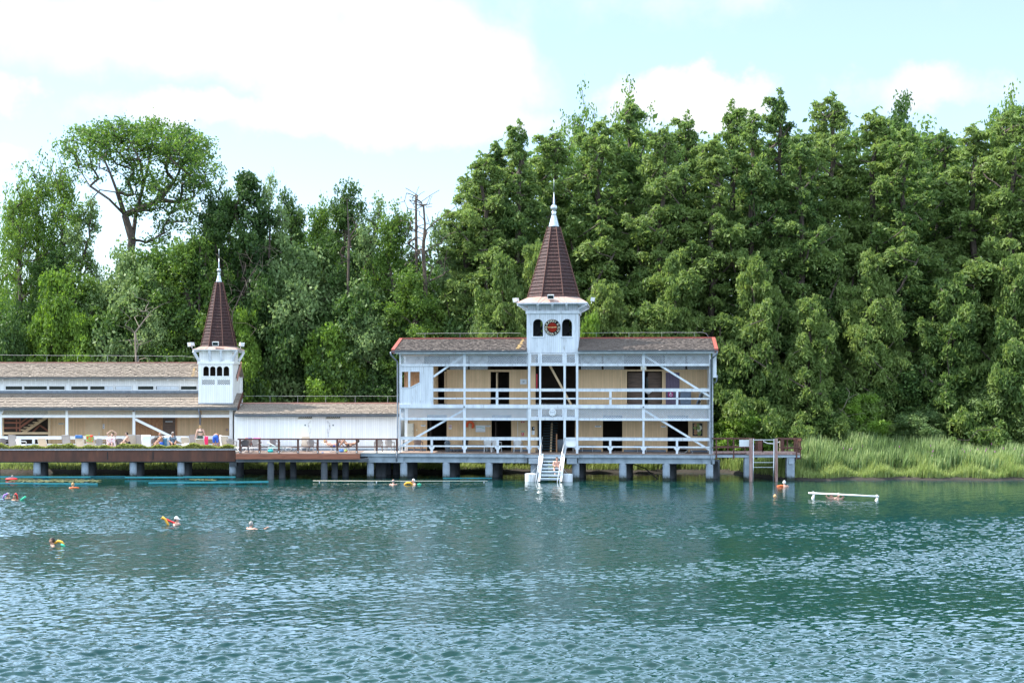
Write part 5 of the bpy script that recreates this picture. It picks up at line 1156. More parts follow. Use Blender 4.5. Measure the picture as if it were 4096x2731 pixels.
for k in range(2): 
    o=inst('chair',F.w(mx(2814,1.3),1.3-.04*k,zf2+.28*k),R(180)-F.a,['cream plastic chair at the bottom of the stack on the upper veranda','cream plastic chair on top of the stack on the upper veranda'][k],'chair','stacked cream chairs',matn='cabinet')
# dark barrel in the hall
m=MB(); m.lathe([(.22,0),(.25,.4),(.24,.8),(.2,.84),(.05,.86)],(0,0,0),16); o=m.build('barrel','bin',None,True); o.location=F.w(mx(2243,1.8),1.8,zd+.003); tag(o,'grey-blue barrel in the dark tower hall beside the red newel post','barrel')
# ---- towels and cloths (draped grids)
def drape(name, matn, w, top, down, loc, rz, label, cat='towel', lean=.2, wav=.02, thick=.012, back=.25, seed=1, group=None):
    r2=random.Random(seed); m=MB(); nu,nv=8,10; G_=[]
    for j in range(nv+1):
        t=j/nv; L_=down+back; s=t*L_
        for i in range(nu+1):
            u=-w/2+w*i/nu
            if s<down: y=-lean*(1-0)*0-.03-(lean)*( (s)/down)*-1*0 - lean*0 ; z=top-down+s; yy=-.03-lean*(s/down)+lean
            else: yy=-.0+ (s-down)*.25; z=top-(s-down)*.95
            yy = (lean*(1-s/down)-.03) if s<down else (s-down)*.25
            G_.append((u*(1+.04*math.sin(j*1.3)),yy+wav*math.sin(u*22+j*.4)+wav*.5*r2.uniform(-1,1),z+.01*r2.uniform(-1,1)*(j==0)*2))
    n=len(G_); vs=G_+[(x,y+thick,z) for x,y,z in G_]; fs=[]
    W1=nu+1
    for j in range(nv):
        for i in range(nu):
            a=j*W1+i; fs.append((a,a+1,a+W1+1,a+W1)); fs.append((n+a+W1,n+a+W1+1,n+a+1,n+a))
    for j in range(nv):
        a=j*W1; fs.append((a,a+W1,n+a+W1,n+a)); a=j*W1+nu; fs.append((a+W1,a,n+a,n+a+W1))
    for i in range(nu): fs.append((i,n+i,n+i+1,i+1)); a=nv*W1+i; fs.append((a+1,n+a+1,n+a,a))
    m.add(vs,fs); o=m.build(name,matn,None,True); o.location=loc; o.rotation_euler=(0,0,rz); return tag(o,label,cat,group)
def up(p,dz_,dy=0): return Vector((p.x,p.y+dy,p.z+dz_))
gW='towels on the deck furniture'
drape('towel','blue_cloth',.5,.13,.22,up(SDX(321,.9),.98,-.33),0,'blue and white towel rolled over the top of a cream lounger',lean=.02,group=gW)
drape('towel','floral',.46,.5,.5,up(SDX(364,.9),.62,-.33),0,'red and green printed towel hanging on a cream lounger',lean=.08,seed=3,group=gW)
drape('towel','pinkwhite',.62,.75,.7,up(SDX(452,1.2),.2,-.5),0,'pink and white patterned towel under the stretching woman',lean=.1,group=gW)
drape('towel','white_cloth',.64,1.09,1.0,up(SDX(590,1.0),.02,-.36),0,'large white towel covering a whole lounger back',lean=.1,wav=.012,group=gW)
drape('towel','white_cloth',.34,1.02,.9,up(SDX(674,1.3),.03,-.36),0,'white towel hanging behind the bald man',lean=.1,wav=.012,seed=7,group=gW)
drape('towel','steel_blue_cloth',.5,.7,.68,up(SDX(655,.8),.22,-.05),R(-25),'steel blue towel around the back of the bald man',lean=.12,group=gW)
drape('towel','pink_cloth',.26,.76,.76,up(SDX(827,.8),.28,-.1),0,'hot pink towel held down by the woman in the green bikini',lean=.02,back=.05,wav=.03,group=gW)
drape('towel','white_cloth',.3,.8,.8,up(SDX(882,.9),.28,.0),R(-60),'white towel hanging from the shoulders of the bending man',lean=.1,back=.2,group=gW)
drape('towel','pattern',.44,.9,.55,up(TX(992,2.4),.02,.22),R(180),'navy and orange patterned towel on a terrace chair',lean=.0,seed=5,group=gW)
drape('towel','magenta_cloth',.5,.91,.5,up(TX(1026,2.3),.02,.22),R(180),'magenta towel on a terrace chair',lean=.0,seed=6,group=gW)
drape('towel','pattern',.44,.9,.6,up(TX(992,2.2),.0,.0),0,'dark blue side of the patterned towel facing the lake',lean=.02,seed=8) if False else None
drape('towel','blue_cloth',.5,.62,.5,up(TX(1352,1.2),.2,0),R(70),'blue and white towel hanging beside the sunbather with raised knees',lean=.1,group=gW)
# bags and small things
def bagthing(name,matn,loc,s,label,cat='bag'):
    m=MB(); m.ball((0,0,.5),.5,12,8,(1,.7,1)); m.tube([(-.25,0,.9),(-.15,0,1.25),(.15,0,1.25),(.25,0,.9)],.05,6); m.v=[(x*s[0],y*s[1],max(0,z)*s[2]) for x,y,z in m.v]
    o=m.build(name,matn,None,True); o.location=loc; return tag(o,label,cat)
bagthing('bag','black',up(SDX(628,1.4),.66,-.1),(.42,.3,.28),'black bag on the dark armchair beside the white towel')
bagthing('beach_bag','teal_fabric',up(TX(1082,.6),.01),(.4,.28,.2),'turquoise beach bag on the terrace floor under the turquoise lounger')
bagthing('beach_bag','blue_cloth',up(TX(1366,.7),.01),(.34,.26,.2),'blue patterned bag between the two sunbathers on the terrace')
bagthing('beach_bag','floral',up(TX(1384,.7),.01),(.22,.2,.2),'small red and green bag beside the blue patterned bag')
bagthing('water_toy','white_plastic',up(SDX(746,.6),.3),(.7,.3,.2),'white crumpled towel on the lounger before the patterned-shirt man','towel')
m=MB(); m.tube([(-.25,0,0),(0,0,.03),(.25,0,0)],.045,8); o=m.build('pool_noodle','purple_foam'); o.location=up(SDX(773,1.2),.38); tag(o,'purple foam noodle lying near the standing woman','pool noodle')
m=MB(); m.lathe([(.09,0),(.2,.0),(.21,.02),(.1,.03),(.1,.1),(.06,.13),(.01,.13)],(0,0,0),16); o=m.build('sun_hat','black',None,True); o.location=up(SDX(634,1.3),.86,-.1); tag(o,'black sun hat on top of the black bag','hat')
m=MB(); m.box(-.06,.06,-.1,.1,0,.04); o=m.build('sandal','blue_cloth'); o.location=TX(1290,.4); tag(o,'blue sandal on the terrace floor by the railing post','sandal')
# ================================================================ PEOPLE
def capsule(m,p,q,r0,r1,seg=10):
    p=Vector(p); q=Vector(q); m.tube([p,p.lerp(q,.35),p.lerp(q,.7),q],[r0,r0*1.03+.0*(r1),(r0*.45+r1*.55),r1],seg); m.ball(p,r0,seg,6); m.ball(q,r1,seg,6)
def person(loc, rz, pose, skin='skin', hair=('hair_dark','short'), clothes=(), label='', scale=1.0, girth=1.0, female=False, vox=.011, group=None, hat=None, glasses=False):
    """pose: dict of joints (x right, y back, z up; facing -y)."""
    J_={k:Vector(v) for k,v in pose.items()}; g=girth; m=MB()
    pel,wai,che,nec,hea=J_['pelvis'],J_['waist'],J_['chest'],J_['neck'],J_['head']
    shw=(J_['shoulder_r']-J_['shoulder_l']).normalized()
    def blob(c,rx,ry,rz_,axis=None):
        up_=(axis or (nec-pel)).normalized(); X=shw; Y=up_.cross(X).normalized(); X=Y.cross(up_).normalized(); o=len(m.v)
        m.ball((0,0,0),1,14,10); 
        for i in range(o,len(m.v)): x,y,z=m.v[i]; m.v[i]=tuple(c+X*x*rx+Y*y*ry+up_*z*rz_)
    # torso
    blob(pel,.165*g,.12*g,.13,wai-pel); blob(pel.lerp(wai,.5),.15*g,.115*g,.12,wai-pel); blob(wai,.138*g*(.94 if female else 1),.108*g,.13,che-pel); blob(wai.lerp(che,.5),.145*g,.108*g,.13,che-wai); blob(che,.16*g,.112*g,.15,nec-che)
    blob(che.lerp(nec,.55),.15*g,.09*g,.08,nec-che)
    for s in 'lr':
        sh,el,wr=J_['shoulder_'+s],J_['elbow_'+s],J_['wrist_'+s]; hp,kn,an=J_['hip_'+s],J_['knee_'+s],J_['ankle_'+s]
        capsule(m,che.lerp(nec,.45),sh,.07*g,.058*g); capsule(m,sh,el,.05*g,.037*g); capsule(m,el,wr,.037*g,.025); m.ball(sh,.06*g,10,8)
        capsule(m,pel.lerp(hp,.4),hp,.1*g,.095*g); capsule(m,hp,kn,.088*g,.056*g); capsule(m,kn,an,.055*g,.034); m.ball(kn.lerp(an,.28)+Vector((0,.01,0)),.056*g,10,8)
        f=(kn-an).normalized(); toe=J_.get('toe_'+s) or an+Vector((0,-.17,-.05)); capsule(m,an+Vector((0,.02,-.02)),an.lerp(toe,.6),.036,.036); capsule(m,an.lerp(toe,.6),toe,.036,.022)
        # hand: palm, four fingers and thumb
        d=(wr-el).normalized(); side=d.cross(Vector((0,0,1))); 
        if side.length<.1: side=Vector((1,0,0))
        side.normalize(); nrm=side.cross(d); pc=wr+d*.05; capsule(m,wr+d*.015,wr+d*.07,.026,.03,8)
        for k,l in enumerate((.062,.072,.068,.052)):
            b=wr+d*.078+side*(k-1.5)*.02; mid=b+d*l*.5-nrm*.008; capsule(m,b,mid,.0095,.009,6); capsule(m,mid,mid+d*l*.42-nrm*.02,.009,.008,6)
        b=wr+d*.03-side*.025; capsule(m,b,b+d*.03-side*.03,.012,.01,6); capsule(m,b+d*.03-side*.03,b+d*.06-side*.035,.01,.009,6)
        if female: m.ball(che+shw*(.07 if s=='r' else -.07)+shw.cross((nec-che).normalized())*.09*-1*(-1)*( -1),.062,10,8)
    capsule(m,nec-(nec-che)*.1,nec.lerp(hea,.45),.058*g,.052*g)
    # head with face
    hf=J_.get('face',Vector((0,-1,0))).normalized(); hu=(hea-nec); hu=(hu-hf*hu.dot(hf)); hu=hu.normalized() if hu.length>.01 else Vector((0,0,1)); hr=hf.cross(hu).normalized(); hc=hea
    def H(x,y,z): return hc+hr*x+hf*y+hu*z
    o=len(m.v); m.ball((0,0,0),1,18,14)
    for i in range(o,len(m.v)):
        x,y,z=m.v[i]; w=.078*(1-.22*max(0,-z)); m.v[i]=tuple(H(x*w,y*.098+(.008 if z<0 else 0),z*.118))
    capsule(m,H(0,.05,-.07),H(0,.075,-.095),.04,.026); capsule(m,H(0,.09,.01),H(0,.112,-.025),.011,.016,6); capsule(m,H(-.03,.084,.022),H(.03,.084,.022),.014,.014,6)
    for s in (-1,1): 
        capsule(m,H(s*.077,-.005,.015),H(s*.08,-.012,-.025),.014,.011,6); m.ball(H(s*.038,.07,-.022),.026,8,6)
    for s in (-1,1): pass
    tmp=m.build('tmp',skin); md=tmp.modifiers.new('r','REMESH'); md.mode='VOXEL'; md.voxel_size=vox; md2=tmp.modifiers.new('s','SMOOTH'); md2.iterations=2; md2.factor=.5
    dg=bpy.context.evaluated_depsgraph_get(); dg.update(); me=bpy.data.meshes.new_from_object(tmp.evaluated_get(dg)); me.name='person'
    bpy.data.objects.remove(tmp); me.materials.clear(); me.materials.append(M[skin]); me.polygons.foreach_set('use_smooth',[True]*len(me.polygons))
    o=bpy.data.objects.new('person',me); COL.objects.link(o); o.location=loc; o.rotation_euler=(0,0,rz); o.scale=(scale,)*3; tag(o,label,'person',group)
    co=np.empty(len(me.vertices)*3); me.vertices.foreach_get('co',co); co=co.reshape(-1,3); nm=np.empty_like(co).ravel(); me.vertices.foreach_get('normal',nm); nm=nm.reshape(-1,3)
    faces=[tuple(p.vertices) for p in me.polygons]; fc=np.array([co[list(f)].mean(0) for f in faces])
    def shell(name,matn,mask,off):
        fi=[faces[i] for i in np.nonzero(mask)[0]]
        if not fi: return
        used=sorted({v for f in fi for v in f}); mp={v:i for i,v in enumerate(used)}; vs=co[used]+nm[used]*off
        mm=MB(); mm.add([tuple(v) for v in vs],[tuple(mp[v] for v in f) for f in fi]); ob=mm.build(name,matn,o,True); return ob
    def near(a,b,r):      # faces within r of the segment a-b
        a=np.array(a); b=np.array(b); ab=b-a; t=np.clip(((fc-a)@ab)/(ab@ab),0,1); return np.linalg.norm(fc-(a+t[:,None]*ab),axis=1)<r
    arms=np.zeros(len(fc),bool)
    for s in 'lr': arms|=near(J_['shoulder_'+s].lerp(J_['elbow_'+s],.3),J_['elbow_'+s],.075*g)|near(J_['elbow_'+s],J_['wrist_'+s]+(J_['wrist_'+s]-J_['elbow_'+s]).normalized()*.17,.07)
    upv=np.array((wai-pel).normalized())
    hcn=np.array(hc); rel=fc-hcn; hy=rel@np.array(hf); hz=rel@np.array(hu); inh=np.linalg.norm(rel,axis=1)<.145
    if hair[1]!='bald':
        lim=.055 if hair[1]=='short' else .05
        msk=inh&((hz>.06)|((hy<.01)&(hz>-.06)))&(hy<lim+.02)
        if hair[1]=='thin': msk=inh&(hy<.0)&(hz>-.05)&(hz<.07)
        shell('hair',hair[0],msk,.016)
    if hair[1]=='bun': mm=MB(); mm.ball(H(0,-.1,.07),.05,10,8); mm.build('hair_bun',hair[0],o,True)
    mm=MB()
    for s in (-1,1): mm.ball(H(s*.031,.087,.003),.011,8,6)
    mm.build('eyes','eye',o,True)
    mm=MB(); mm.tube([H(-.024,.09,-.058),H(0,.1,-.056),H(.024,.09,-.058)],.007,6); mm.build('mouth','lips',o,True)
    if glasses:
        mm=MB()
        for s in (-1,1): mm.ball(H(s*.033,.1,.004),.027,10,6,(1,1,.8)); mm.tube([H(s*.055,.09,.008),H(s*.083,-.01,.012)],.005,5)
        mm.tube([H(-.03,.11,.008),H(.03,.11,.008)],.005,5); q=mm.build('sunglasses','black'); q.location=loc; q.rotation_euler=(0,0,rz); q.scale=(scale,)*3; tag(q,'dark sunglasses worn by the '+label.split(' ',1)[0]+' '+' '.join(label.split()[1:9]),'sunglasses')
    if hat:
        mm=MB(); oo=0; mm.ball((0,0,0),1,16,10); mm.v=[tuple(H(x*.092,y*.112-.005,max(z,.05)*.135+.02)) for x,y,z in mm.v]; n0=len(mm.v)
        mm.lathe([(.0,0),(.085,0),(.085,.008),(0,.008)],(0,0,0),16); mm.v[n0:]=[tuple(H(x,y*1.0+.1,z+.035-.25*max(0,y)*.5)) for x,y,z in mm.v[n0:]]
        mm.build('sun_cap',hat,o,True)
    for kind,matn in clothes:
        if kind in('shorts','trunks'):
            msk=near(pel,pel.lerp(wai,.55),.17*g)|near(J_['hip_l'],J_['hip_l'].lerp(J_['knee_l'],.5 if kind=='shorts' else .18),.13*g)|near(J_['hip_r'],J_['hip_r'].lerp(J_['knee_r'],.5 if kind=='shorts' else .18),.13*g)
            tt=(fc-np.array(pel))@upv; msk&=(tt<.12)&~arms
            if kind=='trunks': pass
            shell('swim_shorts',matn,msk,.012)
        if kind=='brief':
            tt=(fc-np.array(pel))@upv; msk=near(pel,pel+Vector(upv)*.05,.2*g)&(tt<.09)&(tt>-.14)&~arms
            for s in 'lr': 
                hv_=np.array((J_['knee_'+s]-J_['hip_'+s]).normalized()); msk&=~(((fc-np.array(J_['hip_'+s]))@hv_>.08)&near(J_['hip_'+s],J_['knee_'+s],.12*g))
            shell('bikini_bottom' if female else 'swim_briefs',matn,msk,.009)
        if kind=='top':
            u2=np.array((nec-che).normalized()); tt=(fc-np.array(che))@u2; msk=(np.abs(tt+.0)<.035)&near(wai,nec,.2*g)&~arms; shell('bikini_top',matn,msk,.008)
            mm=MB()
            for s in (-1,1):
                for sgn in (1,-1):
                    bk=shw.cross((nec-che).normalized())*sgn
                    mm.tube([che+shw*s*.09*g+bk*.115*g+(nec-che).normalized()*.03, nec+shw*s*.085*g+bk*.05*g, nec+shw*s*.085*g+Vector((0,0,.02))],.007,5)
            mm.build('bikini_strap',matn,o,True)
        if kind=='shirt':
            msk=(near(pel,nec,.2*g)&~near(nec.lerp(hea,.3),hea,.14))|near(J_['shoulder_l'],J_['shoulder_l'].lerp(J_['elbow_l'],.7),.08*g)|near(J_['shoulder_r'],J_['shoulder_r'].lerp(J_['elbow_r'],.7),.08*g)
            msk&=~near(nec.lerp(hea,.25),hea,.12); shell('shirt',matn,msk,.018)
    return o
def standing(**k):
    p=dict(pelvis=(0,0,.96),waist=(0,0,1.1),chest=(0,0,1.3),neck=(0,0,1.47),head=(0,-.02,1.63),shoulder_l=(-.19,0,1.42),shoulder_r=(.19,0,1.42),elbow_l=(-.25,.02,1.14),elbow_r=(.25,.02,1.14),wrist_l=(-.27,-.05,.9),wrist_r=(.27,-.05,.9),
      hip_l=(-.1,0,.9),hip_r=(.1,0,.9),knee_l=(-.1,-.02,.5),knee_r=(.1,-.02,.5),ankle_l=(-.1,.03,.09),ankle_r=(.1,.03,.09)); p.update(k); return p
def T3(p,f): return {k:f(Vector(v)) if k!='face' else v for k,v in p.items()}
gp='bathers on the decks'
# woman standing, back to the lake, holding a pink towel
person(SDX(801,1.1),R(180+8),standing(elbow_l=(-.29,.02,1.17),wrist_l=(-.36,-.05,.95),elbow_r=(.27,.03,1.15),wrist_r=(.34,.0,.9),head=(.0,-.06,1.62),face=(-.3,-1,-.4)),'skin',('hair_blond','bun'),(('brief','green_suit'),('top','green_suit')),'person in a dark green bikini standing with back to the lake, blond hair tied up',1.0,1.08,True,group=gp)
# man bending over, back to the lake
person(SDX(862,1.2),R(180),standing(pelvis=(0,0,.93),waist=(0,-.1,1.02),chest=(0,-.3,1.06),neck=(0,-.46,.98),head=(0,-.58,.88),face=(0,-.3,-1),shoulder_l=(-.19,-.42,1.02),shoulder_r=(.19,-.42,1.02),elbow_l=(-.2,-.5,.75),elbow_r=(.2,-.5,.75),wrist_l=(-.14,-.55,.52),wrist_r=(.14,-.55,.52),hip_l=(-.1,0,.88),hip_r=(.1,0,.88),ankle_l=(-.16,.05,.09),ankle_r=(.16,.05,.09),knee_l=(-.13,-.01,.48),knee_r=(.13,-.01,.48)),'skin_tan',('hair_grey','short'),(('shorts','blue_suit'),),'person in bright blue swim shorts bending over a lounger, seen from behind',1.0,1.08,group=gp)
def seated(lean=0,**k):
    p=dict(pelvis=(0,0,.5),waist=(0,.02+lean*.3,.64),chest=(0,.04+lean*.8,.83),neck=(0,.03+lean,1.0),head=(0,.0+lean,1.15),shoulder_l=(-.19,.04+lean,.95),shoulder_r=(.19,.04+lean,.95),elbow_l=(-.24,-.05,.7),elbow_r=(.24,-.05,.7),wrist_l=(-.16,-.25,.62),wrist_r=(.16,-.25,.62),
      hip_l=(-.1,-.04,.48),hip_r=(.1,-.04,.48),knee_l=(-.11,-.45,.55),knee_r=(.11,-.45,.55),ankle_l=(-.11,-.42,.1),ankle_r=(.11,-.42,.1)); p.update(k); return p
# woman seated with arms raised over the head
person(SDX(447,1.0)-Vector((0,0,.02)),R(5),seated(.05,elbow_l=(-.31,.0,1.22),elbow_r=(.31,.0,1.22),wrist_l=(-.11,.0,1.36),wrist_r=(.11,-.0,1.36),head=(.04,-.02,1.14),face=(-.1,-1,-.1)),'skin',('hair_dark','bun'),(('shorts','black_suit'),),'person seated with both arms crossed above the head, dark hair and black shorts',1.0,.98,True,group=gp)
# man leaning forward with sunglasses, facing left
lean_l=lambda: seated(-.12,wrist_l=(-.1,-.5,.55),wrist_r=(.08,-.5,.55),elbow_l=(-.2,-.32,.66),elbow_r=(.2,-.32,.66),knee_l=(-.11,-.42,.52),knee_r=(.11,-.42,.52),ankle_l=(-.12,-.62,.3),ankle_r=(.12,-.62,.3))
person(SDX(514,.9)-Vector((0,0,-.02)),R(-70),lean_l(),'skin',('hair_dark','short'),(('trunks','black_suit'),),'person with dark sunglasses and short dark hair leaning forward over the knees, bare torso',1.0,1.0,glasses=True,group=gp)
person(SDX(648,.9),R(-62),lean_l(),'skin_tan',('hair_grey','thin'),(('trunks','blue_suit'),),'person with a bald head reading on a lounger, wrapped in a steel blue towel',1.0,1.12,group=gp)
person(SDX(690,1.0)+Vector((0,0,-.02)),R(25),seated(.08,head=(.03,.03,1.18),face=(.5,-1,-.1)),'skin_tan',('hair_grey','short'),(('shirt','shirt'),('shorts','black_suit')),'person with grey hair and sunglasses in a black and white patterned shirt',1.02,1.0,glasses=True,group=gp)
# sunbathers on the terrace
def reclining(kn=.62,**k):
    p=dict(pelvis=(0,0,.42),waist=(0,.15,.46),chest=(0,.34,.55),neck=(0,.5,.63),head=(0,.62,.74),face=(0,-.6,.9),shoulder_l=(-.19,.45,.58),shoulder_r=(.19,.45,.58),elbow_l=(-.27,.22,.48),elbow_r=(.27,.22,.48),wrist_l=(-.15,.0,.55),wrist_r=(.15,.0,.55),
     hip_l=(-.1,-.04,.42),hip_r=(.1,-.04,.42),knee_l=(-.1,-.36,kn+.2),knee_r=(.1,-.32,kn+.1),ankle_l=(-.1,-.62,.4),ankle_r=(.1,-.6,.4)); p.update(k); return p
person(TX(1338,1.15),R(88),reclining(.66),'skin_pink',('hair_blond','short'),(('brief','blue_suit'),),'person lying on a terrace lounger with knees drawn up, nearest the second toilet door',1.0,1.0,group=gp)
person(TX(1394,1.1),R(-88),reclining(.68,elbow_r=(.3,.0,.6),wrist_r=(.1,-.3,.62)),'skin_tan',('hair_dark','short'),(('brief','black_suit'),),'person lying on a terrace lounger with tanned bent knees, feet toward the tower',1.0,1.0,True,group=gp)
# man seated on the stair
i_=4; zs=mz(1882.5,-.5-1.2)
seat=F.w(mx(2227.5,-1.25),-1.22,0); tz=F.z(1880,-1.3)
person((seat.x,seat.y+.05,tz-.40),-F.a+R(4),seated(-.14,elbow_l=(-.25,-.2,.72),elbow_r=(.25,-.2,.72),wrist_l=(.08,-.34,.66),wrist_r=(-.08,-.36,.7),knee_l=(-.2,-.42,.56),knee_r=(.18,-.42,.56),ankle_l=(-.13,-.62,.16),ankle_r=(.15,-.62,.16),face=(0,-1,-.15)),'skin_pink',('hair_dark','short'),(('trunks','black_suit'),),'person in dark swim trunks sitting on the water stair with crossed arms',1.0,1.02,group=gp)
# swimmers: floating upright with head and shoulders out of the water
def swimmer(px,py,face_deg,hair,label,skin='skin_pink',sink=1.4,hat=None,glasses=False,arm=None,sc=1.0,tilt=.18):
    p=standing(wrist_l=(-.3,-.35,1.28),wrist_r=(.3,-.35,1.28),elbow_l=(-.32,-.12,1.3),elbow_r=(.32,-.12,1.3),knee_l=(-.1,-.2,.55),knee_r=(.1,-.25,.6),ankle_l=(-.1,.15,.3),ankle_r=(.1,.1,.35))
    if arm: p.update(arm)
    w=wat(px,py); return person((w.x,w.y,-(sink+.05)*sc),R(face_deg),p,skin,hair,(('trunks','black_suit'),),label,sc,1.0,hat=hat,glasses=glasses,group='bathers swimming in the lake',vox=.012)
swimmer(50,1912,0,('hair_grey','short'),'person hanging onto the turquoise boom with both hands, by the red float','skin_tan',1.5,arm=dict(wrist_l=(-.28,-.2,1.5),wrist_r=(.28,-.2,1.5)))
swimmer(291,1950,180,('hair_blond','short'),'person with blond hair and orange noodle swimming toward the boom',sink=1.38)
swimmer(31,1993,80,('hair_grey','short'),'person swimming with a purple noodle at the picture edge','skin_tan',1.38)
swimmer(60,2000,-20,('hair_dark','short'),'person swimming with a red and green noodle next to the purple one','skin_tan',1.38)
swimmer(705,2099,75,('hair_dark','short'),'person in a white sun cap swimming with a red noodle',sink=1.33,hat='white_plastic')
swimmer(1003,2115,150,('hair_grey','short'),'person with short grey hair swimming, one hand above the water',sink=1.36,arm=dict(wrist_l=(-.55,-.4,1.45),elbow_l=(-.42,-.2,1.33)))
swimmer(211,2181,-60,('hair_dark','short'),'person with sunglasses on dark hair and a yellow noodle, nearest the camera','skin_tan',1.38)
swimmer(1573,1938,175,('hair_grey','thin'),'person with nearly bald head swimming at the white pipe boom',sink=1.36)
swimmer(1655,1937,-60,('hair_white','short'),'person with white hair swimming beside a yellow float at the white pipe boom',sink=1.34)
swimmer(3137,1945,160,('hair_white','short'),'person with white hair and orange float swimming by the dock ladder',sink=1.33)
swimmer(3100,1993,170,('hair_blond','short'),'person swimming low in the water before the dock ladder, only the head showing','skin_tan',1.47)
for t,lab,h in ((.27,'person hanging from the white grab bar with raised arms, nearer the dock','hair_dark'),(.44,'person hanging from the white grab bar beside the other, darker hair lower in the water','hair_grey')):
    (q,zb_)=BARL(t); sk=1.4; a=dict(wrist_l=(-.33 if t<.3 else -.0,-.12,zb_+sk-.07),wrist_r=(-.12 if t<.3 else .2,-.12,zb_+sk-.07),elbow_l=(-.33 if t<.3 else -.04,-.03,1.52),elbow_r=(-.12 if t<.3 else .3,-.03,1.52)) 
    p=standing(**a); person((q.x+(.15 if t<.3 else -.1),q.y+.12,-sk),R(0),p,'skin_pink',(h,'short'),(('trunks','black_suit'),),lab,1.0,1.0,group='bathers swimming in the lake',vox=.012)
# noodles and floats
def noodle(px,py,pts,matn,label,r=.045,cat='pool noodle',name='pool_noodle'):
    w=wat(px,py); m=MB(); m.tube(pts,r,10); o=m.build(name,matn,None,True); o.location=w; return tag(o,label,cat)
noodle(291,1950,[(-.1,-.25,.0),(.05,-.32,.03),(.3,-.3,.03),(.42,-.15,.0)],'orange_foam','orange noodle around the blond swimmer')
noodle(31,1993,[(-.25,-.1,-.05),(-.15,-.12,.2),(.02,-.1,.28)],'purple_foam','purple noodle sticking up beside the swimmer at the picture edge')
noodle(60,2000,[(-.12,.1,.0),(-.05,.12,.3),(.0,.12,.36),(.05,.12,.3),(.1,.1,.05)],'red','red noodle arching behind a swimmer head')
noodle(97,2000,[(-.25,0,-.05),(-.08,0,.08),(.08,-.02,.2)],'green_foam','green noodle end standing out of the water',.06)
noodle(665,2100,[(-.2,0,.28),(-.16,0,.36),(-.05,0,.28),(.05,0,.1),(.12,0,-.03)],'yellow_foam','yellow end of a noodle pointing up before the capped swimmer',.055)
noodle(665,2100,[(-.22,.06,.32),(0,.08,.25),(.3,.08,.12),(.45,.08,.04)],'red','red noodle running back to the capped swimmer')
noodle(236,2180,[(-.15,-.05,.1),(0,-.06,.18),(.12,-.06,.14),(.2,-.06,.04)],'yellow_foam','yellow noodle beside the nearest swimmer',.055)
noodle(249,2182,[(-.03,-.06,.06),(.06,-.06,.03),(.12,-.06,-.03)],'green_foam','green noodle tip beside the nearest swimmer',.045)
noodle(1634,1938,[(-.25,0,.0),(-.1,-.05,.12),(.1,-.05,.12),(.25,0,.02)],'yellow_foam','yellow float beside the white-haired swimmer',.075)
noodle(1675,1938,[(-.08,0,0),(.05,0,.05),(.15,0,0)],'green_foam','turquoise float tip behind the white-haired swimmer',.05)
noodle(3122,1945,[(-.22,0,.0),(0,-.04,.06),(.25,0,.02)],'orange_foam','orange float before the swimmer at the dock ladder',.055)
m=MB(); m.ball((0,0,0),1,16,8,(.42,.2,.1)); o=m.build('float','red',None,True); o.location=wat(46,1920)+Vector((0,0,.08)); tag(o,'flat red float between the turquoise booms','float')
# water lilies
rg=np.random.default_rng(8); V_=[]
def lilies(n,px0,px1,py0,py1,name,label):
    m=MB()
    for i in range(n):
        w=wat(px0+(px1-px0)*rg.random(),py0+(py1-py0)*rg.random()); r=.1+.12*rg.random(); a0=rg.random()*6; k=9
        m.add([(w.x+r*math.cos(a0+a),w.y+r*math.sin(a0+a),.01+.004*(i%5)+.02*max(0,math.sin(a*2+i))) for a in [5.8*j/k for j in range(k+1)]]+[(w.x,w.y,.012)],[tuple(range(k+2))])
    o=m.build(name,'lily'); return tag(o,label,'water lilies',kind='stuff')
lilies(230,40,400,1918,1929,'water_lilies','patch of water lily pads between the turquoise booms')
lilies(36,760,880,1917,1922,'floating_leaves','small patch of floating leaves beside the corner pile')
# ================================================================ TERRAIN
def sstep(a,b,x): t=np.clip((x-a)/(b-a),0,1); return t*t*(3-2*t)
def shore(X): return 95.6-6.6*sstep(14.5,18.6,X)+.5*np.sin(X*.55)*.6+.3*np.sin(X*1.7+1)
def hgt(X,Y):
    d=Y-shore(X); h=-1.5+1.72*sstep(-2.2,.15,d)+.13*sstep(.1,1.1,d)+.55*sstep(3,11,d)+.012*np.clip(d-8,0,60)
    return h+.05*np.sin(X*2.3+Y)*sstep(0,1,d)
xs=np.concatenate([[-1500,-700,-300,-120],np.arange(-75,76,.75),[120,300,700,1500]]); ys=np.concatenate([[-400,-100,0,50,80],np.arange(85,104,.35),np.arange(105,160,4),[200,300,600,1500,2500]])
GX,GY=np.meshgrid(xs,ys); GZ=hgt(GX,GY)
vs=np.stack([GX,GY,GZ],-1).reshape(-1,3); nx=len(xs); fs=[(j*nx+i,j*nx+i+1,(j+1)*nx+i+1,(j+1)*nx+i) for j in range(len(ys)-1) for i in range(nx-1)]
mg,nt,b=newmat('bank_ground'); g=N(nt,'ShaderNodeNewGeometry'); sp=N(nt,'ShaderNodeSeparateXYZ'); L(nt,g.outputs['Position'],sp.inputs[0])
n1=N(nt,'ShaderNodeTexNoise',Scale=2.5,Detail=6.0); L(nt,g.outputs['Position'],n1.inputs['Vector'])
ad=N(nt,'ShaderNodeMath',operation='MULTIPLY_ADD',i1=.5); L(nt,n1.outputs['Fac'],ad.inputs[0]); L(nt,sp.outputs[2],ad.inputs[2])
cr=N(nt,'ShaderNodeValToRGB'); e=cr.color_ramp.elements; e[0].position=.62; e[0].color=(.03,.024,.018,1); e[1].position=.72; e[1].color=(.09,.15,.03,1); L(nt,ad.outputs[0],cr.inputs['Fac']); L(nt,cr.outputs[0],b.inputs['Base Color']); b.inputs['Roughness'].default_value=.95
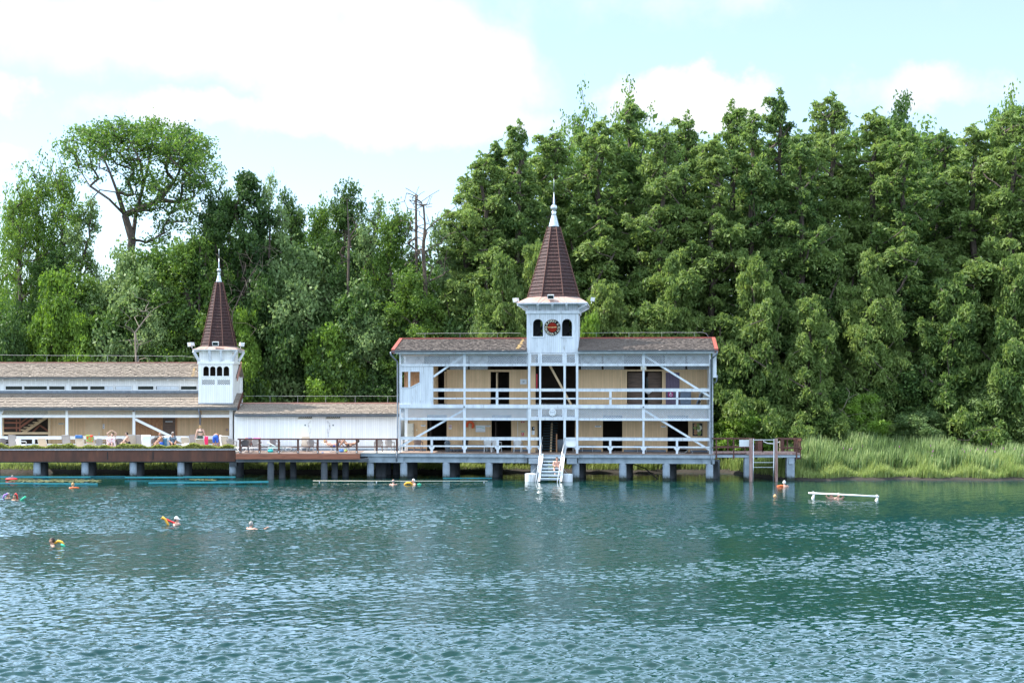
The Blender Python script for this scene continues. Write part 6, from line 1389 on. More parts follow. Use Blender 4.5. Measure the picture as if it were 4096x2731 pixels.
bp=N(nt,'ShaderNodeBump',Strength=.8,Distance=.1); L(nt,n1.outputs['Fac'],bp.inputs['Height']); L(nt,bp.outputs[0],b.inputs['Normal'])
m=MB(); m.add([tuple(v) for v in vs],fs); o=m.build('ground',mg,None,True); tag(o,'grassy lake bank with a dark muddy edge','ground',kind='structure')
# water
mw,nt,b=newmat('lake_water'); tc=N(nt,'ShaderNodeNewGeometry'); 
def nz(scale,sx,sy,det=3.0,rough=.5,dist=0.0,rot=0):
    mp=N(nt,'ShaderNodeMapping'); mp.inputs['Scale'].default_value=(sx,sy,1); mp.inputs['Rotation'].default_value=(0,0,rot); L(nt,tc.outputs['Position'],mp.inputs['Vector']); n=N(nt,'ShaderNodeTexNoise',Scale=scale,Detail=det,Roughness=rough,Distortion=dist); L(nt,mp.outputs[0],n.inputs['Vector']); return n.outputs['Fac']
def mth(op,a,bb=None,c=None,clamp=False):
    n=N(nt,'ShaderNodeMath',operation=op); n.use_clamp=clamp
    for i,v in enumerate((a,bb,c)):
        if v is None: continue
        if isinstance(v,(int,float)): n.inputs[i].default_value=v
        else: L(nt,v,n.inputs[i])
    return n.outputs[0]
WAVE=dict(a1=.2,a2=.016,a3=.2)
h1=nz(2.0,.55,1.0,3.0,.55,.6,.15); h2=nz(8.0,.6,1.0,2.0,.5,.3,-.2); h3=nz(.35,.5,1.0,1.0,.5,0,.3)
patch=nz(.05,.6,1.3,3.0,.55,.5); pm=N(nt,'ShaderNodeMapRange'); pm.inputs[1].default_value=.35; pm.inputs[2].default_value=.65; pm.inputs[3].default_value=.45; pm.inputs[4].default_value=1.15; L(nt,patch,pm.inputs[0])
# calmer water close to the far bank
spz=N(nt,'ShaderNodeSeparateXYZ'); L(nt,tc.outputs['Position'],spz.inputs[0]); calm=N(nt,'ShaderNodeMapRange'); calm.inputs[1].default_value=70; calm.inputs[2].default_value=90; calm.inputs[3].default_value=1; calm.inputs[4].default_value=.35; L(nt,spz.outputs[1],calm.inputs[0])
hh=mth('MULTIPLY',h2,WAVE['a2']); hh=mth('MULTIPLY',hh,mth('MULTIPLY',pm.outputs[0],calm.outputs[0]))
bp=N(nt,'ShaderNodeBump',Strength=1.0,Distance=1.0); L(nt,hh,bp.inputs['Height']); L(nt,bp.outputs[0],b.inputs['Normal'])
cn=nz(.03,1,1,2.0); cr=N(nt,'ShaderNodeValToRGB'); e=cr.color_ramp.elements; e[0].position=.35; e[0].color=(.005,.032,.034,1); e[1].position=.7; e[1].color=(.006,.034,.024,1); L(nt,cn,cr.inputs['Fac'])
L(nt,cr.outputs[0],b.inputs['Base Color']); b.inputs['Roughness'].default_value=.03; b.inputs['IOR'].default_value=1.333; b.inputs['Specular IOR Level'].default_value=.5
rgw=np.random.default_rng(12)
yr=[24.0]
while yr[-1]<101: yr.append(yr[-1]+max(.055,.0011*yr[-1]))
yr=np.array(yr); uc=np.linspace(-.68,.68,1500); WX=yr[:,None]*uc[None,:]; WY=np.repeat(yr[:,None],len(uc),1); WZ=np.zeros_like(WX)
for i in range(64):
    lam=.2*(8.0**(rgw.random()**1.4)); th=R(90+14)+rgw.normal()*.5; k=2*math.pi/lam; sl=WSLOPE*math.sqrt(2/64)*(.55 if lam>.75 else 1.2); ph=rgw.random()*6.283
    ds=np.clip(1-(WY*.0011*3.2/lam-1)*.5,0,1) if False else 1.0
    WZ+=ds*sl/k*np.sin(k*(WX*math.cos(th)+WY*math.sin(th))+ph)
pt=np.zeros_like(WX)
for i in range(12):
    lam=8+30*rgw.random(); th=rgw.random()*6.283; pt+=np.sin(2*math.pi/lam*(WX*.45*math.cos(th)+WY*math.sin(th))+rgw.random()*6.28)
amp=np.clip(.92+.2*pt,.4,1.5)*(1-.72*sstep(72,88,WY))*(1-.25*sstep(50,75,WY)); WZ*=amp
edge=sstep(0,.05,(.68-np.abs(uc)))[None,:]*sstep(24,25.5,WY)*(1-sstep(98,100.5,WY)); WZ*=edge
WXf=np.concatenate([np.full((len(yr),1),-900),WX,np.full((len(yr),1),900)],1); WYf=np.concatenate([WY[:,:1],WY,WY[:,:1]],1); WZf=np.concatenate([WZ[:,:1]*0,WZ,WZ[:,:1]*0],1)
def rowx(y): return np.concatenate([[-900],24.0*uc,[900]]),np.full(len(uc)+2,y),np.zeros(len(uc)+2)
r0_=rowx(-250); WXf=np.vstack([r0_[0],WXf]); WYf=np.vstack([r0_[1],WYf]); WZf=np.vstack([r0_[2],WZf])
Vw=np.stack([WXf,WYf,WZf],-1).reshape(-1,3).astype(np.float32); nr,ncx=WXf.shape; ii=(np.arange(nr-1)[:,None]*ncx+np.arange(ncx-1)[None,:]).ravel(); Fw=np.stack([ii,ii+1,ii+ncx+1,ii+ncx],1).astype(np.int32)
me=bpy.data.meshes.new('water'); me.vertices.add(len(Vw)); me.vertices.foreach_set('co',Vw.ravel()); me.loops.add(Fw.size); me.loops.foreach_set('vertex_index',Fw.ravel()); me.polygons.add(len(Fw)); me.polygons.foreach_set('loop_start',np.arange(0,Fw.size,4,dtype=np.int32)); me.polygons.foreach_set('use_smooth',np.ones(len(Fw),bool)); me.update(calc_edges=True)
me.materials.append(mw); o=bpy.data.objects.new('water',me); COL.objects.link(o); tag(o,'deep green-blue rippled lake water','water',kind='structure')
# ================================================================ VEGETATION
def blades(name, n, fx_, hmin, hmax, w, matn, label, cat, seed, bend=.35):
    rg=np.random.default_rng(seed); P_=fx_(rg,n); n=len(P_); h=P_[:,3]*(hmin+(hmax-hmin)*rg.random(n)); a=rg.random(n)*6.283; d=np.stack([np.cos(a),np.sin(a),0*a],1); s=np.stack([-np.sin(a),np.cos(a),0*a],1)*(w*(.6+.8*rg.random(n)))[:,None]
    bd=(bend*rg.random(n)**2)[:,None]*h[:,None]; lean=np.array([.10,0,0])*h[:,None]
    p0=P_[:,:3]; z=np.array([0,0,1]); p1=p0+z*h[:,None]*.5+d*bd*.2+lean*.3; p2=p0+z*h[:,None]*(1-.25*bd/np.maximum(h[:,None],.01))+d*bd+lean
    V1=np.stack([p0-s*.5,p0+s*.5,p1+s*.45,p1-s*.45],1).reshape(-1,3); V2=np.stack([p1-s*.45,p1+s*.45,p2+s*.06,p2-s*.06],1).reshape(-1,3)
    # join the two quads of each blade so they share an island
    V=np.stack([p0-s*.5,p0+s*.5,p1+s*.45,p1-s*.45,p2+s*.06,p2-s*.06],1).reshape(-1,3)
    me=bpy.data.meshes.new(name); me.vertices.add(len(V)); me.vertices.foreach_set('co',V.astype(np.float32).ravel()); base=np.arange(n)[:,None]*6
    li=np.concatenate([base+np.array([0,1,2,3]),base+np.array([3,2,4,5])],1).reshape(-1).astype(np.int32); me.loops.add(len(li)); me.loops.foreach_set('vertex_index',li); me.polygons.add(2*n); me.polygons.foreach_set('loop_start',np.arange(0,len(li),4,dtype=np.int32)); me.update(calc_edges=True)
    me.materials.append(M[matn]); o=bpy.data.objects.new(name,me); COL.objects.link(o); return tag(o,label,cat,kind='stuff')
def fn_reed(rg,n):
    X=18.8+(42-18.8)*rg.random(n); Y=shore(X)+.9+8.5*rg.random(n)**.9; ks=(.5+.5*sstep(18.5,21.5,X))*(.75+.25*sstep(1.5,5,Y-shore(X)))*(1-.22*sstep(28,33,X))*(1+.12*np.sin(X*1.3)+.08*np.sin(X*3.1+Y))
    return np.stack([X,Y,hgt(X,Y)-.05,ks],1)
blades('reeds',26000,fn_reed,1.0,2.25,.085,'reed','tall blue-green reeds covering the bank beside the dock','reeds',21)
def fn_gr(rg,n):
    X=17.5+(43-17.5)*rg.random(n); Y=shore(X)-.1+3.4*rg.random(n)**1.2; return np.stack([X,Y,hgt(X,Y)-.03,.55+.6*sstep(.2,2.5,Y-shore(X))+.25*np.sin(X*2.1)],1)
blades('bank_grass',24000,fn_gr,.45,1.2,.05,'grass','bright grass and herbs along the water below the reeds','grass',22,.6)
def fn_gr2(rg,n):
    X=-40+(58)*rg.random(n); Y=shore(X)+.15+7*rg.random(n)**1.1; k=.4+.9*sstep(3,10,X)+.5*sstep(-12,-8,X)*(1-sstep(-6,-3,X)); return np.stack([X,Y,hgt(X,Y)-.02,k],1)
blades('shore_grass',42000,fn_gr2,.25,.95,.04,'grass','sunlit grass on the bank behind the pier piles','grass',23,.6)
rg=np.random.default_rng(3); m=MB()
for i in range(46):
    X=21+20*rg.random(); Y=shore(X)+1+5*rg.random(); z=hgt(X,Y)+1.1+.7*rg.random(); m.ball((X,Y,z),.028,6,4,(.8,.8,2.5))
o=m.build('wild_flowers','flower'); tag(o,'purple wild flowers scattered among the reeds','flowers',kind='stuff')
# ---- trees
def skeleton(trunk, tr, clumps, rng, upward=.7, name='trunk', matn='bark', parent=None, seg=5, tip=.02, bow=.12, limbs=()):
    """trunk: list of points; clumps: Nx3. returns trunk mesh object"""
    nodes=[np.array(p,float) for p in trunk]; par=[-1]+list(range(len(trunk)-1)); fixed=len(trunk)
    for lb in limbs:
        j=int(np.argmin([np.linalg.norm(np.array(lb[0])-q) for q in nodes])); prev=j
        for q in lb[1:]: nodes.append(np.array(q,float)); par.append(prev); prev=len(nodes)-1
    cl=np.array(clumps); tp=np.array(trunk); d=np.min(np.linalg.norm(cl[:,None]-tp[None],axis=2),1); order=np.argsort(d)
    leafs=[]
    for i in order:
        c=cl[i]; NA=np.array(nodes); v=c-NA; dist=np.linalg.norm(v,axis=1); cost=dist+upward*np.maximum(0,NA[:,2]-c[2]+.25*dist)
        j=int(np.argmin(cost)); p=NA[j]; L_=dist[j]
        if L_<.05: continue
        k=max(2,min(7,int(L_/.9))); prev=j
        for q in range(1,k+1):
            t=q/k; pt=p+(c-p)*t+np.array([0,0,1])*bow*L_*math.sin(math.pi*t)*(-1 if upward>1.5 else 1)*.5+rng.normal(size=3)*.035*L_*(1 if q<k else 0)
            nodes.append(pt); par.append(prev); prev=len(nodes)-1
        leafs.append(prev)
    w=np.zeros(len(nodes)); w[leafs]=1
    for i in range(len(nodes)-1,0,-1): w[par[i]]+=w[i]
    mx_=w[0]; rad=[max(tip,tr*(w[i]/mx_)**.48) for i in range(len(nodes))]
    for i in range(fixed): rad[i]=max(rad[i],tr*(1-.88*i/max(1,fixed-1)))
    m=MB()
    for i in range(1,len(nodes)):
        a,b=nodes[par[i]],nodes[i]; ra=rad[par[i]] if (i<fixed or rad[par[i]]<rad[i]*1.6) else rad[i]*1.25
        if np.linalg.norm(b-a)<.01: continue
        m.tube([a,b],[ra,rad[i]],seg if rad[i]>.06 else 4,cap=False)
    return m.build(name,matn,parent)
def cluster(c, r, n, rng, kind):
    if kind=='droop':
        g=rng.normal(size=(n,2))*r*.5; q=np.linalg.norm(g,axis=1)/r; return np.array(c)+np.stack([g[:,0],g[:,1],.25*r-.5*r*q*q-rng.exponential(.32,n)*r],1)
    v=rng.normal(size=(n,3))*r*.55; v[:,2]*=.8
    return np.array(c)+v
def tree(name,key_H,cl,rad,trunk,tr,leaf,nleaf,size,kind='ball',aspect=1.5,vert=0.,seed=1,upward=.7,bark='bark',extra=None,skel=None,crown='crown',limbs=()):
    rng=np.random.default_rng(seed); r=empty(name); 
    P_=np.concatenate([cluster(c,q,max(8,int(nleaf*(q/np.mean(rad))**2)),rng,kind) for c,q in zip(cl,rad)])
    skeleton(trunk,tr,cl if skel is None else cl[:skel],rng,upward,'trunk',bark,r,limbs=limbs)
    V=leafquads(None,None,P_,size,rng,vert,aspect); quadmesh(crown,V,leaf,r); return r
def cypress(seed,H=28,Rm=4.6,nb=95,leaf='leaf_cyp',nleaf=90,zlo=.05):
    rng=np.random.default_rng(seed); tips=[]; subs=[]; rad=[]
    for i in range(nb):
        t=(i+rng.random())/nb; z=H*(zlo+(.97-zlo)*t**.9); a=i*2.399+rng.normal()*.5; env=Rm*(1-z/H)**.6*(.85+.3*math.sin(z*.8+seed+2*math.sin(a))+.25*rng.normal()*.6)+.25; env=max(.3,env)
        rise=env*(.35 if t>.5 else .15)*rng.random(); tip=np.array([env*math.cos(a),env*math.sin(a),z+rise]); tips.append(tip); k=max(3,int(3+env*1.7)); side=np.array([-math.sin(a),math.cos(a),0])
        for j in range(k):
            f=.35+.68*(j+rng.random()*.6)/k; w=env*.22*math.sin(math.pi*min(1,f))*rng.normal(); subs.append(np.array([env*f*math.cos(a),env*f*math.sin(a),z+rise*f-.12*env*f*f])+side*w); rad.append((.28+.1*env)*(.6+.7*rng.random()))
    trunk=[(rng.normal()*.05*k,rng.normal()*.05*k,H*k/7*.93) for k in range(8)]
    for q in range(14): subs.append(np.array([trunk[-1][0]+rng.normal()*.22,trunk[-1][1]+rng.normal()*.22,H*(.9+.1*q/14)])); rad.append(.42-.018*q)
    cl=np.array(tips+subs); rad=np.array([.4]*len(tips)+rad)
    return tree('swamp_cypress',H,cl,rad,trunk,(.36 if H>20 else .2),leaf,nleaf,.135,'droop',2.6,.4,seed,1.8,skel=len(tips))
def broad(seed,H=20,Rm=4.5,nc=150,leaf='leaf_dec',nleaf=130,zlo=.15,size=.21,name='broadleaf_tree',lobes=7,aspect=1.5,rmul=1.0,kind='ball',vert=0.):
    rng=np.random.default_rng(seed); L_=[]
    for k in range(lobes):
        t=(k+.5)/lobes; z=H*(zlo+.12+(.80-zlo)*t); a=k*2.4+rng.normal()*.4; q=Rm*(.62 if t<.85 else .25)*(1-.4*abs(t-.5)); L_.append((q*math.cos(a),q*math.sin(a),z,Rm*(.42+.25*rng.random())*(1-.35*t)))
    cl=[];rad=[]
    nc=int(nc*1.9); nleaf=int(nleaf*.62); size=size*.92
    for i in range(nc):
        l=L_[i%lobes]; v=rng.normal(size=3); v/=np.linalg.norm(v); q=l[3]*(.2+1.05*rng.random()); z=l[2]+v[2]*q*1.05
        z=min(z,H); cl.append((l[0]+v[0]*q,l[1]+v[1]*q,max(z,.4))); rad.append(rmul*Rm*.155*(.5+.9*rng.random()))
    trunk=[(rng.normal()*.08*k,rng.normal()*.08*k,H*.8*k/6) for k in range(7)]
    return tree(name,H,np.array(cl),np.array(rad),trunk,.3*H/20,leaf,nleaf,size,kind,aspect,vert,seed,.7,skel=150)
PT={}
PT['cyp1']=(cypress(1),28,4.6); PT['cyp2']=(cypress(2,28,4.2,85),28,4.2); PT['cyp3']=(cypress(3,28,5.2,110),28,5.2); PT['cyp4']=(cypress(4,28,3.6,75),28,3.6)
PT['low']=(cypress(5,12,4.4,60,'leaf_cyp2',100,.02),12,4.4); PT['low2']=(cypress(6,14,4.8,66,'leaf_cyp2',100,.02),14,4.8)
PT['dec1']=(broad(11,20,4.2,200,'leaf_dec',90,.15,.19,'broadleaf_tree',12,1.5,.85),20,4.2); PT['dec2']=(broad(12,20,4.6,170,'leaf_dec',50,.3,.18,'broadleaf_tree',11,1.5,.8),20,4.6)
PT['dark1']=(broad(13,20,3.8,190,'leaf_dark',90,.15,.19,'broadleaf_tree',11,1.5,.85),20,3.8); PT['ivy']=(broad(14,20,2.4,190,'leaf_dark',80,.05,.2,'broadleaf_tree',15,1.5,1.25),20,2.4)
PT['silver']=(broad(15,13,4.2,170,'leaf_silver',150,.05,.2,'ash_tree'),13,4.2); PT['loose']=(broad(16,20,3.2,90,'leaf_silver',60,.2,.19,'thin_tree'),20,3.2)
PT['bright']=(broad(17,9,3.4,130,'leaf_bright',150,.02,.2,'leafy_bush'),9,3.4); PT['darkbush']=(broad(18,10,4.0,140,'leaf_dark',150,.02,.22,'dark_bush'),10,4.0)
used=set()
def plant(kind,px,topy,Y,hw,label,group,rz=None,base=None):
    if Y<102 and px<2000: Y+=2.5
    o0,H0,R0=PT[kind]; X=(px-2048)/FP*Y; zt=EYE-(topy-YH)/FP*Y; zb=float(hgt(np.array(X),np.array(Y))) if base is None else base
    if kind=='low' and int(px)%3==0: kind='low2'; o0,H0,R0=PT[kind]
    if kind in used: o=copy_tree(o0)
    else: o=o0; used.add(kind)
    s=hw*(1.75 if kind[:3]=='cyp' else 1.5 if kind[:3]=='low' else 1.2)/FP*Y/R0; o.location=(X,Y,zb-.1); o.scale=(s,s,(zt-zb+.1)/H0/.99); o.rotation_euler=(0,0,rnd.random()*6.28 if rz is None else rz)
    cat={'bright':'bush','darkbush':'bush'}.get(kind,'tree'); return tag(o,label,cat,group)
gR='feathery cypresses behind the bathhouse'; gL='broadleaf trees behind the bath wing'
# back row of taller tops
for k in (('dec2',2342,380,124,130,'airy pale tree top rising behind the cypresses, farthest toward the spire of the clock tower'),
 ('dec2',2508,352,126,140,'airy pale tree top, tallest one standing behind the cypresses between spire and roof end'),
 ('dark1',3575,366,122,120,'sparse dark tree top poking above the cypresses over the far end of the dock'),
 ('dec1',3725,470,118,170,'olive-green rounded tree top behind the cypresses above the reeds'),
 ('dec1',4030,340,118,120,'dark green tree top highest at the picture corner above the reeds')): plant(*k,'tree tops behind the cypresses')
R_l=[('cyp4',2064,482,105,95,'narrow pointed cypress, the leftmost tall one of the row, just off the spire'),
 ('cyp1',1935,610,104,130,'cypress with stepped left flank, second in from the low end of the row'),
 ('cyp2',1990,560,107,120,'cypress between the stepped one and the narrow pointed one'),('cyp2',1868,690,106,105,'shortest cypress at the low end of the row beside the bare trunks'),
 ('cyp3',2200,520,108,170,'broad cypress whose top stands directly over the clock tower spire'),
 ('cyp1',2400,470,106,150,'cypress rising over the roof just past the spire'),
 ('cyp2',2520,400,109,140,'tall cypress just in front of the tallest airy tree top'),
 ('cyp3',2640,500,104,140,'cypress behind the middle post bay of the roof past the tower'),
 ('cyp1',2735,450,108,130,'cypress above the farther half of the bathhouse roof'),
 ('cyp4',2850,540,103,110,'slim cypress in line with the gable end of the bathhouse'),
 ('cyp4',2943,402,108,110,'pointed cypress above the gable end, first of three sharp tops'),
 ('cyp2',3010,440,104,120,'light green cypress standing between the two darker sharp tops'),
 ('cyp4',3110,360,107,105,'narrow cypress with the sharpest top, above the dock'),
 ('cyp1',3210,520,103,120,'cypress with visible dark trunk above the dock railing end'),
 ('cyp3',3320,372,106,160,'broad dark cypress, the tallest over the white grab bar'),
 ('cyp2',3500,432,105,140,'cypress with pale bare side branches right of the broad dark one'),
 ('cyp1',3620,500,103,140,'cypress with bright drooping sprays above the middle of the reeds'),
 ('cyp3',3760,520,107,160,'wide cypress behind the far part of the reeds'),
 ('cyp2',3900,490,104,140,'cypress next to last toward the picture edge'),
 ('cyp3',4050,430,103,160,'large cypress cut by the picture edge'),
 ('cyp1',4210,420,105,160,'cypress mostly outside the picture edge')]
for k in R_l: plant(*k,gR)
gB='low trees and bushes below the cypresses'
for k in (('low',2140,960,101,110,'lower bright cypress behind the clock tower roof'),('low',2010,1010,100,110,'bright drooping tree before the row, left of the clock tower'),
 ('low',2420,1120,100,120,'bright drooping tree just above the roof past the tower'),('low',2700,1010,101,130,'bright drooping tree above the farther roof half'),
 ('low',3010,1010,100,130,'bright drooping tree above the gable end'),('low',3230,1180,99,120,'bright drooping tree above the dock'),('low',3480,1000,101,130,'bright drooping tree over the near part of the reeds'),
 ('low',3800,1100,100,140,'bright drooping tree over the middle of the reeds'),('low',4060,1020,99,130,'bright drooping tree at the picture edge over the reeds'),
 ('bright',2950,1640,98,90,'low bright bush behind the dock railing'),('bright',3080,1700,97.5,80,'small bright bush between the dock ladder and railing'),
 ('silver',3690,1640,98.5,95,'rounded pale green bush rising out of the reeds'),('silver',4010,1500,99,130,'large pale bush at the picture edge behind the reeds'),
 ('bright',3450,1590,99,90,'light bush just behind the near end of the reeds'),('darkbush',3300,1560,100,130,'dark bush in the shade behind the dock end'),
 ('darkbush',3560,1450,102,150,'dark bush in the deep shade above the reeds'),('darkbush',3880,1430,102,150,'dark bush in shade behind the rounded pale bush'),
 ('darkbush',2960,1430,101,140,'dark bush behind the gable end of the bathhouse'),('darkbush',2660,1300,103,160,'dark bush behind the roof beyond the tower'),
 ('bright',2360,1290,99,60,'bright sprays just above the roof beside the clock tower'),('low',1880,1120,100,110,'bright drooping tree above the near end of the bathhouse roof'),
 ('silver',1930,1255,98.5,80,'silvery bush above the near end of the bathhouse roof')): plant(*k,gB)
L_l=[('dec2',70,690,106,120,'thin tree at the picture edge before the church spire'),('dark1',195,980,105,110,'dark ivy-covered tree left of the forked trunk of the big tree'),
 ('dec2',150,640,109,130,'sparse tree rising between the picture edge tree and the leaning one'),('loose',340,760,107,80,'thin tree under the near side of the umbrella crown'),('dec2',880,690,108,110,'thin tree with open crown between the umbrella crown and the ivy-clad tree'),('dec1',640,960,103,120,'mid-green tree at the foot of the forked trunk, behind the silvery ones'),('dec2',240,600,108,120,'airy leaning tree touching the crown of the big tree'),('ivy',985,608,104,95,'tall narrow ivy-clad tree behind the turret spire'),
 ('loose',1080,660,105,60,'thin pale tree leaning beside the tall ivy-clad tree'),('dark1',1170,750,107,95,'dark rounded tree between ivy-clad tree and the umbrella-topped one'),
 ('dec1',1280,780,108,95,'mid-green tree in the middle of the gap above the white wing'),('dark1',1375,722,106,120,'tree with dark umbrella-like top above the toilet doors'),
 ('loose',1480,760,105,90,'thin silvery tree left of the bare trunks, paler of the pair'),('dec1',1575,800,104,110,'leafy tree with many fine stems before the bare trunks'),
 ('loose',1770,850,104,80,'thin tree just past the bare trunks'),('loose',1840,880,107,70,'thin tree with upright twigs beside the shortest cypress'),
 ('dark1',870,760,104,130,'dark tree filling the gap left of the turret spire'),('dec1',760,900,102,130,'fresh green tree left of the turret spire, before the dark one'),
 ('silver',500,1000,101,160,'silvery-green tree in front of the big forked trunk'),('silver',660,1130,99.5,110,'silvery shrub-like tree nearest the turret cornice'),
 ('silver',1225,985,101,170,'large silvery-green tree above the first toilet door'),('darkbush',1090,1130,102,120,'dark bush behind the slope of the turret spire base'),
 ('silver',1480,1150,100,140,'silvery tree above the second half of the white wing'),('dec1',1640,1050,102,120,'mid-green tree before the foot of the bare trunks'),
 ('darkbush',1400,1180,103,160,'dark bush deep in shade above the white wing'),('dec1',300,1050,100.5,130,'mid-green tree between church spire and silvery tree'),
 ('bright',215,1130,99.5,95,'bright green bush before the church spire'),('bright',335,1290,98.5,80,'smaller bright green bush above the upper roof of the bath wing'),
 ('bright',985,1270,98.5,80,'bright green bush touching the turret cornice'),('bright',1330,1330,98.5,110,'bright bush just above the ridge of the white wing'),
 ('darkbush',60,1240,100,110,'dark bush at the picture edge above the bath wing roof'),('darkbush',700,1230,100,170,'dark bush above the bath wing roof near the turret'),
 ('darkbush',480,1250,100,150,'dark bush behind the middle of the bath wing roof'),('darkbush',1560,1340,100,140,'dark bush beside the red roof edge of the bathhouse'),
 ('dec1',1740,1090,101,110,'green tree above the corner of the red-trimmed roof'),('darkbush',1850,1180,103,140,'dark bush behind the near roof end of the bathhouse')]
for k in L_l: plant(*k,gL)
# big spreading tree
def px3(px,py,Y): p=ray(px,py,Y); return np.array([p.x,p.y,p.z])
rng=np.random.default_rng(31); Y0=106; base=px3(530,1420,Y0); cl=[];rad=[]
for (cx_,cy_,rx,ry,n,sh) in ((370,580,120,75,70,.1),(500,530,130,50,60,.1),(640,545,130,60,70,.1),(740,600,110,80,70,.1),(805,680,60,80,36,.1),(560,640,170,60,40,.1),(570,760,80,110,46,.1),(690,800,110,110,52,.1),(330,700,70,50,10,.3),(780,890,80,50,16,.2),(610,930,90,50,12,.3),(300,850,50,60,8,.3)):
    for i in range(n):
        a=rng.random()*6.283; q=sh+(1-sh)*rng.random()**.6; p=px3(cx_+rx*q*math.cos(a),cy_+ry*q*math.sin(a),Y0+rng.normal()*2.2*(1 if ry>60 else .6)); cl.append(p); rad.append(.3+.45*rng.random())
cl=np.array(cl)-np.array([base[0],Y0,0]); cl[:,2]-=.6
trunk=[px3(*p,Y0)-np.array([base[0],Y0,.6]) for p in ((530,1480),(532,1250),(528,1080),(524,1000),(530,960))]
LB_=[[(530,960),(545,850),(575,740),(600,640),(612,560)],[(530,960),(500,860),(470,770),(440,690),(400,600)],[(500,860),(440,800),(360,745),(300,650)],[(545,850),(640,800),(700,720),(740,640),(760,570)],[(640,800),(720,810),(780,785),(825,700)],[(575,740),(560,640),(515,560)],[(470,770),(400,760),(340,700)]]
LB_=[[px3(x,y,Y0+1.2*math.sin(k*2+i))-np.array([base[0],Y0,.6]) for i,(x,y) in enumerate(l)] for k,l in enumerate(LB_)]
bt=tree('spreading_tree',26,cl,np.array(rad),trunk,.33,'leaf_dec',40,.15,'ball',1.6,0,31,.5,limbs=LB_); 
bt.location=(base[0],Y0,.6); tag(bt,'tall spreading tree with an open umbrella crown and forked dark trunk against the sky','tree',gL)
# bare trees
def bare(name,base_px,top,pts,n,Y,label,spread,seed,r0,matn='bark_pale'):
    rng=np.random.default_rng(seed); B0=px3(base_px,1420,Y); B0[2]=.6; tr_=[px3(x,y,Y)-B0 for x,y in pts]; tr_[0][2]=0; cl=[]
    for i in range(n):
        t=.25+.75*rng.random(); k=t*(len(tr_)-1); a=tr_[int(min(k,len(tr_)-2))]; b_=tr_[int(min(k,len(tr_)-2))+1]; p=a+(b_-a)*(k-int(min(k,len(tr_)-2))); cl.append(p+rng.normal(size=3)*spread*np.array([1,1,.4])+np.array([0,0,spread*.9]))
    o=empty(name,tuple(B0)); skeleton(tr_,r0,cl,rng,.9,'trunk',matn,o,tip=.012); return tag(o,label,'tree','bare trees above the white wing')
bare('dead_tree',1675,780,[(1680,1420),(1668,1150),(1665,950),(1664,780)],60,103,'straight bare dead trunk, thinner of the two above the roof corner',.9,41,.13,'bark')
bare('dead_tree',1705,790,[(1700,1420),(1702,1150),(1693,1000),(1700,900),(1694,820)],70,102.5,'crooked thicker dead trunk with a bent side arm, above the roof corner',1.2,42,.17,'bark')
bare('dead_tree',800,960,[(800,1420),(797,1200),(802,1060),(798,960)],14,102,'thin dark bare trunk standing left of the turret spire',.5,46,.09,'bark')
bare('dead_tree',1395,800,[(1398,1420),(1392,1150),(1396,950),(1388,800)],18,103,'thin dark bare trunk under the umbrella-like dark tree top',.6,47,.1,'bark')
bare('bare_shrub',930,1050,[(905,1420),(930,1250),(985,1130),(1040,1040)],60,99.5,'tangle of pale bare twigs leaning beside the turret spire',1.1,43,.05,'bark')
bare('bare_shrub',3340,1700,[(3345,1740),(3330,1660),(3290,1640)],40,98.5,'fallen bare pale branches in the shade behind the dock',1.0,44,.07)
bare('bare_shrub',620,1300,[(560,1440),(540,1330),(600,1250)],36,98.8,'bare pale twigs above the middle of the bath wing roof',1.0,45,.07)
# background wood
rg=np.random.default_rng(77); n=5200; PX=-300+4700*rg.random(n); Y=118+14*rg.random(n)
top=np.interp(PX,[-300,30,50,115,140,250,560,620,900,1300,1700,1850,2000,2100,2400,2900,3300,3700,3900,4400],[1080,1150,1340,1340,1200,1180,1200,1020,980,950,1080,960,760,640,560,560,520,560,600,560])
PY=top+(1500-top)*rg.random(n)**.85; X=(PX-2048)/FP*Y; Z=EYE-(PY-YH)/FP*Y
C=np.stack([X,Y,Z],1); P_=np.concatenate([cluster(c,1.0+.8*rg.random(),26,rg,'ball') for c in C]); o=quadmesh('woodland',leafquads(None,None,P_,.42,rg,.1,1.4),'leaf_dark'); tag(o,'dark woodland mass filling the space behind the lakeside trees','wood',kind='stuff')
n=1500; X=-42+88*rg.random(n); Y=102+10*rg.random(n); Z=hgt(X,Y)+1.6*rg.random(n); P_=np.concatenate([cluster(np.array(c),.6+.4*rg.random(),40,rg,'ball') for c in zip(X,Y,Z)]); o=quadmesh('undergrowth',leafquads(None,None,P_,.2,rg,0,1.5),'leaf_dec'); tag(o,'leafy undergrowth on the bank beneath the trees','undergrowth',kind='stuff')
# unused prototypes
for k,(o0,_,_) in PT.items():
    if k not in used:
        for ch in list(o0.children): bpy.data.objects.remove(ch)
        bpy.data.objects.remove(o0)
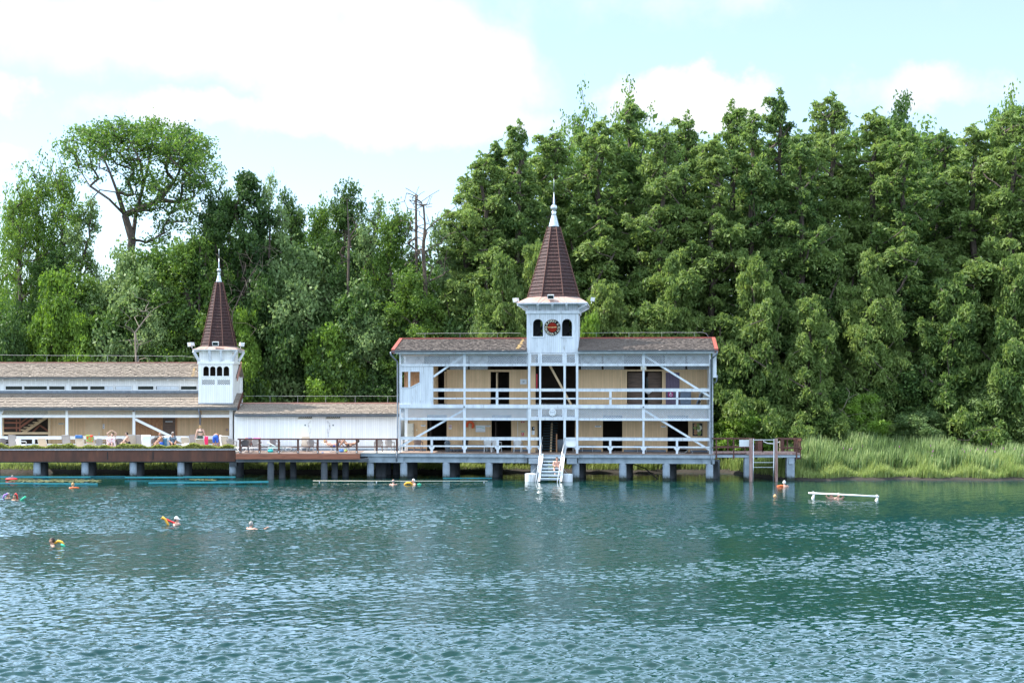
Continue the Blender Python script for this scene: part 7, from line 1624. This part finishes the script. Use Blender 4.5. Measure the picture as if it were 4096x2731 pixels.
# ---- church spire and red roofs far behind
C0=ray(72,1300,330); CT=empty('church_tower',(C0.x,330,0),R(12),'pale blue-white church tower with a pointed spire far behind the trees at the picture edge','church')
s=330/FP; zz=lambda py: EYE-(py-YH)*s
m=MB(); w=26*s; m.box(-w,w,-w,w,0,zz(1165)); m.box(-w*1.08,w*1.08,-w*1.08,w*1.08,zz(1172),zz(1165)+.2); m.build('tower_wall','white',CT)
m=MB()
for x in (-.45,.45): m.box(x*w-w*.14,x*w+w*.14,-w-.05,-w+.1,zz(1215),zz(1180))
m.build('belfry_window','black',CT)
m=MB(); m.lathe([(w*1.15,zz(1165)+.2),(w*.75,zz(1140)),(.05,zz(1085))],(0,0,0),4,math.pi/4); m.build('spire','zinc',CT)
for px,py,Y,wd,hh_,lab in ((1045,1290,190,5,3.2,'red-roofed house glimpsed between trees beside the turret spire'),(60,1390,180,6,3,'red-roofed house glimpsed through trees at the picture edge'),(1720,1330,185,4,3,'red-roofed house behind the foot of the bare trunks')):
    p=ray(px,py,Y); H_=empty('house',(p.x,Y,0),R(20),lab,'house','houses behind the trees'); z0=p.z
    m=MB(); m.box(-wd,wd,-4,4,0,z0-1); m.build('wall','white',H_)
    m=MB(); m.prismx([(-4.6,z0-1.2),(4.6,z0-1.2),(0,z0+hh_*.6)],-wd-.4,wd+.4); rf=m.build('roof','red_trim',H_); m=MB(); m.box(-1,-.4,-.5,.1,z0,z0+hh_*.75); m.build('chimney','white',rf)
    m=MB(); m.box(-2,-1,-4.05,-3.9,z0-2.6,z0-1.5); m.build('window','glass',H_); m=MB(); m.box(1,2,-4.05,-3.9,z0-2.6,z0-1.5); m.build('window','glass',H_)
# ================================================================ LIGHT, SKY, CAMERA
EL=52.0; LDIR=Vector((math.cos(R(EL))*.992,math.cos(R(EL))*-.125,-math.sin(R(EL)))).normalized()
sd=bpy.data.lights.new('sun','SUN'); sd.energy=SUN_E; sd.angle=R(.5); sd.color=(1,.95,.87); so=bpy.data.objects.new('sun',sd); COL.objects.link(so); so.rotation_euler=LDIR.to_track_quat('-Z','Y').to_euler()
w=bpy.data.worlds.new('World'); SC.world=w; w.use_nodes=True; nt=w.node_tree; bg=nt.nodes['Background']
sky=N(nt,'ShaderNodeTexSky',sky_type='NISHITA'); sky.sun_disc=False; sky.sun_elevation=R(EL); sdir=-LDIR; sky.sun_rotation=math.atan2(sdir.x,sdir.y); sky.air_density=1.0; sky.dust_density=.6; sky.ozone_density=1.5
bg.inputs['Strength'].default_value=SKY_S
tcw=N(nt,'ShaderNodeTexCoord'); spw=N(nt,'ShaderNodeSeparateXYZ'); L(nt,tcw.outputs['Generated'],spw.inputs[0]); X_,Y_,Z_=spw.outputs
yc=mth('MAXIMUM',Y_,.02); A_=mth('DIVIDE',X_,yc); B_=mth('DIVIDE',Z_,yc)
wp=N(nt,'ShaderNodeTexNoise',Scale=9.0,Detail=8.0,Roughness=.6); L(nt,tcw.outputs['Generated'],wp.inputs['Vector']); wsp=N(nt,'ShaderNodeSeparateXYZ'); L(nt,wp.outputs['Color'],wsp.inputs[0]); A_=mth('ADD',A_,mth('MULTIPLY',mth('SUBTRACT',wsp.outputs[0],.5),.22)); B_=mth('ADD',B_,mth('MULTIPLY',mth('SUBTRACT',wsp.outputs[1],.5),.11))
nw=N(nt,'ShaderNodeTexNoise',Scale=7.0,Detail=9.0,Roughness=.55,Distortion=.2); L(nt,tcw.outputs['Generated'],nw.inputs['Vector'])
nb=N(nt,'ShaderNodeTexNoise',Scale=2.2,Detail=8.0,Roughness=.55); L(nt,tcw.outputs['Generated'],nb.inputs['Vector'])
val=None
for (cx_,cy_,rx,ry) in ((700,110,1400,230),(1650,300,640,230),(640,470,400,100),(1600,500,720,110),(80,410,180,80),(0,650,150,70),(2800,380,280,110),(3680,330,300,80),(900,-300,2300,420)):
    a=mth('DIVIDE',mth('SUBTRACT',A_,(cx_-2048)/FP),rx/FP); b2=mth('DIVIDE',mth('SUBTRACT',B_,(YH-cy_)/FP),ry/FP); v=mth('SUBTRACT',1.0,mth('ADD',mth('MULTIPLY',a,a),mth('MULTIPLY',b2,b2)))
    v=mth('MULTIPLY',v,.55 if cx_==3680 else 1.0) if cx_==3680 else v
    v=mth('MAXIMUM',v,-1.0)
    val=v if val is None else mth('MAXIMUM',val,v)
mask=mth('ADD',val,mth('MULTIPLY',mth('SUBTRACT',nw.outputs['Fac'],.5),4.2))
sm_=N(nt,'ShaderNodeMapRange',interpolation_type='SMOOTHSTEP'); sm_.inputs[1].default_value=-.55; sm_.inputs[2].default_value=1.0; L(nt,mask,sm_.inputs[0])
front=mth('MULTIPLY',sm_.outputs[0],mth('GREATER_THAN',Y_,.3)); 
gm=N(nt,'ShaderNodeMapRange',interpolation_type='SMOOTHSTEP'); gm.inputs[1].default_value=.42; gm.inputs[2].default_value=.58; L(nt,nb.outputs['Fac'],gm.inputs[0])
hi=N(nt,'ShaderNodeMapRange'); hi.inputs[1].default_value=.285; hi.inputs[2].default_value=.40; L(nt,Z_,hi.inputs[0]); hi2=mth('MAXIMUM',hi.outputs[0],mth('LESS_THAN',Y_,.3))
cl_=mth('MAXIMUM',mth('MULTIPLY',front,mth('SUBTRACT',1.0,hi2)),0.0,None,True)
tint=N(nt,'ShaderNodeMix',data_type='RGBA'); tint.blend_type='MULTIPLY'; tint.inputs[0].default_value=1; L(nt,sky.outputs[0],tint.inputs[6]); tint.inputs[7].default_value=SKY_T
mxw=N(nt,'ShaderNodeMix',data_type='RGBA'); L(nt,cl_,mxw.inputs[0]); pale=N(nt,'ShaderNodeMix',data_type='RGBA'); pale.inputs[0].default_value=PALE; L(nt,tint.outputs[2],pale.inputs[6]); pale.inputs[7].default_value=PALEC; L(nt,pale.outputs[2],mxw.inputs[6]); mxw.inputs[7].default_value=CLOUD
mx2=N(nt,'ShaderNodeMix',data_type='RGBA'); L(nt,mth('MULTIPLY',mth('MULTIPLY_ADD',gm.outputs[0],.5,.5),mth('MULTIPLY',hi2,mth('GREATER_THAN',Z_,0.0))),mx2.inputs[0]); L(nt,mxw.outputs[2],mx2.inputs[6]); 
bd=N(nt,'ShaderNodeMapRange'); bd.inputs[1].default_value=.45; bd.inputs[2].default_value=.65; bd.inputs[3].default_value=1; bd.inputs[4].default_value=0; L(nt,Z_,bd.inputs[0]); mx3=N(nt,'ShaderNodeMix',data_type='RGBA'); mx3.inputs[6].default_value=FILL_SKY; mx3.inputs[7].default_value=FILL_BAND; L(nt,mth('MULTIPLY',bd.outputs[0],mth('GREATER_THAN',Y_,.2)),mx3.inputs[0]); L(nt,mx3.outputs[2],mx2.inputs[7])  # brightness added to unseen sky to light the facade and the water
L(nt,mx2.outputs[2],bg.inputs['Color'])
cd=bpy.data.cameras.new('camera'); cam=bpy.data.objects.new('camera',cd); COL.objects.link(cam); cam.location=(0,0,EYE); cam.rotation_euler=(R(90),0,0)
cd.sensor_width=36; cd.lens=36*FP/4096; cd.shift_y=(YH-1365.5)/4096; cd.clip_end=4000; cd.clip_start=.5; SC.camera=cam
SC.view_settings.view_transform='Standard'; SC.view_settings.look='None'; SC.view_settings.exposure=EXPO; SC.view_settings.gamma=1
SC.cycles.max_bounces=8; SC.cycles.diffuse_bounces=3; SC.cycles.glossy_bounces=3; SC.cycles.transparent_max_bounces=4; SC.cycles.use_denoising=False if NODN else True
